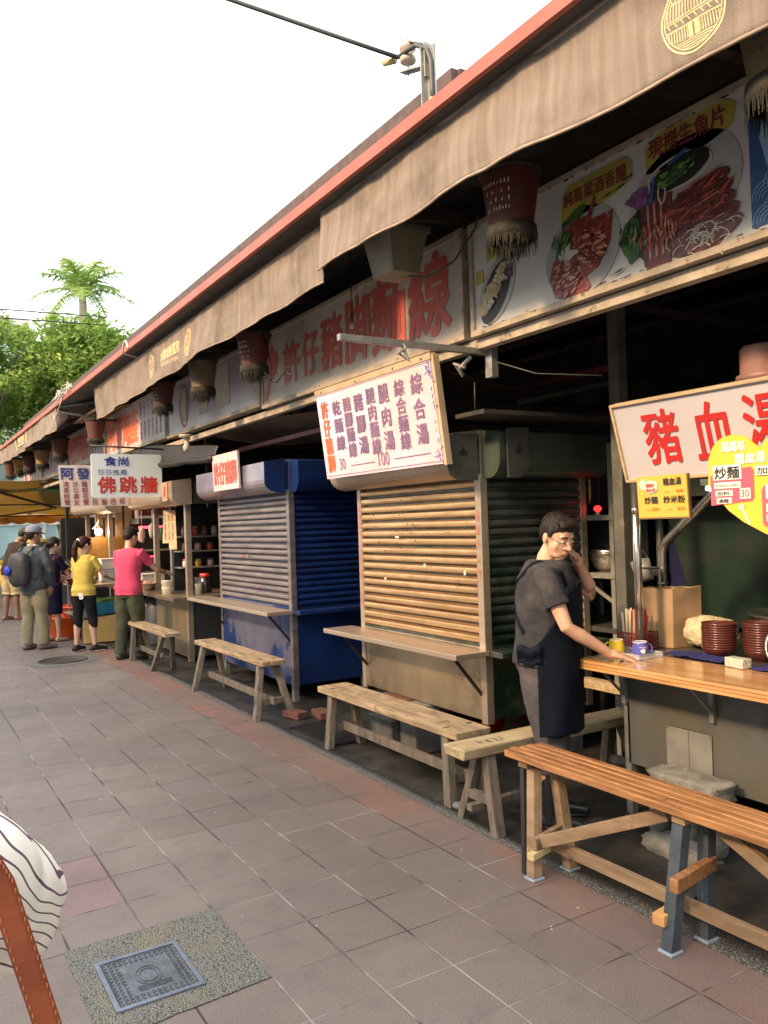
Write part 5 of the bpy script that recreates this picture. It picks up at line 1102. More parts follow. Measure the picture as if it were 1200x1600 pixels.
def cloth(cx, cy, w_, d_, seed, lab):
    def f(u, v):
        p = Vector(((u-.5)*d_, (v-.5)*w_, 0)); q = 1 + .12*noise.noise((u*3, v*3, seed)); return (cx+p.x*q, cy+p.y*q, zc+.006+.016*abs(noise.noise((u*5, v*4, seed)))+.010*abs(noise.noise((u*13, v*11, seed))) - .002)
    b = MB(); b.sheet(f, 34, 34, t=.003); single('cleaning_cloth', b, cloth_nv, lab, 'cloth', 'navy cleaning cloths')
cloth(3.56, 2.74, .34, .14, 1, 'navy cloth spread before the left bowl stack'); cloth(3.50, 2.26, .22, .12, 5, 'navy cloth under the steel colander at the right edge')
b = MB(); b.box(-.03, .03, -.055, .055, 0, .045); b.xf(Matrix.Translation((3.46, 2.455, zc+.001)) @ Matrix.Rotation(-.15, 4, 'Z')); single('foil_box', b, M('crumpled_white_foil', (.66, .62, .52), (.5, .46, .36), scale=20, rough=.4, metal=.3, bump=.9, bscale=50), 'small white foil covered box before the bowls', 'box', bevel=.003)
b = MB(); b.lathe([(.0, 0), (.06, .0), (.105, .04), (.12, .075), (.128, .078), (.118, .075), (.10, .042), (.055, .006), (.0, .005)], (0, 0, 0), n=30, closed=False); b.xf(Matrix.Translation((3.60, 2.24, zc+.085)) @ Matrix.Rotation(R(-62), 4, 'Y') @ Matrix.Rotation(R(20), 4, 'X')); single('steel_basin', b, chrome, 'steel basin tilted on its side at the right edge of the counter', 'basin')
b = MB(); b.lathe([(.0, 0), (.05, 0), (.055, .12), (.053, .12), (.048, .004), (0, .004)], (0, 0, 0), n=24, closed=False); b.xf(Matrix.Translation((3.72, 3.22, 1.235)) @ Matrix.Rotation(R(-18), 4, 'X')); t = single('steel_pitcher', b, galv, 'steel can with a wire handle behind the paper bag', 'can'); b = MB(); b.tube([(3.66+.12*k/10, 3.24, 1.35+.055*math.sin(k/10*PI)) for k in range(11)], .003, 6); b.build('handle', chrome, t)
b = MB(); b.tube([(3.9, 3.0, zc+.012), (3.93, 2.92, zc+.012)], .02, 10)
# stove and hood behind the counter
b = MB(); b.box(4.05, 5.0, .6, 3.2, .0, .86); single('stove_body', b, M('black_stove', (.02, .02, .02), rough=.5), 'black stove body behind the bowls', 'stove', bevel=.01)
b = MB(); b.lathe([(.36, 0), (.38, .02), (.38, .035), (.36, .035), (.33, .0), (.0, -.0)], (4.45, 2.62, 1.0), n=40, closed=False); b.lathe([(.30, -.13), (.30, 0)], (4.45, 2.62, .99), n=30); single('steamer_rim', b, chrome, 'wide steel pan rim on the stove behind the bowls', 'pan')
b = MB(); b.hexa([(4.62, 1.0, .87), (4.68, 1.0, .87), (4.68, 3.56, .87), (4.62, 3.56, .87)], [(4.58, 1.0, 1.70), (4.64, 1.0, 1.70), (4.64, 3.79, 1.70), (4.58, 3.79, 1.70)]); single('splash_panel', b, green_pan, 'big dark green splash panel behind the stove', 'panel')
b = MB(); b.box(4.70, 4.74, 3.60, 4.10, 0, 1.72); single('navy_board', b, navy_pan, 'upright navy board left of the green splash panel', 'board')
b = MB(); b.box(4.30, 5.3, .6, 3.55, 1.72, 1.78); b.box(4.30, 4.33, .6, 3.55, 1.78, 1.95); single('extractor_hood', b, steel_dk, 'dark hood edge above the green splash panel', 'hood')
b = MB(); b.box(3.755, 3.835, 3.40, 3.48, 0, 4.0); single('square_column', b, M('grey_green_column', (.10, .105, .085), (.06, .06, .05), scale=6, rough=.6, c3=(.16, .14, .10), c3scale=10, c3ramp=(.6, .7)), 'grey square steel column between the man and the yellow price sign', 'column', bevel=.006)
# rack behind the man
t = thing('storage_rack', 'grey steel rack in the dark behind the man in the apron', 'rack', (4.25, 4.05, 0))
for x, y in ((4.14, 3.84), (4.14, 4.42), (4.6, 3.84), (4.6, 4.42)): b = MB(); b.box(x, x+.035, y, y+.035, 0, 2.1); b.build('upright', galv, t)
for z in (.45, .86, 1.225, 1.62): b = MB(); b.box(4.13, 4.64, 3.83, 4.46, z-.035, z); b.build('shelf', galv if z > 1 else steel_dk, t)
b = MB(); b.beam((4.15, 4.16, 1.19), (4.15, 3.86, 1.03), .012, .025); b.build('brace', galv, t)
b = MB(); b.lathe([(.0, .0), (.07, .0), (.12, .03), (.155, .09), (.165, .125), (.172, .128), (.160, .125), (.0, .12)], (4.32, 4.06, 1.226), n=30, closed=False); b.lathe([(.13, .125), (.14, .155), (.125, .155), (.11, .13)], (4.32, 4.06, 1.226), n=30, closed=False); single('mixing_bowl', b, chrome, 'shiny steel mixing bowl on the rack behind the man', 'bowl', base=(4.32, 4.06, 1.226))
glow = M('red_lamp_glow', (.9, .02, .02), (.7, .01, .01), emit=2.2, bump=0)
for (y, lab) in ((4.03, 'left red glowing altar lamp on the rack'), (3.88, 'right red glowing altar lamp beside the grey column')):
    t = thing('altar_lamp', lab, 'lamp', (4.2, y, 1.63), 'red altar lamps on the rack'); b = MB(); b.ell((4.2, y, 1.665), (.026, .028, .022)); b.build('bulb', glow, t); b = MB(); b.lathe([(.018, 0), (.012, .012), (.014, .02)], (4.2, y, 1.622), n=12); b.build('base', gold_t, t)
b = MB(); b.box(4.42, 4.45, 3.94, 4.07, 1.70, 2.05); single('blue_cloth', b, M('bright_blue_cloth', (.06, .17, .42), (.03, .10, .30), scale=8, rough=.8, bump=.4, bscale=12), 'bright blue cloth hanging above the altar lamps', 'cloth', bevel=.01)
b = MB(); b.lathe([(.012, 0), (.014, .05), (.018, .09), (.018, .12), (.012, .15), (.016, .17), (.016, .19), (.0, .195)], (4.3, 4.2, 1.70), n=12); single('brass_ornament', b, M('brass', (.60, .44, .16), metal=.8, rough=.3), 'thin brass ornament left of the blue cloth', 'ornament')
b = MB(); b.box(4.40, 4.50, 3.86, 4.30, 1.28, 1.60); single('dark_carton', b, M('dark_grey_box', (.05, .05, .055), rough=.7), 'dark box at the back of the rack above the mixing bowl', 'box')
# pale chest strip of bench behind the man
b = MB(); b.box(3.86, 3.92, 3.0, 3.9, .50, .56); single('timber_rail', b, wood_x, 'pale timber rail low behind the man and the column', 'timber')
# clutter in the dark between the booths
b = MB(); b.box(4.9, 5.6, 4.6, 6.2, 0, 1.2); b.box(5.0, 5.5, 4.7, 5.6, 1.2, 1.7); single('storage_crates', b, M('dark_brown_crate', (.05, .035, .028), (.03, .022, .018), rough=.8), 'dark crates stacked in the gloom behind the booths', 'crates')
b = MB()
for k in range(6): b.box(4.3, 4.34, 6.2+.035*k, 6.22+.035*k, 2.25, 2.48)
single('hanging_files', b, M('yellowed_paper', (.40, .36, .22), rough=.8), 'row of yellowed papers hanging behind the blue booth hood', 'papers')
tarp_dk = M('dark_green_tarpaulin', (.016, .013, .010), (.008, .007, .006), scale=3, rough=.6, bump=.6, bscale=7)
def tf(u, v):
    y = 11.3 - 3.3*u; return (2.93-.06*v+.012*noise.noise((u*8, v*2, 0)), y, 2.80-.34*u - (.33-.20*u)*v + .012*noise.noise((u*6, v, 3)))
b = MB(); b.sheet(tf, 60, 10, t=.006); t = single('rolled_tarpaulin', b, tarp_dk, 'dark tarpaulin sagging above the open stall beside the white hanging board', 'tarpaulin')
b = MB(); b.tube([(2.87, 11.35-3.35*k/24, 2.46-.13*k/24+.006*math.sin(k*.8)) for k in range(25)], [.035+.004*math.sin(k*1.7) for k in range(25)], 12); b.build('roll', tarp_dk, t)
b = MB(); b.sheet(lambda u, v: (3.1+1.5*v, 8.6-4.2*u, 2.62+.05*math.sin(u*7+v*3)-.12*math.sin(v*PI)), 24, 10, t=.004); single('brown_canopy_cloth', b, M('brown_canopy_cloth', (.10, .06, .04), (.06, .04, .03), rough=.9), 'slack brown cloth stretched above the blue booth', 'cloth')
b = MB(); b.box(3.3, 3.34, 5.6, 8.6, 2.44, 2.48); b.box(4.2, 4.24, 3.9, 8.6, 2.6, 2.64); single('red_pipe', b, M('dull_red_pipe', (.18, .03, .02), rough=.5), 'dull red pipes under the slack brown cloth', 'pipe')
b = MB(); b.box(6.6, 6.66, 6.0, 7.6, 3.0, 3.05); single('far_strip_light', b, M('dim_strip_light', (.10, .11, .09), rough=.6), 'unlit strip light far back in the dark hall', 'lamp')
b = MB(); b.tube([(2.95, 3.55, 2.5), (3.1, 3.4, 2.42), (3.3, 3.1, 2.37)], .004, 5); b.tube([(3.06, 3.9, 2.45), (3.07, 3.92, 2.27)], .004, 5); single('thin_wire', b, cable_m, 'thin wire trailing from the end of the food banner', 'wire')

# ---------------------------------------------------------------- open stalls farther along
t = thing('open_food_stall', 'open stainless stall with a small red character on its hood beside the blue booth', 'food stall', (3.4, 10.4, 0))
b = MB(); b.box(3.10, 3.125, 9.72, 11.08, .05, .755); b.build('front_panel', M('brushed_gold_lit_steel', (.44, .36, .22), (.22, .20, .16), scale=2.3, stretch=(1, 1.6, .3), rough=.4, metal=.75, bump=.06), t, bevel=.003)  # gold light painted into the front panel's base colour
b = MB(); b.box(3.16, 4.0, 9.70, 9.725, .05, .755); b.build('side_panel', M('shaded_side_steel', (.13, .13, .115), (.09, .09, .08), scale=2, rough=.4, metal=.6), t, bevel=.003)  # darker copy of the front steel, shade put into its colour
b = MB(); b.box(2.86, 4.1, 9.52, 13.4, .76, .80); b.build('counter_top', steel_pan, t, bevel=.003)
b = MB(); b.box(3.20, 3.9, 9.8, 11.0, .06, .75); b.build('cabinet', steel_dk, t)
for y in (9.66, 11.02):
    b = MB(); b.box(3.085, 3.155, y, y+.06, .0 if y < 10 else .80, 1.93); b.build('post', steel_w, t, bevel=.003)
b = MB(); b.box(3.30, 3.37, 10.98, 11.05, .80, 1.93); b.build('post', galv, t, bevel=.003)
b = MB(); b.box(3.90, 3.97, 9.7, 9.76, .80, 2.2); b.build('post', galv, t, bevel=.003)
b = MB(); hood(b, 'y', 3.12, 9.50, 11.65, 1.90, 2.22, .24); b.build('front_hood', steel_w, t)
b = MB(); hood(b, 'x', 9.66, 3.16, 4.1, 1.92, 2.20, .12); b.build('side_hood', M('olive_grey_hood', (.16, .155, .125), (.11, .105, .085), rough=.4, metal=.5), t)
P_ = Plane((2.874, 9.86, 1.98), NX, UP); b = MB(); P_.rect(b, 0, .20, -.02, .20, .001, .002); b.build('hood_card', M('peach_card', (.55, .33, .22), rough=.5), t); b = MB(); P_.text(b, '茶', .05, .03, .10, .13, .03, lift=.006); b.build('lettering', redf_t, t)
P_ = Plane((3.02, 10.42, 1.36), (.6, -.8, 0), UP); b = MB(); P_.poly(b, [(0, .08), (.10, .08), (.10, .0), (.22, .0), (.21, .50), (.03, .50)], 0, .002); t2 = single('hanging_price_list', b, M('old_cream_paper', (.52, .42, .27), (.40, .31, .19), scale=9, rough=.8), 'crumpled cream price list hanging from the open stall hood', 'paper', base=(3.1, 10.3, 1.36))
b = MB()
for k, s_ in enumerate(('紅燒鰻', '蚵仔湯', '炒米粉')): P_.text(b, s_, .035+.055*k, .12, .035, .34, .01, vertical=True, lift=.004)
b.build('lettering', M('faded_brown_ink', (.20, .13, .08), rough=.6, bump=0), t2)
t = thing('jar_shelf', 'shelf rack crowded with jars and packets inside the open stall', 'shelf', (3.55, 10.4, .8))
b = MB()
for z in (1.12, 1.33, 1.52): b.box(3.22, 4.0, 10.30, 10.6, z-.015, z)
b.build('shelf', galv, t); b = MB(); b.box(3.22, 4.0, 10.61, 10.63, .8, 1.9); b.build('back_board', darkwall, t)
jm = [M('jar_%s' % n, c, rough=.35) for n, c in (('pink', (.45, .28, .27)), ('white', (.50, .48, .42)), ('red', (.48, .06, .03)), ('amber', (.40, .20, .04)), ('brown', (.16, .09, .05)))]
labs = ['pink tub', 'white tub', 'red lidded tub', 'amber jar', 'brown pot']
rnd = random.Random(31)
for z, n in ((1.12, 4), (1.33, 4), (1.52, 5)):
    for k in range(n):
        x = 3.30+.66*k/n+.02; m_ = jm[(k*2+int(z*10)) % 5]; r = .045; h = .10 if z < 1.5 else .13
        tt = thing('storage_jar', '%s, %s from the left on the %s shelf of the open stall' % (labs[(k*2+int(z*10)) % 5], ('first', 'second', 'third', 'fourth', 'fifth')[k], {1.12: 'lowest', 1.33: 'middle', 1.52: 'top'}[z]), 'jar', (x, 10.42, z), 'jars in the open stall')
        b = MB(); b.lathe([(0, 0), (r*.9, 0), (r, .01), (r, h*.7), (r*.75, h*.8)], (x, 10.42, z), n=14); b.build('body', m_, tt)
        b = MB(); b.lathe([(r*.8, h*.8), (r*.85, h*.82), (r*.85, h), (0, h)], (x, 10.42, z), n=14); b.build('lid', jm[(k+2) % 5], tt)
def simple_lathe(name, lab, cat, prof, c, m_, n=22, grp=None, closed=False):
    b = MB(); b.lathe(prof, c, n=n, closed=closed); return single(name, b, m_, lab, cat, grp, base=c)
basin = [(.0, 0), (.10, 0), (.12, .02), (.17, .09), (.18, .095), (.165, .09), (.11, .02), (.0, .015)]
simple_lathe('steel_basin', 'steel basin of raw meat in front of the man in pink', 'basin', basin, (3.00, 11.15, .80), chrome)
simple_lathe('steel_basin', 'wide steel basin farther along the counter by the man in pink', 'basin', basin, (3.05, 11.75, .80), chrome)
b = MB(); rock(b, (3.00, 11.15, .875), (.13, .13, .05), 3, e=.8, amp=.3); single('meat_heap', b, M('raw_pink_meat', (.50, .22, .18), (.42, .30, .26), scale=30, rough=.35, bump=.8), 'heap of pale pink meat in the steel basin', 'meat', base=(3.0, 11.15, .83))
simple_lathe('white_tub', 'upper white food tub on the open stall counter', 'tub', [(0, .0), (.07, 0), (.08, .08), (.085, .085), (0, .085)], (3.02, 10.25, .885), cream, grp='white tubs')
simple_lathe('white_tub', 'lower white food tub on the open stall counter', 'tub', [(0, .0), (.07, 0), (.08, .08), (.085, .085), (0, .085)], (3.02, 10.25, .80), cream, grp='white tubs')
t = thing('chopstick_cup', 'white paper cup holding chopsticks beside the post of the open stall', 'cup', (3.25, 9.74, .80)); b = MB(); b.lathe([(0, 0), (.030, 0), (.042, .13), (.045, .135), (.038, .13), (.0, .02)], (3.25, 9.74, .80), n=20, closed=False); b.build('cup', cream, t)
b = MB()
for k in range(5): b.tube([(3.25+.006*k-.01, 9.74, .83), (3.25+.02*k-.04, 9.735, 1.02)], .003, 5)
b.build('chopstick', stick_wh, t)
sj = simple_lathe('sauce_jar', 'black sauce jar with a red lid behind the paper cup', 'jar', [(0, 0), (.07, 0), (.08, .02), (.08, .16), (.06, .18), (.06, .21), (.0, .215)], (3.42, 9.98, .80), M('dark_sauce_jar', (.02, .015, .02), rough=.15, bump=0))
b = MB(); b.lathe([(.055, .2), (.066, .2), (.066, .245), (0, .25)], (3.42, 9.98, .80), n=20); b.build('lid', red_pl, sj)
simple_lathe('steel_flask', 'slim steel flask beside the black sauce jar', 'flask', [(0, 0), (.03, 0), (.032, .16), (.02, .18), (.026, .19), (.026, .22), (0, .225)], (3.22, 9.92, .80), chrome)
for (x, y, lab) in ((3.25, 11.6, 'grey gas cylinder under the counter behind the man in pink'), (3.3, 12.1, 'farther grey gas cylinder under the counter')):
    simple_lathe('gas_cylinder', lab, 'gas cylinder', [(.13, 0), (.15, .02), (.15, .50), (.12, .58), (.05, .61), (.05, .68), (0, .68)], (x, y, 0), M('grey_cylinder_paint', (.13, .15, .17), rough=.5, c3=(.2, .1, .05), c3scale=8, c3ramp=(.6, .7)), grp='gas cylinders')
# dark shop front behind the open stall with red heat lamps
t = thing('roast_cabinet', 'dark glass fronted food cabinet glowing red behind the man in pink', 'food cabinet', (3.9, 12.9, 0))
b = MB(); b.box(3.35, 4.4, 12.8, 13.4, 0, .95); b.build('base', darkwall, t); b = MB(); b.box(3.35, 4.4, 13.38, 13.4, .95, 1.75); b.box(3.35, 4.4, 12.8, 13.38, 1.72, 1.80); b.box(4.37, 4.4, 12.8, 13.38, .95, 1.72); b.build('case', black_iron, t)
b = MB(); b.box(3.38, 4.3, 12.85, 13.3, 1.28, 1.30); b.build('shelf', galv, t)
b = MB(); b.tube([(3.35, 12.82, 1.66), (3.85, 12.82, 1.66)], .02, 8); b.tube([(3.3, 12.82, 1.2), (3.6, 12.82, 1.2)], .012, 8); b.build('red_tube', M('red_tube_glow', (1, .05, .08), emit=2.5, bump=0), t)
b = MB(); b.tube([(3.9, 12.82, 1.58), (4.15, 12.82, 1.58)], .018, 8); b.build('white_tube', M('white_tube_glow', (.8, 1, .9), emit=3, bump=0), t)
P_ = Plane((3.25, 12.6, 1.80), (1, 0, 0), UP); b = MB(); P_.rect(b, 0, .62, 0, .32, 0, .02); t = single('framed_photo', b, white_p, 'white framed food photo on the wall behind the man in pink', 'picture', base=(3.5, 12.6, 1.8)); b = MB(); P_.rect(b, .04, .58, .04, .28, .021, .003); b.build('picture', meatd, t)
b = MB()
for k in range(6): b.box(2.95+.16*k, 3.07+.16*k, 14.0, 14.04, 1.35, 2.5)
single('hanging_banners', b, M('orange_wall_strip', (.26, .12, .06), (.40, .28, .18), scale=6, rough=.7), 'row of orange and cream strips hung behind the stall posts', 'banners')
# far seafood stall
t = thing('seafood_stall', 'seafood stall with curved steel hood beyond the white hanging board', 'food stall', (3.2, 14.5, 0))
b = MB(); hood(b, 'y', 3.12, 12.9, 15.6, 1.90, 2.20, .26); b.build('front_hood', steel_w, t)
for y in (13.55, 15.3): b = MB(); b.box(3.06, 3.13, y, y+.07, 0, 1.95); b.build('post', steel_w, t, bevel=.003)
b = MB(); b.box(2.95, 3.01, 16.6, 16.66, 0, 2.1); b.build('post', black_iron, t)
b = MB(); b.box(2.75, 3.6, 13.9, 14.5, .86, 1.52); b.build('display_cabinet', M('mustard_panel', (.30, .16, .035), (.22, .11, .025), rough=.5), t)
b = MB(); b.box(2.35, 3.2, 12.4, 13.6, .80, .84); b.build('table_top', steel_pan, t, bevel=.003)
for x, y in ((2.40, 12.45), (3.1, 12.45), (2.4, 13.5), (3.1, 13.5)): b = MB(); b.box(x, x+.04, y, y+.04, 0, .80); b.build('table_leg', galv, t)
b = MB(); b.box(2.35, 3.2, 12.4, 13.6, .36, .38); b.build('lower_shelf', galv, t)
lg = thing('heat_lamp', 'bare glowing heat lamp over the seafood display', 'lamp', (2.95, 14.0, 1.6)); b = MB(); b.ell((2.95, 13.8, 1.62), (.06, .06, .07)); b.build('bulb', M('warm_lamp_glow', (1, .75, .4), emit=6, bump=0), lg); b = MB(); b.lathe([(.11, 0), (.04, .07), (.03, .10)], (2.95, 13.8, 1.66), n=18, closed=False); b.tube([(2.95, 13.8, 1.75), (2.95, 13.8, 2.0)], .006, 6); b.build('shade', chrome, lg)
pl = bpy.data.lights.new('heat_lamp_light', 'POINT'); pl.energy = 5; pl.color = (1, .7, .4); pl.shadow_soft_size = .06; po = bpy.data.objects.new('heat_lamp_light', pl); COL.objects.link(po); po.location = (2.95, 13.65, 1.6)
t = thing('plastic_crate', 'blue and green plastic crate of greens on the lower shelf beside the man in pink', 'crate', (2.72, 12.5, .39)); b = MB(); b.box(2.48, 3.0, 12.38, 12.7, .40, .57)
for k in range(8): b.box(2.49+.065*k, 2.53+.065*k, 12.37, 12.379, .42, .55)
b.build('crate', teal_pl, t); b = MB(); rock(b, (2.74, 12.54, .58), (.24, .15, .06), 2, e=.8, amp=.4); b.build('greens', M('wilted_greens', (.20, .30, .06), (.10, .16, .05), scale=30, bump=1), t)
b = MB(); rock(b, (2.5, 13.0, .88), (.22, .30, .09), 5, e=.9, amp=.35); t = single('seafood_heap', b, M('tan_seafood', (.50, .36, .22), (.28, .20, .13), scale=22, rough=.5, bump=1), 'heap of tan seafood on the table between the two women', 'seafood', base=(2.5, 13.0, .84))
b = MB(); rnd = random.Random(2)
for k in range(26): b.tube([(2.5+rnd.uniform(-.1, .1), 13.1, .9), (2.5+rnd.uniform(-.3, .3), 13.0+rnd.uniform(-.2, .2), 1.12+rnd.uniform(-.05, .1))], .006, 4)
b.build('feeler', MATS['tan_seafood'], t)
b = MB(); b.lathe([(0, 0), (.16, 0), (.20, .09), (.21, .09), (.0, .06)], (2.42, 12.62, .842), n=24, closed=False); single('red_bowl', b, red_pl, 'red plastic bowl on the near corner of the seafood table', 'bowl', base=(2.42, 12.62, .842))
tub = [(0, 0), (.24, 0), (.26, .02), (.31, .30), (.34, .31), (.34, .33), (.30, .33), (.25, .04), (0, .04)]
simple_lathe('orange_tub', 'bright orange plastic tub on the ground beside the woman in navy', 'tub', tub, (2.36, 13.35, 0), orange_pl, 30, 'orange tubs')
simple_lathe('orange_tub', 'redder plastic tub stacked behind the bright orange one', 'tub', tub, (2.62, 13.75, .12), M('red_orange_plastic', (.62, .07, .02), rough=.4, bump=0), 30, 'orange tubs')
b = MB(); b.hexa([(2.38, 12.2, .02), (2.95, 12.2, .02), (2.95, 12.3, .02), (2.38, 12.3, .02)], [(2.38, 12.25, .34), (2.9, 12.25, .40), (2.9, 12.29, .40), (2.38, 12.29, .34)]); single('yellow_board', b, M('yellow_cream_board', (.62, .42, .14), (.55, .36, .12), rough=.6), 'yellow cream board leaning under the seafood table behind the woman in yellow', 'board')
# clutter of the far stalls
foam = M('white_foam', (.55, .53, .48), rough=.8)
for k, (x, y, z, lab) in enumerate(((3.35, 12.2, .80, 'white foam box on the counter behind the arm of the man in pink'), (3.0, 13.2, .84, 'white foam box at the back of the seafood table'), (3.0, 13.2, 1.02, 'second white foam box, on top of the one at the back of the seafood table'))):
    b = MB(); b.box(x-.17, x+.17, y-.12, y+.12, z+.001, z+.15); b.box(x-.18, x+.18, y-.13, y+.13, z+.151, z+.172); single('foam_box', b, foam, lab, 'box', 'white foam boxes', bevel=.008)
rnd = random.Random(44)
bagm = [M('red_white_bag', (.50, .30, .28), (.6, .5, .46), rough=.35), M('clear_pink_bag', (.45, .38, .36), rough=.3), M('green_bag', (.10, .22, .12), rough=.4)]
for k in range(7):
    x, y, z = 3.15+.12*k, 11.9-.12*(k % 3), 1.55+.05*(k % 2)
    b = MB(); rock(b, (x, y, z), (.05, .04, .10), k, e=.8, amp=.35, n=14, m=10); b.tube([(x, y, z+.09), (x, y, 1.9)], .004, 4)
    single('hanging_bag', b, bagm[k % 3], '%s plastic bag, %s from the left in the row under the open stall hood' % (('pinkish', 'pale', 'green')[k % 3], ('first', 'second', 'third', 'fourth', 'fifth', 'sixth', 'seventh')[k]), 'bag', 'bags hung in the open stall')
b = MB(); b.box(3.3, 4.6, 11.2, 11.25, 0, .75); b.box(2.9, 4.5, 16.9, 17.0, 0, 1.9); single('dark_partition', b, darkwall, 'dark partition behind the far seafood stall', 'wall')
b = MB(); b.box(2.45, 2.85, 16.0, 16.5, .0, .75); single('dark_crate', b, M('dark_grey_box', (.05, .05, .055), rough=.7), 'dark crate standing by the black post of the seafood stall', 'crate', bevel=.01)
# hanging boards facing down the street
t = thing('hanging_board', 'white hanging board with blue writing above three red brush characters', 'sign', (2.5, 9.9, 2.0))
P_ = Plane((2.055, 9.90, 2.015), (1, 0, 0), UP); b = MB(); W, H_ = .83, .52; r_ = .03
pts = [];
for cx, cy, a in ((W-r_, r_, -PI/2), (W-r_, H_-r_, 0), (r_, H_-r_, PI/2), (r_, r_, PI)):
    for k in range(5): pts.append((cx+r_*math.cos(a+k*PI/8), cy+r_*math.sin(a+k*PI/8)))
b.prism(pts, P_.o, P_.u, P_.v, -.02, 0); b.build('panel', whitegl, t)
b = MB(); P_.text(b, '食尚', .15, .38, .28, .105, .028); P_.text(b, '莎莎推薦', .07, .265, .34, .07, .012); b.build('blue_lettering', M('ink_blue', (.015, .025, .24), rough=.5, bump=0), t)
b = MB()
for c, x in (('佛', .07), ('跳', .32), ('牆', .57)): P_.text(b, c, x, .055, .20, .19, .03)
b.build('red_lettering', red_t, t)
b = MB(); b.tube([(2.2, 9.91, 2.53), (2.16, 9.91, 2.62)], .004, 5); b.tube([(2.6, 9.91, 2.53), (2.66, 9.91, 2.62)], .004, 5); b.tube([(2.05, 9.91, 2.63), (2.95, 9.91, 2.60)], .012, 6); b.build('hanger', black_iron, t)
t = thing('hanging_price_board', 'pale board with navy heading and columns of red writing, half hidden by the white one', 'sign', (2.4, 11.5, 1.95))
P_ = Plane((2.00, 11.55, 1.965), (.99, -.12, 0), Vector((-.05, 0, 1)).normalized()); W, H_ = 1.05, .56; P_.board(W, H_, .02).build('panel', M('pinkish_white_board', (.52, .45, .42), rough=.5), t)
b = MB()
for c, x in zip('阿發海產', (.03, .23, .45, .67)): P_.text(b, c, x, .37, .155, .15, .035)
b.build('navy_lettering', navy_t, t)
b = MB()
for k, s_ in enumerate(('清蒸螃蟹', '沙公處女', '龍蝦花蟹', '明蝦沙拉', '生魚片盤', '烤魚下巴', '三杯花枝', '蛤蜊絲瓜')):
    P_.text(b, s_, .04+.118*k, .02, .075, .32, .015, vertical=True)
b.build('red_lettering', brown_t, t)

# ---------------------------------------------------------------- yellow canopy and the street beyond
ycan = leafmat('yellow_canopy_fabric', (.54, .41, .15), (.45, .34, .12), .5); yval = leafmat('orange_canopy_fabric', (.66, .33, .07), (.58, .28, .06), .45)
t = thing('yellow_canopy', 'large yellow market canopy with an orange scalloped edge across the far end', 'canopy', (2.4, 18, 2))
b = MB(); b.sheet(lambda u, v: (.2+4.4*u, 18.9+4.1*v, 2.78-.66*v-.04*math.sin(PI*v)-.03*math.sin(u*PI*5)), 40, 14, t=.004); b.build('roof', ycan, t)
b = MB(); b.sheet(lambda u, v: (.2+4.4*u, 23.02+.01*math.sin(u*40), 2.12 - v*(.20+.05*abs(math.sin(u*PI*12)))), 240, 3, t=.004); b.build('scalloped_edge', yval, t)
b = MB(); b.sheet(lambda u, v: (.2+4.4*u, 19.6+.35*v, 2.63-.04*v), 10, 2, t=.004); b.build('green_band', M('green_canopy_band', (.03, .28, .10), rough=.7), t)
b = MB(); b.beam((1.6, 19.0, 2.66), (3.6, 21.6, 2.24), .05, .05); b.beam((2.2, 22.9, 2.06), (3.5, 21.6, 2.22), .04, .04); b.beam((.3, 21.2, 2.32), (4.5, 21.2, 2.32), .035, .035); b.beam((.3, 22.95, 2.08), (4.5, 22.95, 2.08), .035, .035)
for x in (.3, 4.4): b.box(x, x+.05, 22.9, 22.95, 0, 2.06)
b.build('pole', M('brown_canopy_pole', (.12, .07, .05), rough=.6), t)
P_ = Plane((1.6, 23.00, 1.94), (1, 0, 0), UP); b = MB(); P_.text(b, '慈聖宮小吃', 0, 0, 1.1, .12, .02, lift=.02); b.build('lettering', black_t, t)
struct('far_pavement', MB().box(-20, 30, 21.5, 23.5, -.02, .0), M('far_paving', (.22, .19, .17), scale=3, rough=.8))
hoard = M('pale_blue_hoarding', (.40, .58, .62), (.33, .52, .58), scale=1, rough=.6, bump=0)
t = thing('construction_hoarding', 'long pale blue hoarding across the far end of the street', 'fence', (0, 34, 0))
b = MB(); b.box(-14, 8.2, 34, 34.08, 0, 1.95); b.build('panel', hoard, t); b = MB()
for k in range(12): b.box(-13.8+1.9*k, -13.72+1.9*k, 33.9, 33.995, 0, 2.0)
b.box(-14, 8.2, 33.92, 33.99, 1.96, 2.04); b.build('post', M('pale_grey_post', (.5, .55, .55), rough=.6), t)
def house(name, lab, x0, x1, y, z1, wall, wins, roofm=None):
    t = thing(name, lab, 'building', ((x0+x1)/2, y, 0), 'buildings beyond the market'); b = MB(); b.box(x0, x1, y, y+8, 0, z1); b.build('wall', wall, t)
    b = MB(); b.box(x0-.3, x1+.3, y-.3, y+8.3, z1, z1+.35); b.build('roof', roofm or white_p, t)
    nx, nz = wins
    for i in range(nx):
        for j in range(nz):
            cx = x0+(i+.5)*(x1-x0)/nx; cz = 1.2+j*3.0
            if cz+1.4 > z1: continue
            f = MB(); f.box(cx-.75, cx+.75, y-.08, y-.002, cz-.1, cz+1.5); w_ = f.build('window', white_p, t)
            g = MB(); g.box(cx-.62, cx+.62, y-.10, y-.082, cz, cz+1.38); g.build('pane', M('far_window_glass', (.18, .28, .28), rough=.15, bump=0), w_)
house('tiled_building', 'pale green tiled building behind the hoarding', -12, 6, 44, 12, M('pale_green_tile', (.40, .55, .48), (.34, .50, .44), scale=4, rough=.5), (6, 3))
house('cream_building', 'cream building right of the green tiled one, mostly behind the stalls', 6.5, 26, 46, 9, M('cream_render', (.62, .56, .40), (.55, .50, .36), scale=3, rough=.8), (6, 3))
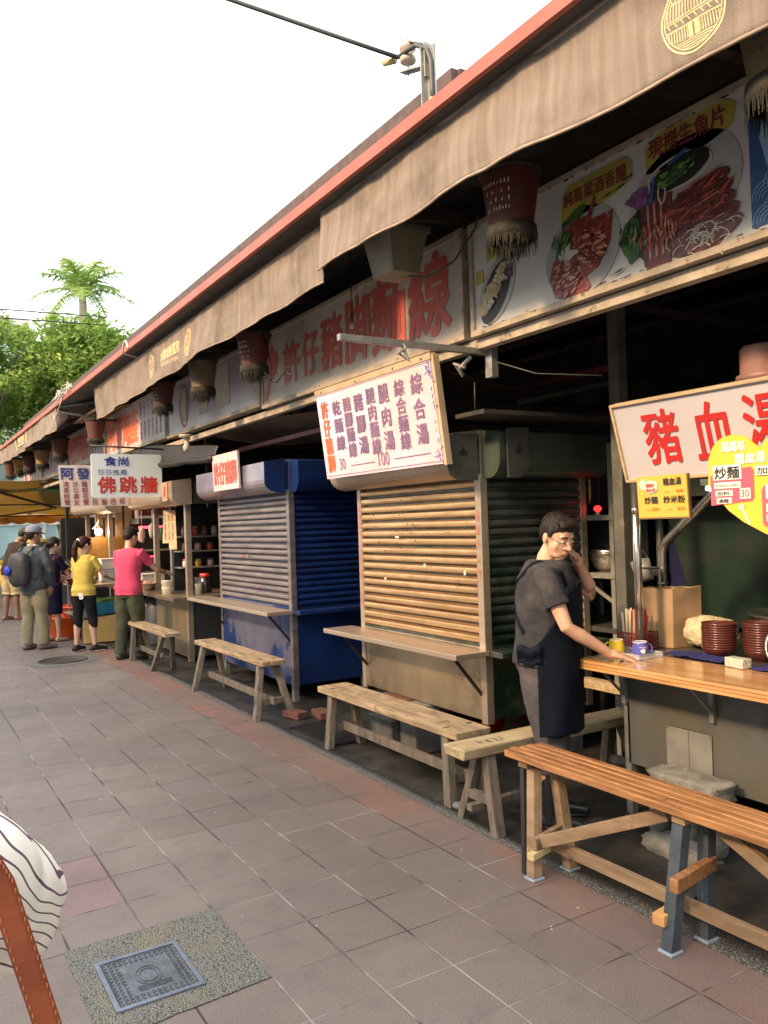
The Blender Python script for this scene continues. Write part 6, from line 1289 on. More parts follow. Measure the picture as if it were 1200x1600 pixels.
t = thing('street_stall_roof', 'grey lean-to roof of a small stall standing in the far street', 'stall', (5.6, 25, 0)); b = MB(); b.hexa([(4.2, 24.6, 1.86), (6.8, 24.6, 2.20), (6.8, 26.4, 2.20), (4.2, 26.4, 1.86)], [(4.2, 24.6, 1.95), (6.8, 24.6, 2.30), (6.8, 26.4, 2.30), (4.2, 26.4, 1.95)]); b.build('roof', M('grey_sheet_roof', (.20, .22, .22), rough=.5), t)
b = MB()
for x in (4.3, 5.4, 6.7): b.box(x, x+.05, 24.7, 24.75, 0, 1.9)
b.build('post', galv, t); b = MB(); b.box(4.4, 6.6, 26.2, 26.25, .9, 1.9); b.build('back_sheet', M('pale_green_sheet', (.32, .48, .36), rough=.5), t)
def car(lab, x, y, rz, bodym, roofm):
    t = thing('parked_car', lab, 'car', (x, y, 0), 'cars at the far end'); mtx = Matrix.Translation((x, y, 0)) @ Matrix.Rotation(rz, 4, 'Z')
    def pr(poly, w_, m_, name, x_off=0, bev=0):
        b = MB(); b.prism(poly, (0, -w_/2, 0), (1, 0, 0), (0, 0, 1), -w_, 0); b.xf(mtx); return b.build(name, m_, t, bevel=bev, fixn=True)
    pr([(-2.2, .3), (2.15, .3), (2.25, .55), (2.15, .78), (1.2, .92), (-1.9, .95), (-2.25, .85), (-2.28, .5)], 1.74, bodym, 'body', bev=.06)
    pr([(1.15, .92), (.45, 1.38), (-1.15, 1.40), (-1.85, .95)], 1.50, M('car_glass', (.05, .09, .11), rough=.08, bump=0), 'window', bev=.03)
    pr([(.50, 1.37), (.35, 1.45), (-1.05, 1.47), (-1.22, 1.39)], 1.46, roofm, 'roof', bev=.03)
    for q in (-1.35, 1.35):
        for s_ in (-1, 1):
            b = MB(); b.lathe([(0, -.1), (.29, -.1), (.32, -.06), (.32, .06), (.29, .1), (0, .1)], (q, s_*.80, .32), n=22, axis=(0, 1, 0), closed=False); b.xf(mtx); wh = b.build('wheel', M('tyre', (.02, .02, .02), rough=.8), t)
            b = MB(); b.lathe([(0, -.012), (.18, -.012), (.19, .012), (0, .012)], (q, s_*.915, .32), n=16, axis=(0, 1, 0), closed=False); b.xf(mtx); b.build('rim', chrome, wh)
    for s_ in (-.62, .62): b = MB(); b.ell((2.19, s_, .68), (.06, .14, .06)); b.xf(mtx); b.build('headlight', cream, t)
    for s_ in (-.66, .66): b = MB(); b.ell((-2.24, s_, .76), (.05, .12, .06)); b.xf(mtx); b.build('tail_light', red_pl, t)
car('yellow roofed car parked beyond the two women', 4.4, 23.4, .35, M('car_yellow', (.75, .52, .04), rough=.25, bump=0), M('car_yellow', (.75, .52, .04)))
car('white car parked behind the seafood table', 4.9, 20.6, .25, M('car_white', (.70, .72, .72), rough=.25, bump=0), M('car_white', (.7, .72, .72)))

# ---------------------------------------------------------------- trees
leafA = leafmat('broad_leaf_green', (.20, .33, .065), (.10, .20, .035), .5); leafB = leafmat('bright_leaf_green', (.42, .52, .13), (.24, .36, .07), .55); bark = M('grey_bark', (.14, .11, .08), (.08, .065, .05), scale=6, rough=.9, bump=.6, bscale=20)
def tree(lab, x, y, zc_, rad, hgt, n, m_, seed, leaf=.11):
    t = thing('broadleaf_tree', lab, 'tree', (x, y, 0), 'trees beyond the market roof'); rnd = random.Random(seed)
    b = MB(); b.tube([(x, y, 0), (x+.1, y, 1.5), (x-.1, y+.1, 3.0), (x, y, zc_-hgt*.3)], [.28, .22, .19, .14], 10)
    for k in range(12):
        a = rnd.uniform(0, 2*PI); r = rad*rnd.uniform(.5, .9); z = zc_+hgt*rnd.uniform(-.4, .6); m = Vector((x+.5*r*math.cos(a), y+.5*r*math.sin(a), (3+z)/2+.3))
        b.tube([(x, y, rnd.uniform(2.2, zc_-hgt*.35)), m, (x+r*math.cos(a), y+r*math.sin(a), z)], [.10, .06, .02], 7)
    b.build('trunk', bark, t)
    cl = []
    for k in range(95):
        while True:
            p = Vector((rnd.uniform(-1, 1), rnd.uniform(-1, 1), rnd.uniform(-1, 1)))
            if .35 < p.length < 1: break
        cl.append((Vector((x+p.x*rad, y+p.y*rad, zc_+p.z*hgt)), rnd.uniform(.32, .75)))
    for part_, mm, f in (('crown', m_, .62), ('paler_leaves', leafB, .38)):  # a random share of the leaves takes the paler green
        vs = []; fs = []
        for k in range(int(n*f)):
            c, cr_ = rnd.choice(cl); d = Vector((rnd.gauss(0, 1), rnd.gauss(0, 1), rnd.gauss(0, .7))).normalized()*cr_*rnd.random()**.4
            p = c+d; u = Vector((rnd.gauss(0, 1), rnd.gauss(0, 1), rnd.gauss(0, .6))).normalized()*leaf*rnd.uniform(.6, 1.3); w_ = u.orthogonal().normalized(); w_ = (Matrix.Rotation(rnd.uniform(0, 6.3), 3, u) @ w_)*leaf*rnd.uniform(.3, .55)
            i = len(vs); vs += [p-u, p-w_*.9, p+u, p+w_*.9]; fs.append((i, i+1, i+2, i+3))
        b = MB(); b.add(vs, fs); b.build(part_, mm, t)
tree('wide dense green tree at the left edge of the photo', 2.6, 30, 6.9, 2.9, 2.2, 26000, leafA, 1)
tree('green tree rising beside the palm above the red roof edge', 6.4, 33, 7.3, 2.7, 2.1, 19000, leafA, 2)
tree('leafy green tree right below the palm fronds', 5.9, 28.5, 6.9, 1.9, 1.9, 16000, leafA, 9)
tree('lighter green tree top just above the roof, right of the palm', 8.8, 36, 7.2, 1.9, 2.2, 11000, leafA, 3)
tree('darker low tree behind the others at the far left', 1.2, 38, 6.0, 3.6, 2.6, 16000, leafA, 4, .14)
t = thing('royal_palm', 'tall palm with drooping bright fronds above the trees', 'palm', (6.1, 30, 0)); b = MB(); b.tube([(6.1, 30, 0), (6.15, 30, 4), (6.1, 30, 8.6), (6.1, 30, 10.1)], [.24, .20, .16, .12], 12); b.build('trunk', M('palm_trunk', (.25, .23, .19), rough=.9), t)
rnd = random.Random(6); palm = leafmat('palm_green', (.34, .48, .14), (.20, .34, .08), .5)
for k in range(15):
    a = 2*PI*k/15 + rnd.uniform(-.15, .15); el = (1.25, .95, .45)[k % 3] + rnd.uniform(-.12, .12); L_ = rnd.uniform(2.2, 2.6)
    d = Vector((math.cos(a), math.sin(a), 0)); pts = [Vector((6.1, 30, 10.05)) + d*(L_*s_*math.cos(el*(1-.25*s_))) + Vector((0, 0, L_*s_*math.sin(el) - 1.45*s_*s_*(1.3-el*.45)*1.1)) for s_ in [j/14 for j in range(15)]]
    b = MB(); b.tube(pts, [.025-.0014*j for j in range(15)], 5)
    for j in range(1, 15):
        for q in range(5):
            p = pts[j-1].lerp(pts[j], q/5); tg = (pts[j]-pts[j-1]).normalized(); sd = tg.cross(Vector((0, 0, 1))).normalized(); l = .60*math.sin(PI*min(1, (j+q/5)/15+.12))**.7
            for s_ in (-1, 1):
                e = p + (sd*s_*.75 + tg*.55 + Vector((0, 0, rnd.uniform(-.55, .25))))*l; b.add([p, p+tg*.045, e, e-tg*.018], [(0, 1, 2, 3)])
    b.build('frond', palm, t)

# ---------------------------------------------------------------- people
def remesh(mb, voxel, smooth=2, wrinkle=0, seed=0):
    me = mb.mesh('tmp'); o = bpy.data.objects.new('tmp', me); COL.objects.link(o)
    m = o.modifiers.new('r', 'REMESH'); m.mode = 'VOXEL'; m.voxel_size = voxel; m.use_smooth_shade = True
    s = o.modifiers.new('s', 'SMOOTH'); s.factor = .5; s.iterations = smooth
    r = evalmesh(o); bpy.data.objects.remove(o); bpy.data.meshes.remove(me)
    if wrinkle:
        nr = [v.normal.copy() for v in r.vertices]
        for v, n in zip(r.vertices, nr):
            p = v.co; k = noise.noise(Vector((p.x*9, p.y*9, p.z*5)) + Vector((seed, 0, 0))) + .7*(abs(noise.noise(Vector((p.x*14+p.z*9, p.y*14, p.z*16)) + Vector((0, seed, 0)))) - .25)
            v.co = p + n*k*wrinkle
    r.polygons.foreach_set('use_smooth', [True]*len(r.polygons)); r.update(); return r
skin_m = M('warm_skin', (.56, .35, .24), (.47, .27, .175), scale=14, rough=.5, bump=.06, bscale=160)
skin_l = M('light_skin', (.60, .40, .29), (.52, .33, .235), scale=14, rough=.5, bump=.05)
skin_d = M('tanned_skin', (.34, .18, .11), (.27, .14, .085), scale=14, rough=.5, bump=.05)
hair_k = M('black_hair', (.012, .010, .010), (.028, .022, .020), scale=60, stretch=(1, 1, .3), rough=.42, bump=.5, bscale=120); hair_b = M('dark_brown_hair', (.045, .018, .014), (.025, .012, .010), scale=60, stretch=(1, 1, .25), rough=.4, bump=.5, bscale=120)
eye_w = M('eye_white', (.62, .58, .54), rough=.2, bump=0); eye_d = M('eye_iris', (.012, .008, .006), rough=.1, bump=0); lip_m = M('lips', (.34, .13, .10), rough=.5, bump=0)
def V(*a): return Vector(a)
def hand(mb, w_, d, n, side, curl=.4, spread=.22, r=.0085, k=1.0, sc=1.0):
    """wrist point, direction to the fingertips, palm normal (palm faces -n), side vector towards the thumb"""
    d = d.normalized(); n = (n - d*n.dot(d)).normalized(); s = side*(d.cross(n)).normalized(); kn = w_ + d*.085*sc
    rot = Matrix((s, d, n)).transposed()
    mb.ell(w_ + d*.048*sc, (.040*sc, .052*sc, .0145*sc), 14, 8, rot); mb.tube([w_ - d*.02, w_ + d*.03*sc], [.024*sc, .026*sc], 10, rnd=True)
    for i, (o, l) in enumerate(((.029, .072), (.010, .082), (-.010, .077), (-.028, .060))):
        p = kn + s*o*sc - n*.002; dd = (d + s*spread*(1.5-i)*.5).normalized(); pts = [p - dd*.02]; c = 0
        for j, f in enumerate((.45, .30, .25)):
            c += curl*(.55 if j == 0 else .75)*(1 + .12*(i-1.5)); q = dd*math.cos(c) - n*math.sin(c); pts.append(pts[-1 if j else 0] + q*(l*f*sc + (.02 if j == 0 else 0)))
        mb.tube(pts, [r*1.08*k, r*k, r*.95*k, r*.80*k], 9, rnd=True)
    b0 = w_ + d*.022*sc + s*.026*sc; b1 = b0 + (s*.75+d*.75-n*.25).normalized()*.036*sc; b2 = b1 + (s*.35+d*.95-n*.35).normalized()*.032*sc; b3 = b2 + (s*.1+d*1-n*.4).normalized()*.024*sc
    mb.tube([b0, b1, b2, b3], [.0135*k, .0115*k, .0100*k, .0085*k], 9, rnd=True)
def head(mb, hm, male=True):
    s0 = len(mb.v); j = 1.0 if male else .92
    mb.ell((0, -.004, 1.618), (.077, .096, .098)); mb.ell((0, .034, 1.568), (.065*j, .066, .084)); mb.ell((0, .042, 1.522), (.054*j, .053, .040)); mb.ell((0, .072, 1.503), (.022, .022, .016))
    mb.tube([(0, .093, 1.612), (0, .108, 1.592), (0, .117, 1.574)], [.008, .010, .013], 10, rnd=True); mb.ell((.013, .104, 1.570), (.009, .011, .008)); mb.ell((-.013, .104, 1.570), (.009, .011, .008))
    mb.ell((0, .096, 1.543), (.019, .010, .006)); mb.ell((0, .094, 1.532), (.017, .011, .007)); mb.ell((0, .084, 1.536), (.034, .014, .022)); mb.ell((.031, .084, 1.628), (.024, .011, .008)); mb.ell((-.031, .084, 1.628), (.024, .011, .008))
    for q in (-1, 1): mb.ell((q*.044, .062, 1.575), (.022, .020, .034)); mb.ell((q*.079, -.004, 1.592), (.009, .018, .030)); mb.ell((q*.079, .000, 1.572), (.008, .012, .014))
    mb.xf(hm, s0)
def person(label, loc, yaw, s, P):
    t = thing('person', label, 'person', loc); T = Matrix.Translation(loc) @ Matrix.Rotation(yaw, 4, 'Z') @ Matrix.Scale(s, 4)
    male = P.get('male', True); lean = P.get('lean', 0.0); vox = P.get('voxel', .008); fat = P.get('fat', 1.0)
    def up(z): return lean*max(0, (z-.93)/.5)**1.25 if z > .93 else 0
    ht, hn, hr = P.get('head', (0, 0, 0)); piv = V(0, up(1.45)+P.get('neck', 0), 1.475 + P.get('drop', 0))
    hm = Matrix.Translation(piv) @ Matrix.Rotation(ht, 4, 'Z') @ Matrix.Rotation(-hn, 4, 'X') @ Matrix.Rotation(hr, 4, 'Y') @ Matrix.Translation((0, 0, -1.475))
    dz = P.get('drop', 0)
    tor = [(.80, .135, .095), (.86, .168, .112), (.93, .172, .118), (1.02, .152, .108), (1.12, .150, .110), (1.24, .165, .116), (1.34, .172, .108), (1.40, .155, .090), (1.44, .085, .070)]
    if not male: tor = [(z, a*(.98 if z < .95 else .86), c*(1.0 if z < .95 else .92)) for z, a, c in tor]
    tor = [(z, a*fat, c*fat) for z, a, c in tor]
    def rings(lo, hi, inf, flare=0): 
        out_ = []
        for z, a, c in tor:
            if lo-.001 <= z <= hi+.001: out_.append((0, up(z)+P.get('belly', 0)*max(0, 1-abs(z-1.08)/.2)*.5, z, a+inf+flare*max(0, .95-z), c+inf+flare*max(0, .95-z)+P.get('belly', 0)*max(0, 1-abs(z-1.08)/.2)*.6))
        return out_
    body = MB(); body.loft(rings(.8, 1.45, 0), 24)
    sh = .172 if male else .150; shz = 1.385
    A = {}; 
    for sd, q in (('R', 1), ('L', -1)):
        S = V(q*sh*fat**.5, up(shz), shz) + V(*P.get('sh'+sd, (0, 0, 0))); E_, W_ = V(*P['arm'+sd][0]), V(*P['arm'+sd][1]); A[sd] = (S, E_, W_)
        k = 1.0 if male else .85
        body.tube([S - V(q*.03, 0, .0), S, S.lerp(E_, .5), E_, E_.lerp(W_, .3), W_], [.048*k, .050*k, .045*k, .036*k, .038*k, .0245*k], 14, rnd=True)
        hd = P['arm'+sd][2]; hand(body, W_, V(*hd[0]), V(*hd[1]), hd[2], hd[3], r=P.get('fr', .0095), sc=1.06 if male else .95)
    Lg = {}
    for sd, q in (('R', 1), ('L', -1)):
        fx, fy, fd = P['foot'+sd]; H_ = V(q*.088, 0, .88); An = V(fx, fy, .085); K = H_.lerp(An, .5) + V(0, P.get('knee'+sd, .02), .0); Lg[sd] = (H_, K, An)
        k = fat*(1 if male else .92)
        body.tube([H_+V(0, 0, .03), H_.lerp(K, .3), K, K.lerp(An, .3)+V(0, -.012, 0), K.lerp(An, .75), An], [.088*k, .080*k, .054*k, .053*k, .038*k, .036*k], 14, rnd=True)
        D = V(math.sin(fd), math.cos(fd), 0); body.tube([An-V(0, 0, .045)-D*.03, An-V(0, 0, .045)+D*.06, An-V(0, 0, .058)+D*.15], [.034, .034, .022], 12, rnd=True)
    body.tube([(0, up(1.42), 1.42), (0, up(1.45)+.0, 1.455), piv+V(0, .012, .06)], [.062, .054, .052] if male else [.05, .043, .042], 14, rnd=True)
    head(body, hm, male)
    body.xf(T); me = remesh(body, vox*s, 2)
    for v in me.vertices: v.co -= V(*loc)
    me.name = 'body'; link('body', me, P.get('skin', skin_m), t)
    def cloth(name, mb_, m_, voxel=.010, wr=.005, sm=2, lab=None):
        mb_.xf(T); me = remesh(mb_, voxel*s, sm, wr, hash(label) % 50)
        for v in me.vertices: v.co -= V(*loc)
        return link(name, me, m_, t, label=lab)
    def part(name, mb_, m_, xf=None):
        if xf is not None: mb_.xf(T @ xf)
        else: mb_.xf(T)
        return mb_.build(name, m_, t)
    # face details
    for q in (-1, 1):
        b = MB(); b.ell((q*.031, .0895, 1.604), (.0135, .0075, .0058)); e = part('eye', b, eye_w, hm)
        b = MB(); b.ell((q*.031, .0945, 1.603), (.0055, .0035, .0055)); b.xf(T @ hm); b.build('iris', eye_d, e)
        b = MB(); b.tube([(q*.014, .100, 1.630), (q*.032, .099, 1.636), (q*.050, .088, 1.630)], [.003, .0045, .002], 6); part('eyebrow', b, hair_k, hm)
    b = MB(); b.tube([(-.019, .0965, 1.5335), (-.009, .1035, 1.5372), (0, .1055, 1.5365), (.009, .1035, 1.5372), (.019, .0965, 1.5335)], [.0014, .0026, .003, .0026, .0014], 6); part('mouth', b, lip_m, hm)
    # hair
    hb = MB(); hair = P.get('hair', 'short')
    hb.ell((0, -.016, 1.650), (.085, .098, .080)); hb.ell((0, -.045, 1.612), (.079, .068, .078)); 
    for q in (-1, 1): hb.ell((q*.067, -.018, 1.640), (.020, .050, .042)); 
    if hair == 'short': hb.ell((0, .050, 1.698), (.066, .044, .026)); hb.ell((.030, .074, 1.690), (.038, .022, .018)); hb.ell((-.030, .070, 1.692), (.034, .022, .016)); hb.ell((0, -.070, 1.585), (.058, .03, .04)); [hb.ell((q*.072, .018, 1.632), (.012, .022, .034)) for q in (-1, 1)]
    if hair in ('pony', 'bun'):
        for q in (-1, 1): hb.ell((q*.066, .012, 1.628), (.022, .046, .052))
        hb.ell((0, .058, 1.680), (.060, .034, .030))
    if hair == 'pony': hb.tube([(0, -.095, 1.65), (0, -.135, 1.63), (0, -.155, 1.54), (0, -.150, 1.43), (.005, -.135, 1.34)], [.025, .034, .044, .042, .014], 12, rnd=True)
    if hair == 'bun': hb.tube([(0, -.085, 1.58), (0, -.13, 1.55), (0, -.15, 1.49)], [.035, .045, .03], 12, rnd=True)
    hb.xf(hm); cloth('hair', hb, P.get('hairm', hair_k), .005, .0045, 1)
    if P.get('tie'): b = MB(); b.tube([(0, -.100, 1.648), (0, -.118, 1.642)], [.034, .036], 12); part('hair_tie', b, white_t, hm)
    if P.get('cap'):
        b = MB(); b.lathe([(.094, 1.638), (.097, 1.655), (.090, 1.695), (.066, 1.728), (.03, 1.742), (0, 1.745)], (0, -.008, 0), n=28, sy=1.14, closed=False); b.xf(hm)
        c = cloth('cap', b, P['cap'], .005, .0015, 1) if False else part('cap', b, P['cap'])
        b = MB(); b.sheet(lambda u, v: (.078*(u-.5)*2*(1-.25*v), .085+.085*v*(1-(2*u-1)**2*.45), 1.652-.018*v-.016*(2*u-1)**2), 12, 6, t=.004); b.xf(hm); b.xf(T); b.build('peak', P['cap'], c)
    # top
    up_m, sl, inf = P['top']; b = MB(); lo = P.get('hem', .86); rr = [(x, y, z, a, c) for x, y, z, a, c in rings(lo, 1.41, inf)]
    b.loft([(rr[0][0], rr[0][1], lo-.02, rr[0][3]*1.03, rr[0][4]*1.06)] + rr + [(0, up(1.42), 1.428, .125*fat+.015, .083*fat+.015), (0, up(1.44), 1.446, .074*fat+.010, .064*fat+.010)], 26)
    for sd in 'RL':
        S, E_, W_ = A[sd]; q = 1 if sd == 'R' else -1; k = P.get('slw', 1.0)
        pts = [S - V(q*.05, 0, .01), S, S.lerp(E_, .45)]; ra = [.060, .068, .062*k]
        if sl > .5: pts += [S.lerp(E_, .62), ]; ra += [.064*k]
        if sl > 1: pts += [E_, E_.lerp(W_, .5), E_.lerp(W_, .93)]; ra += [.055*k, .052*k, .042*k]
        if not male: ra = [r*.86 for r in ra]
        b.tube(pts, ra, 16)
    cloth(P.get('topname', 'shirt'), b, up_m, .009, P.get('wr', .009), 2)
    # bottom
    kind, bm_, zb = P['bottom']
    if kind == 'dress':
        b = MB(); b.loft([(0, .01, zb, .165, .125), (0, .01, zb+.12, .172, .130), (0, 0, .80, .178, .135), (0, 0, .93, .176, .126), (0, up(1.02), 1.04, .150, .112)], 26); cloth('skirt', b, bm_, .009, .006)
    else:
        b = MB(); b.loft([(x, y, z, a, c) for x, y, z, a, c in rings(.8, .93, .014)], 26)
        for sd in 'RL':
            H_, K, An = Lg[sd]; wdt = P.get('legw', 1.0); low_ = An + V(0, 0, -.035)
            wdt *= fat**.8; f = lambda z: H_.lerp(K, (H_.z-z)/(H_.z-K.z)) if z > K.z else K.lerp(low_, (K.z-z)/(K.z-low_.z))
            zs = [.90, .80, .66] + ([.50, .44] if zb < .44 else [.52] if zb < .5 else []) + ([.30, .18] if zb < .18 else []) + [zb]
            ra = [.102*fat, .102*fat, .092*wdt] + ([.074*wdt, .072*wdt] if zb < .44 else [.078*wdt] if zb < .5 else []) + ([.068*wdt, .066*wdt] if zb < .18 else []) + [(.066 if zb < .2 else .064 if zb < .4 else .095)*wdt]
            if not male: ra = [r*.93 for r in ra]
            b.tube([f(z) for z in zs], ra, 16)
        cloth({'trousers': 'trousers', 'shorts': 'shorts'}[kind], b, bm_, .009, .011)
    # shoes
    sm_ = P.get('shoes')
    for sd in 'RL':
        H_, K, An = Lg[sd]; D = V(math.sin(P['foot'+sd][2]), math.cos(P['foot'+sd][2]), 0); X_ = V(D.y, -D.x, 0)
        rot = Matrix((X_, D, V(0, 0, 1))).transposed()
        if sm_ and sm_[0] in ('shoe', 'boot'):
            b = MB(); b.tube([An-V(0, 0, .038)-D*.04, An-V(0, 0, .040)+D*.06, An-V(0, 0, .052)+D*.165], [.044, .044, .032], 14, rnd=True)
            b.tube([An-V(0, 0, .05), An+(V(0, 0, .02) if sm_[0] == 'shoe' else (K-An)*.72)], [.046, .046 if sm_[0] == 'shoe' else .066], 14)
            for v_ in b.v: v_.z = max(v_.z, .008)
            sh_ = cloth('shoe' if sm_[0] == 'shoe' else 'rubber_boot', b, sm_[1], .007, 0, 1)
            b = MB(); b.ell(V(An.x, An.y, .012)+D*.06, (.047, .135, .013), 18, 8, rot); b.xf(T); b.build('sole', sm_[2], sh_)
        elif sm_:
            b = MB(); b.ell(V(An.x, An.y, .010)+D*.055, (.046, .135, .011), 18, 8, rot); sh_ = part('sandal', b, sm_[1]); c = An+D*.09
            b = MB(); b.tube([V(c.x, c.y, .012)-X_*.04, V(c.x, c.y, .055), V(c.x, c.y, .012)+X_*.04], .008, 6); b.xf(T); b.build('strap', sm_[1], sh_)
    return t, T, hm, up, rings, A
def yaw_of(fx, fy): return math.atan2(-fx, fy)
cl_grey = M('charcoal_cotton', (.046, .046, .050), (.030, .030, .034), scale=6, rough=.9, bump=.25, bscale=30, c3=(.085, .08, .078), c3scale=4, c3ramp=(.5, .75))
cl_pants = M('grey_brown_trousers', (.095, .085, .090), (.065, .06, .065), scale=6, rough=.9, bump=.3, bscale=24)
apron_m = M('blue_black_apron', (.005, .008, .016), (.003, .005, .010), scale=5, rough=.75, bump=.3, bscale=26)
boot_m = M('black_rubber', (.010, .012, .016), (.016, .018, .022), rough=.25, bump=0)
down = ((0, 0, -1), (1, 0, 0), 1, .5)
# --- man in the apron, hand on the counter
Pm = dict(lean=.035, fat=1.25, belly=.03, voxel=.0055, fr=.0088, head=(-.72, .44, .0), neck=.026, drop=-.014, hair='short', skin=skin_m,
          armR=((.245, .165, 1.10), (.115, .365, .950), ((-.42, .90, -.25), (.12, .20, 1), -1, .16)), shR=(0, .02, -.01),
          armL=((-.285, .255, 1.215), (-.105, .190, 1.425), ((.35, -.42, .85), (-.35, .80, .25), -1, .7)), shL=(-.01, .03, 0),
          footR=(.12, .03, .1), footL=(-.10, .02, -.15), top=(cl_grey, .8, .016), bottom=('trousers', cl_pants, .30), legw=1.02, slw=1.08, hem=.90, shoes=('boot', boot_m, boot_m))
ay = yaw_of(.62, -.78)
t, T, hm, up, rings, A = person('man with glasses in grey T-shirt and dark apron leaning on the counter', (2.985, 3.29, 0), ay, .965, Pm)
def apron_pt(u, v, off=.0):
    z = 1.30 - v*.78; q = max(0., min(1., (1.30-z)/.28)); span = (.55 + .95*q) if z > 1.02 else 1.58
    a = PI/2 + (u-.5)*2*min(span, 1.62); k = 1+.03*math.sin(u*19+v*5)*v; fl = .05*max(0, (.95-z))
    return ((.230+fl)*math.cos(a)*k*1.02, (.182+fl+.015*math.sin(v*4))*math.sin(a)*k + up(z) + .012, z + .004*math.sin(u*30))
b = MB(); b.sheet(apron_pt, 70, 60, t=-.005); b.xf(T); b.build('apron', apron_m, t)
def onback(a, z, o=.020):   # point on the shirt: angle round the body, height
    pr = [(.93, .172, .118), (1.02, .152, .108), (1.12, .150, .110), (1.24, .165, .116), (1.34, .172, .108), (1.40, .155, .090), (1.45, .083, .070)]
    for (za, xa, ya), (zb, xb, yb) in zip(pr, pr[1:]):
        if za <= z <= zb: f = (z-za)/(zb-za); rx_, ry_ = (xa+(xb-xa)*f)*1.25+o, (ya+(yb-ya)*f)*1.25+o; break
    return (rx_*math.cos(a), up(z)+ry_*math.sin(a), z)
for q in (1, -1):
    pts = [onback(PI/2-q*.6, 1.30), onback(PI/2-q*.75, 1.38), onback(-PI/2+q*1.45, 1.435, .012)] + [onback(-PI/2+q*(1.1-2.1*k/8), 1.42-.36*k/8, .018) for k in range(9)]
    b = MB()
    for p0, p1 in zip(pts, pts[1:]):
        c0 = Vector((p0[0], p0[1], 0)); b.beam(p0, Vector(p1)+(Vector(p1)-Vector(p0)).normalized()*.004, .026, .004, up=c0.normalized() if c0.length > .01 else (0, 0, 1))
    b.xf(T); b.build_one('apron_strap', apron_m, t)
b = MB(); b.sheet(lambda u, v: (.242+.012*math.sin(v*6)+.004, -.10+.13*u, 1.0-.10*v+.01*math.sin(u*9)), 8, 8, t=.006); b.xf(T); b.build('apron_tie', apron_m, t)
b = MB()
for q in (-1, 1): 
    n = 24; pts = [(q*.033+.0235*math.copysign(abs(math.cos(2*PI*k/n))**.7, math.cos(2*PI*k/n)), .112-.004*abs(math.cos(2*PI*k/n)), 1.600+.0145*math.copysign(abs(math.sin(2*PI*k/n))**.7, math.sin(2*PI*k/n))) for k in range(n+1)]; b.tube(pts, .0011, 6)
    b.tube([(q*.057, .108, 1.606), (q*.080, .055, 1.610), (q*.084, .0, 1.606), (q*.083, -.012, 1.590)], .0018, 6)
b.tube([(-.010, .114, 1.602), (0, .118, 1.605), (.010, .114, 1.602)], .0016, 6); b.xf(T @ hm); g = b.build('glasses', M('thin_dark_metal_rim', (.14, .13, .12), rough=.35, metal=.7, bump=0), t)
# --- shoppers
ol = M('olive_trousers', (.075, .080, .050), (.05, .055, .036), scale=6, rough=.9, bump=.3, bscale=22); pk = M('hot_pink_shirt', (.56, .055, .13), (.48, .045, .11), scale=6, rough=.85, bump=.2); yl = M('mustard_yellow_shirt', (.50, .40, .075), (.43, .34, .06), scale=6, rough=.85, bump=.2)
kh = M('khaki_trousers', (.30, .26, .16), (.23, .20, .12), scale=6, rough=.9, bump=.3, bscale=22); jk = M('slate_jacket', (.045, .060, .070), (.028, .038, .048), scale=5, rough=.55, bump=.35, bscale=20); nv = M('navy_dress', (.016, .014, .040), (.011, .010, .028), scale=5, rough=.85, bump=.2)
bk = M('black_leggings', (.016, .017, .019), (.011, .012, .013), rough=.8, bump=.2); bs = M('faded_black_shirt', (.050, .038, .032), (.034, .026, .023), scale=6, rough=.9, bump=.2); sh_ = M('beige_shorts', (.58, .43, .24), (.50, .36, .19), rough=.9, bump=.2)
blk_shoe = M('black_shoe', (.015, .015, .016), rough=.5, bump=0); wsole = M('white_sole', (.65, .63, .58), rough=.6, bump=0); dsole = M('dark_sole', (.03, .028, .025), rough=.8, bump=0); grey_sh = M('grey_shoe', (.07, .075, .08), rough=.6, bump=0); tan_sh = M('taupe_shoe', (.22, .18, .14), rough=.7, bump=0); flip = M('brown_sandal', (.22, .09, .05), rough=.7, bump=0)
gc = M('light_grey_cap', (.20, .215, .27), (.16, .17, .22), scale=8, rough=.9, bump=.2); dc = M('dark_brown_cap', (.075, .055, .04), rough=.9, bump=.2)
person('man in a hot pink shirt and olive trousers reaching over the open stall counter', (2.58, 10.45, 0), yaw_of(.80, .60), .965, dict(fat=1.05, lean=.03, head=(-.1, .25, 0), skin=skin_m, hair='short',
    armR=((.27, .24, 1.15), (.20, .50, 1.10), ((0, 1, -.1), (0, .1, 1), -1, .5)), armL=((-.26, .12, 1.10), (-.22, .36, 1.0), ((.1, 1, -.1), (0, .1, 1), 1, .4)), footR=(.13, .06, .25), footL=(-.12, -.05, -.1), top=(pk, .8, .018), hem=.86, bottom=('trousers', ol, .075), legw=1.08, shoes=('shoe', grey_sh, dsole)))
t, T, hm, up, rings, A = person('woman with a long ponytail in a mustard yellow shirt and black cropped leggings', (2.25, 11.55, 0), yaw_of(.72, .69), .905, dict(male=False, fat=1.08, lean=.04, head=(-.45, .12, 0), skin=skin_l, hair='pony', hairm=hair_b, tie=True,
    armR=((.25, .16, 1.13), (.17, .40, 1.07), ((-.1, 1, 0), (0, .1, 1), -1, .5)), armL=((-.24, .10, 1.10), (-.16, .34, 1.05), ((.1, 1, -.1), (0, .1, 1), 1, .4)), footR=(.15, .03, .6), footL=(-.13, -.02, .1), top=(yl, .8, .016), hem=.86, bottom=('trousers', bk, .36), legw=.95, shoes=('shoe', blk_shoe, wsole)))
b = MB(); P_ = Plane((.045, -.148, .80), (1, 0, 0), UP); P_.text(b, 'B', 0, 0, .062, .082, .06, lift=.012); P_.text(b, 'B', -.028, .045, .035, .042, .03, lift=.012); b.xf(T); b.build('printed_letter', white_t, t)
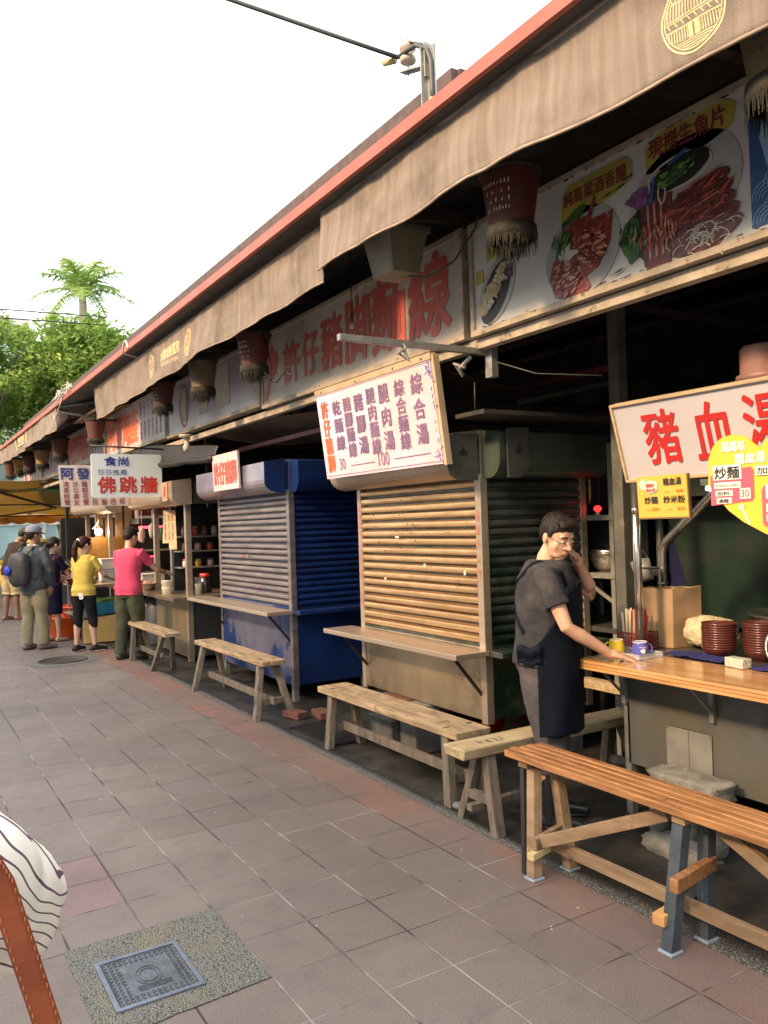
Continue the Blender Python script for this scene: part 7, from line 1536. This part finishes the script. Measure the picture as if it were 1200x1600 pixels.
t, T, hm, up, rings, A = person('man in a light grey cap and dark jacket with a black backpack and khaki trousers', (1.72, 12.26, 0), yaw_of(.80, .60), 1.0, dict(fat=1.04, lean=.02, head=(-.35, .08, 0), skin=skin_d, hair='short', cap=gc,
    armR=((.26, .06, 1.10), (.19, .13, .88), ((0, .1, -1), (1, 0, 0), 1, .5)), armL=((-.26, .05, 1.10), (-.22, .15, .88), ((0, .1, -1), (-1, 0, 0), -1, .5)), footR=(.11, .06, .35), footL=(-.11, -.03, -.1), top=(jk, 2, .030), topname='jacket', slw=1.15, wr=.010, hem=.80, bottom=('trousers', kh, .075), legw=1.12, shoes=('shoe', tan_sh, dsole)))
b = MB(); rock(b, (-.03, -.215, 1.13), (.165, .095, .235), 3, e=.7, n=30, m=20, amp=.06); b.xf(T); t2 = single('backpack', b, M('black_backpack_nylon', (.025, .027, .032), (.04, .042, .048), scale=9, rough=.6, bump=.3, bscale=60), 'black backpack with a blue pouch worn by the man in the grey cap', 'backpack', base=tuple(T @ V(-.03, -.215, .88)))
b = MB()
for q in (-1, 1): b.tube([(q*.09, -.20, 1.33), (q*.10, -.08, 1.43), (q*.115, .06, 1.40), (q*.13, .13, 1.28), (q*.16, .06, 1.08), (q*.15, -.14, 1.0)], .014, 8)
b.xf(T); b.build('shoulder_strap', MATS['black_backpack_nylon'], t2)
b = MB(); rock(b, (-.12, -.325, 1.12), (.050, .030, .058), 8, e=.9, amp=.35); b.xf(T); b.build('blue_pouch', M('bright_blue_pouch', (.03, .06, .62), (.02, .04, .45), scale=30, rough=.5), t2)
b = MB(); b.tube([(-.06, .085, 1.43), (0, .11, 1.40), (.06, .085, 1.43)], .012, 8); b.tube([(-.05, -.02, 1.452), (-.06, .05, 1.44)], .02, 8); b.tube([(.05, -.02, 1.452), (.06, .05, 1.44)], .02, 8); b.xf(T); b.build('collar', cream, t)
t, T, hm, up, rings, A = person('woman in a plain navy dress and sandals, hair tied low, reaching to the seafood', (2.08, 12.95, 0), yaw_of(.90, .44), .905, dict(male=False, fat=1.02, lean=.02, head=(-.1, .28, 0), skin=skin_l, hair='bun', hairm=hair_k,
    armR=((.19, .20, 1.06), (.13, .42, 1.0), ((-.1, 1, -.1), (0, .1, 1), -1, .5)), armL=((-.19, .18, 1.08), (-.12, .40, 1.02), ((.1, 1, -.1), (0, .1, 1), 1, .4)), footR=(.09, .04, .2), footL=(-.09, -.05, -.1), top=(nv, .6, .012), topname='dress_top', hem=.86, bottom=('dress', nv, .46), shoes=('sandal', flip)))
b = MB(); b.tube([(.10, -.10, 1.25), (.125, -.02, 1.41), (.12, .07, 1.36), (.10, .12, 1.2), (.14, .06, 1.0), (.17, -.02, .92)], .010, 8); b.xf(T); single('red_bag_strap', b, red_pl, 'thin red bag strap over the shoulder of the woman in navy', 'bag strap', base=tuple(T @ V(.1, 0, .92)))
person('stooping man in a dark brown cap, black shirt and beige shorts at the left edge', (1.97, 16.8, 0), yaw_of(.92, .40), 1.02, dict(fat=1.10, lean=.16, neck=.06, drop=-.03, head=(-.1, .45, 0), skin=skin_d, hair='short', cap=dc,
    armR=((.26, .28, 1.08), (.20, .44, .95), ((0, 1, -.3), (0, .3, 1), -1, .5)), armL=((-.28, .24, 1.08), (-.24, .40, .95), ((0, 1, -.3), (0, .3, 1), 1, .4)), footR=(.12, .05, .35), footL=(-.13, -.04, -.1), top=(bs, .9, .022), hem=.86, bottom=('shorts', sh_, .48), legw=1.05, shoes=('sandal', flip)))
# --- passer-by close to the camera, cut by the left edge
def stripe_material():
    m = bpy.data.materials.new('cream_striped_cotton'); m.use_nodes = True; N = m.node_tree.nodes; L = m.node_tree.links; b = N['Principled BSDF']
    tc = N.new('ShaderNodeTexCoord'); mp = N.new('ShaderNodeMapping'); mp.inputs['Rotation'].default_value = (R(14), R(-40), 0); L.new(tc.outputs['Object'], mp.inputs[0])
    nz = N.new('ShaderNodeTexNoise'); nz.inputs['Scale'].default_value = 5; L.new(tc.outputs['Object'], nz.inputs['Vector'])
    vm = N.new('ShaderNodeVectorMath'); vm.operation = 'MULTIPLY_ADD'; vm.inputs[1].default_value = (.12, .12, .12); L.new(nz.outputs['Color'], vm.inputs[0]); L.new(mp.outputs[0], vm.inputs[2])
    wv = N.new('ShaderNodeTexWave'); wv.wave_type = 'BANDS'; wv.bands_direction = 'Z'; wv.inputs['Scale'].default_value = 25; wv.inputs['Distortion'].default_value = .4; wv.inputs['Detail'].default_value = 0; L.new(vm.outputs[0], wv.inputs[0])
    cr = N.new('ShaderNodeValToRGB'); e = cr.color_ramp.elements; e[0].position = .91; e[0].color = (.92, .88, .76, 1); e[1].position = .95; e[1].color = (.16, .09, .13, 1); L.new(wv.outputs['Fac'], cr.inputs[0]); L.new(cr.outputs[0], b.inputs['Base Color']); b.inputs['Roughness'].default_value = .85
    return m
stripe = stripe_material()
t, T, hm, up, rings, A = person('passer-by in a cream shirt with thin dark stripes, cut off by the left edge', (-.21, .86, 0), 0, .98, dict(male=False, fat=.95, head=(0, 0, 0), skin=skin_l, hair='bun', voxel=.007,
    armR=((.312, .14, 1.245), (.16, .32, 1.09), ((-.8, .8, -.3), (0, .1, 1), -1, .6)), armL=((-.22, -.04, 1.12), (-.22, .03, .88), down), footR=(.09, .03, .1), footL=(-.09, -.06, -.1), top=(stripe, 2, .014), topname='striped_shirt', slw=1.68, wr=.014, hem=.80, bottom=('trousers', cl_pants, .08), shoes=('shoe', blk_shoe, wsole)))
strap_m = M('orange_brown_leather', (.34, .085, .03), (.26, .06, .022), scale=20, rough=.45, bump=.15)

t = thing('handbag', 'orange brown leather bag strap hanging from the shoulder of the striped passer-by', 'handbag', (.18, .86, .62))
b = MB()
def rib(u, v):
    pts = [(-.07, .90, 1.44), (-.01, .80, 1.42), (.045, .80, 1.38), (.082, .825, 1.30), (.121, .840, 1.15), (.16, .85, .95), (.18, .86, .80)]
    s_ = u*(len(pts)-1); i = min(int(s_), len(pts)-2); f = s_-i; p = Vector(pts[i]).lerp(Vector(pts[i+1]), f); return p + Vector((.87, .1, .22))*(.026*(v-.5))
b.sheet(rib, 60, 4, t=.003); b.build('strap', strap_m, t)
b = MB()
for k in range(90):
    for v_ in (.1, .9):
        p = rib(k/90, v_); b.box(p.x-.0006, p.x+.0006, p.y-.0030, p.y-.0005, p.z-.0016, p.z+.0016)
b.build('stitching', M('pale_stitching', (.48, .19, .09), rough=.7, bump=0), t)
b = MB(); rock(b, (.18, .88, .70), (.06, .17, .13), 3, e=.5, amp=.03); b.build('bag', strap_m, t)

for n_ in ('charcoal_cotton', 'grey_brown_trousers', 'blue_black_apron', 'olive_trousers', 'black_leggings', 'navy_dress', 'faded_black_shirt', 'stained_brown_canvas', 'cream_striped_cotton', 'black_hair', 'dark_brown_hair'):
    for m_ in bpy.data.materials:
        if m_.name == n_: m_.node_tree.nodes['Principled BSDF'].inputs['Specular IOR Level'].default_value = .12
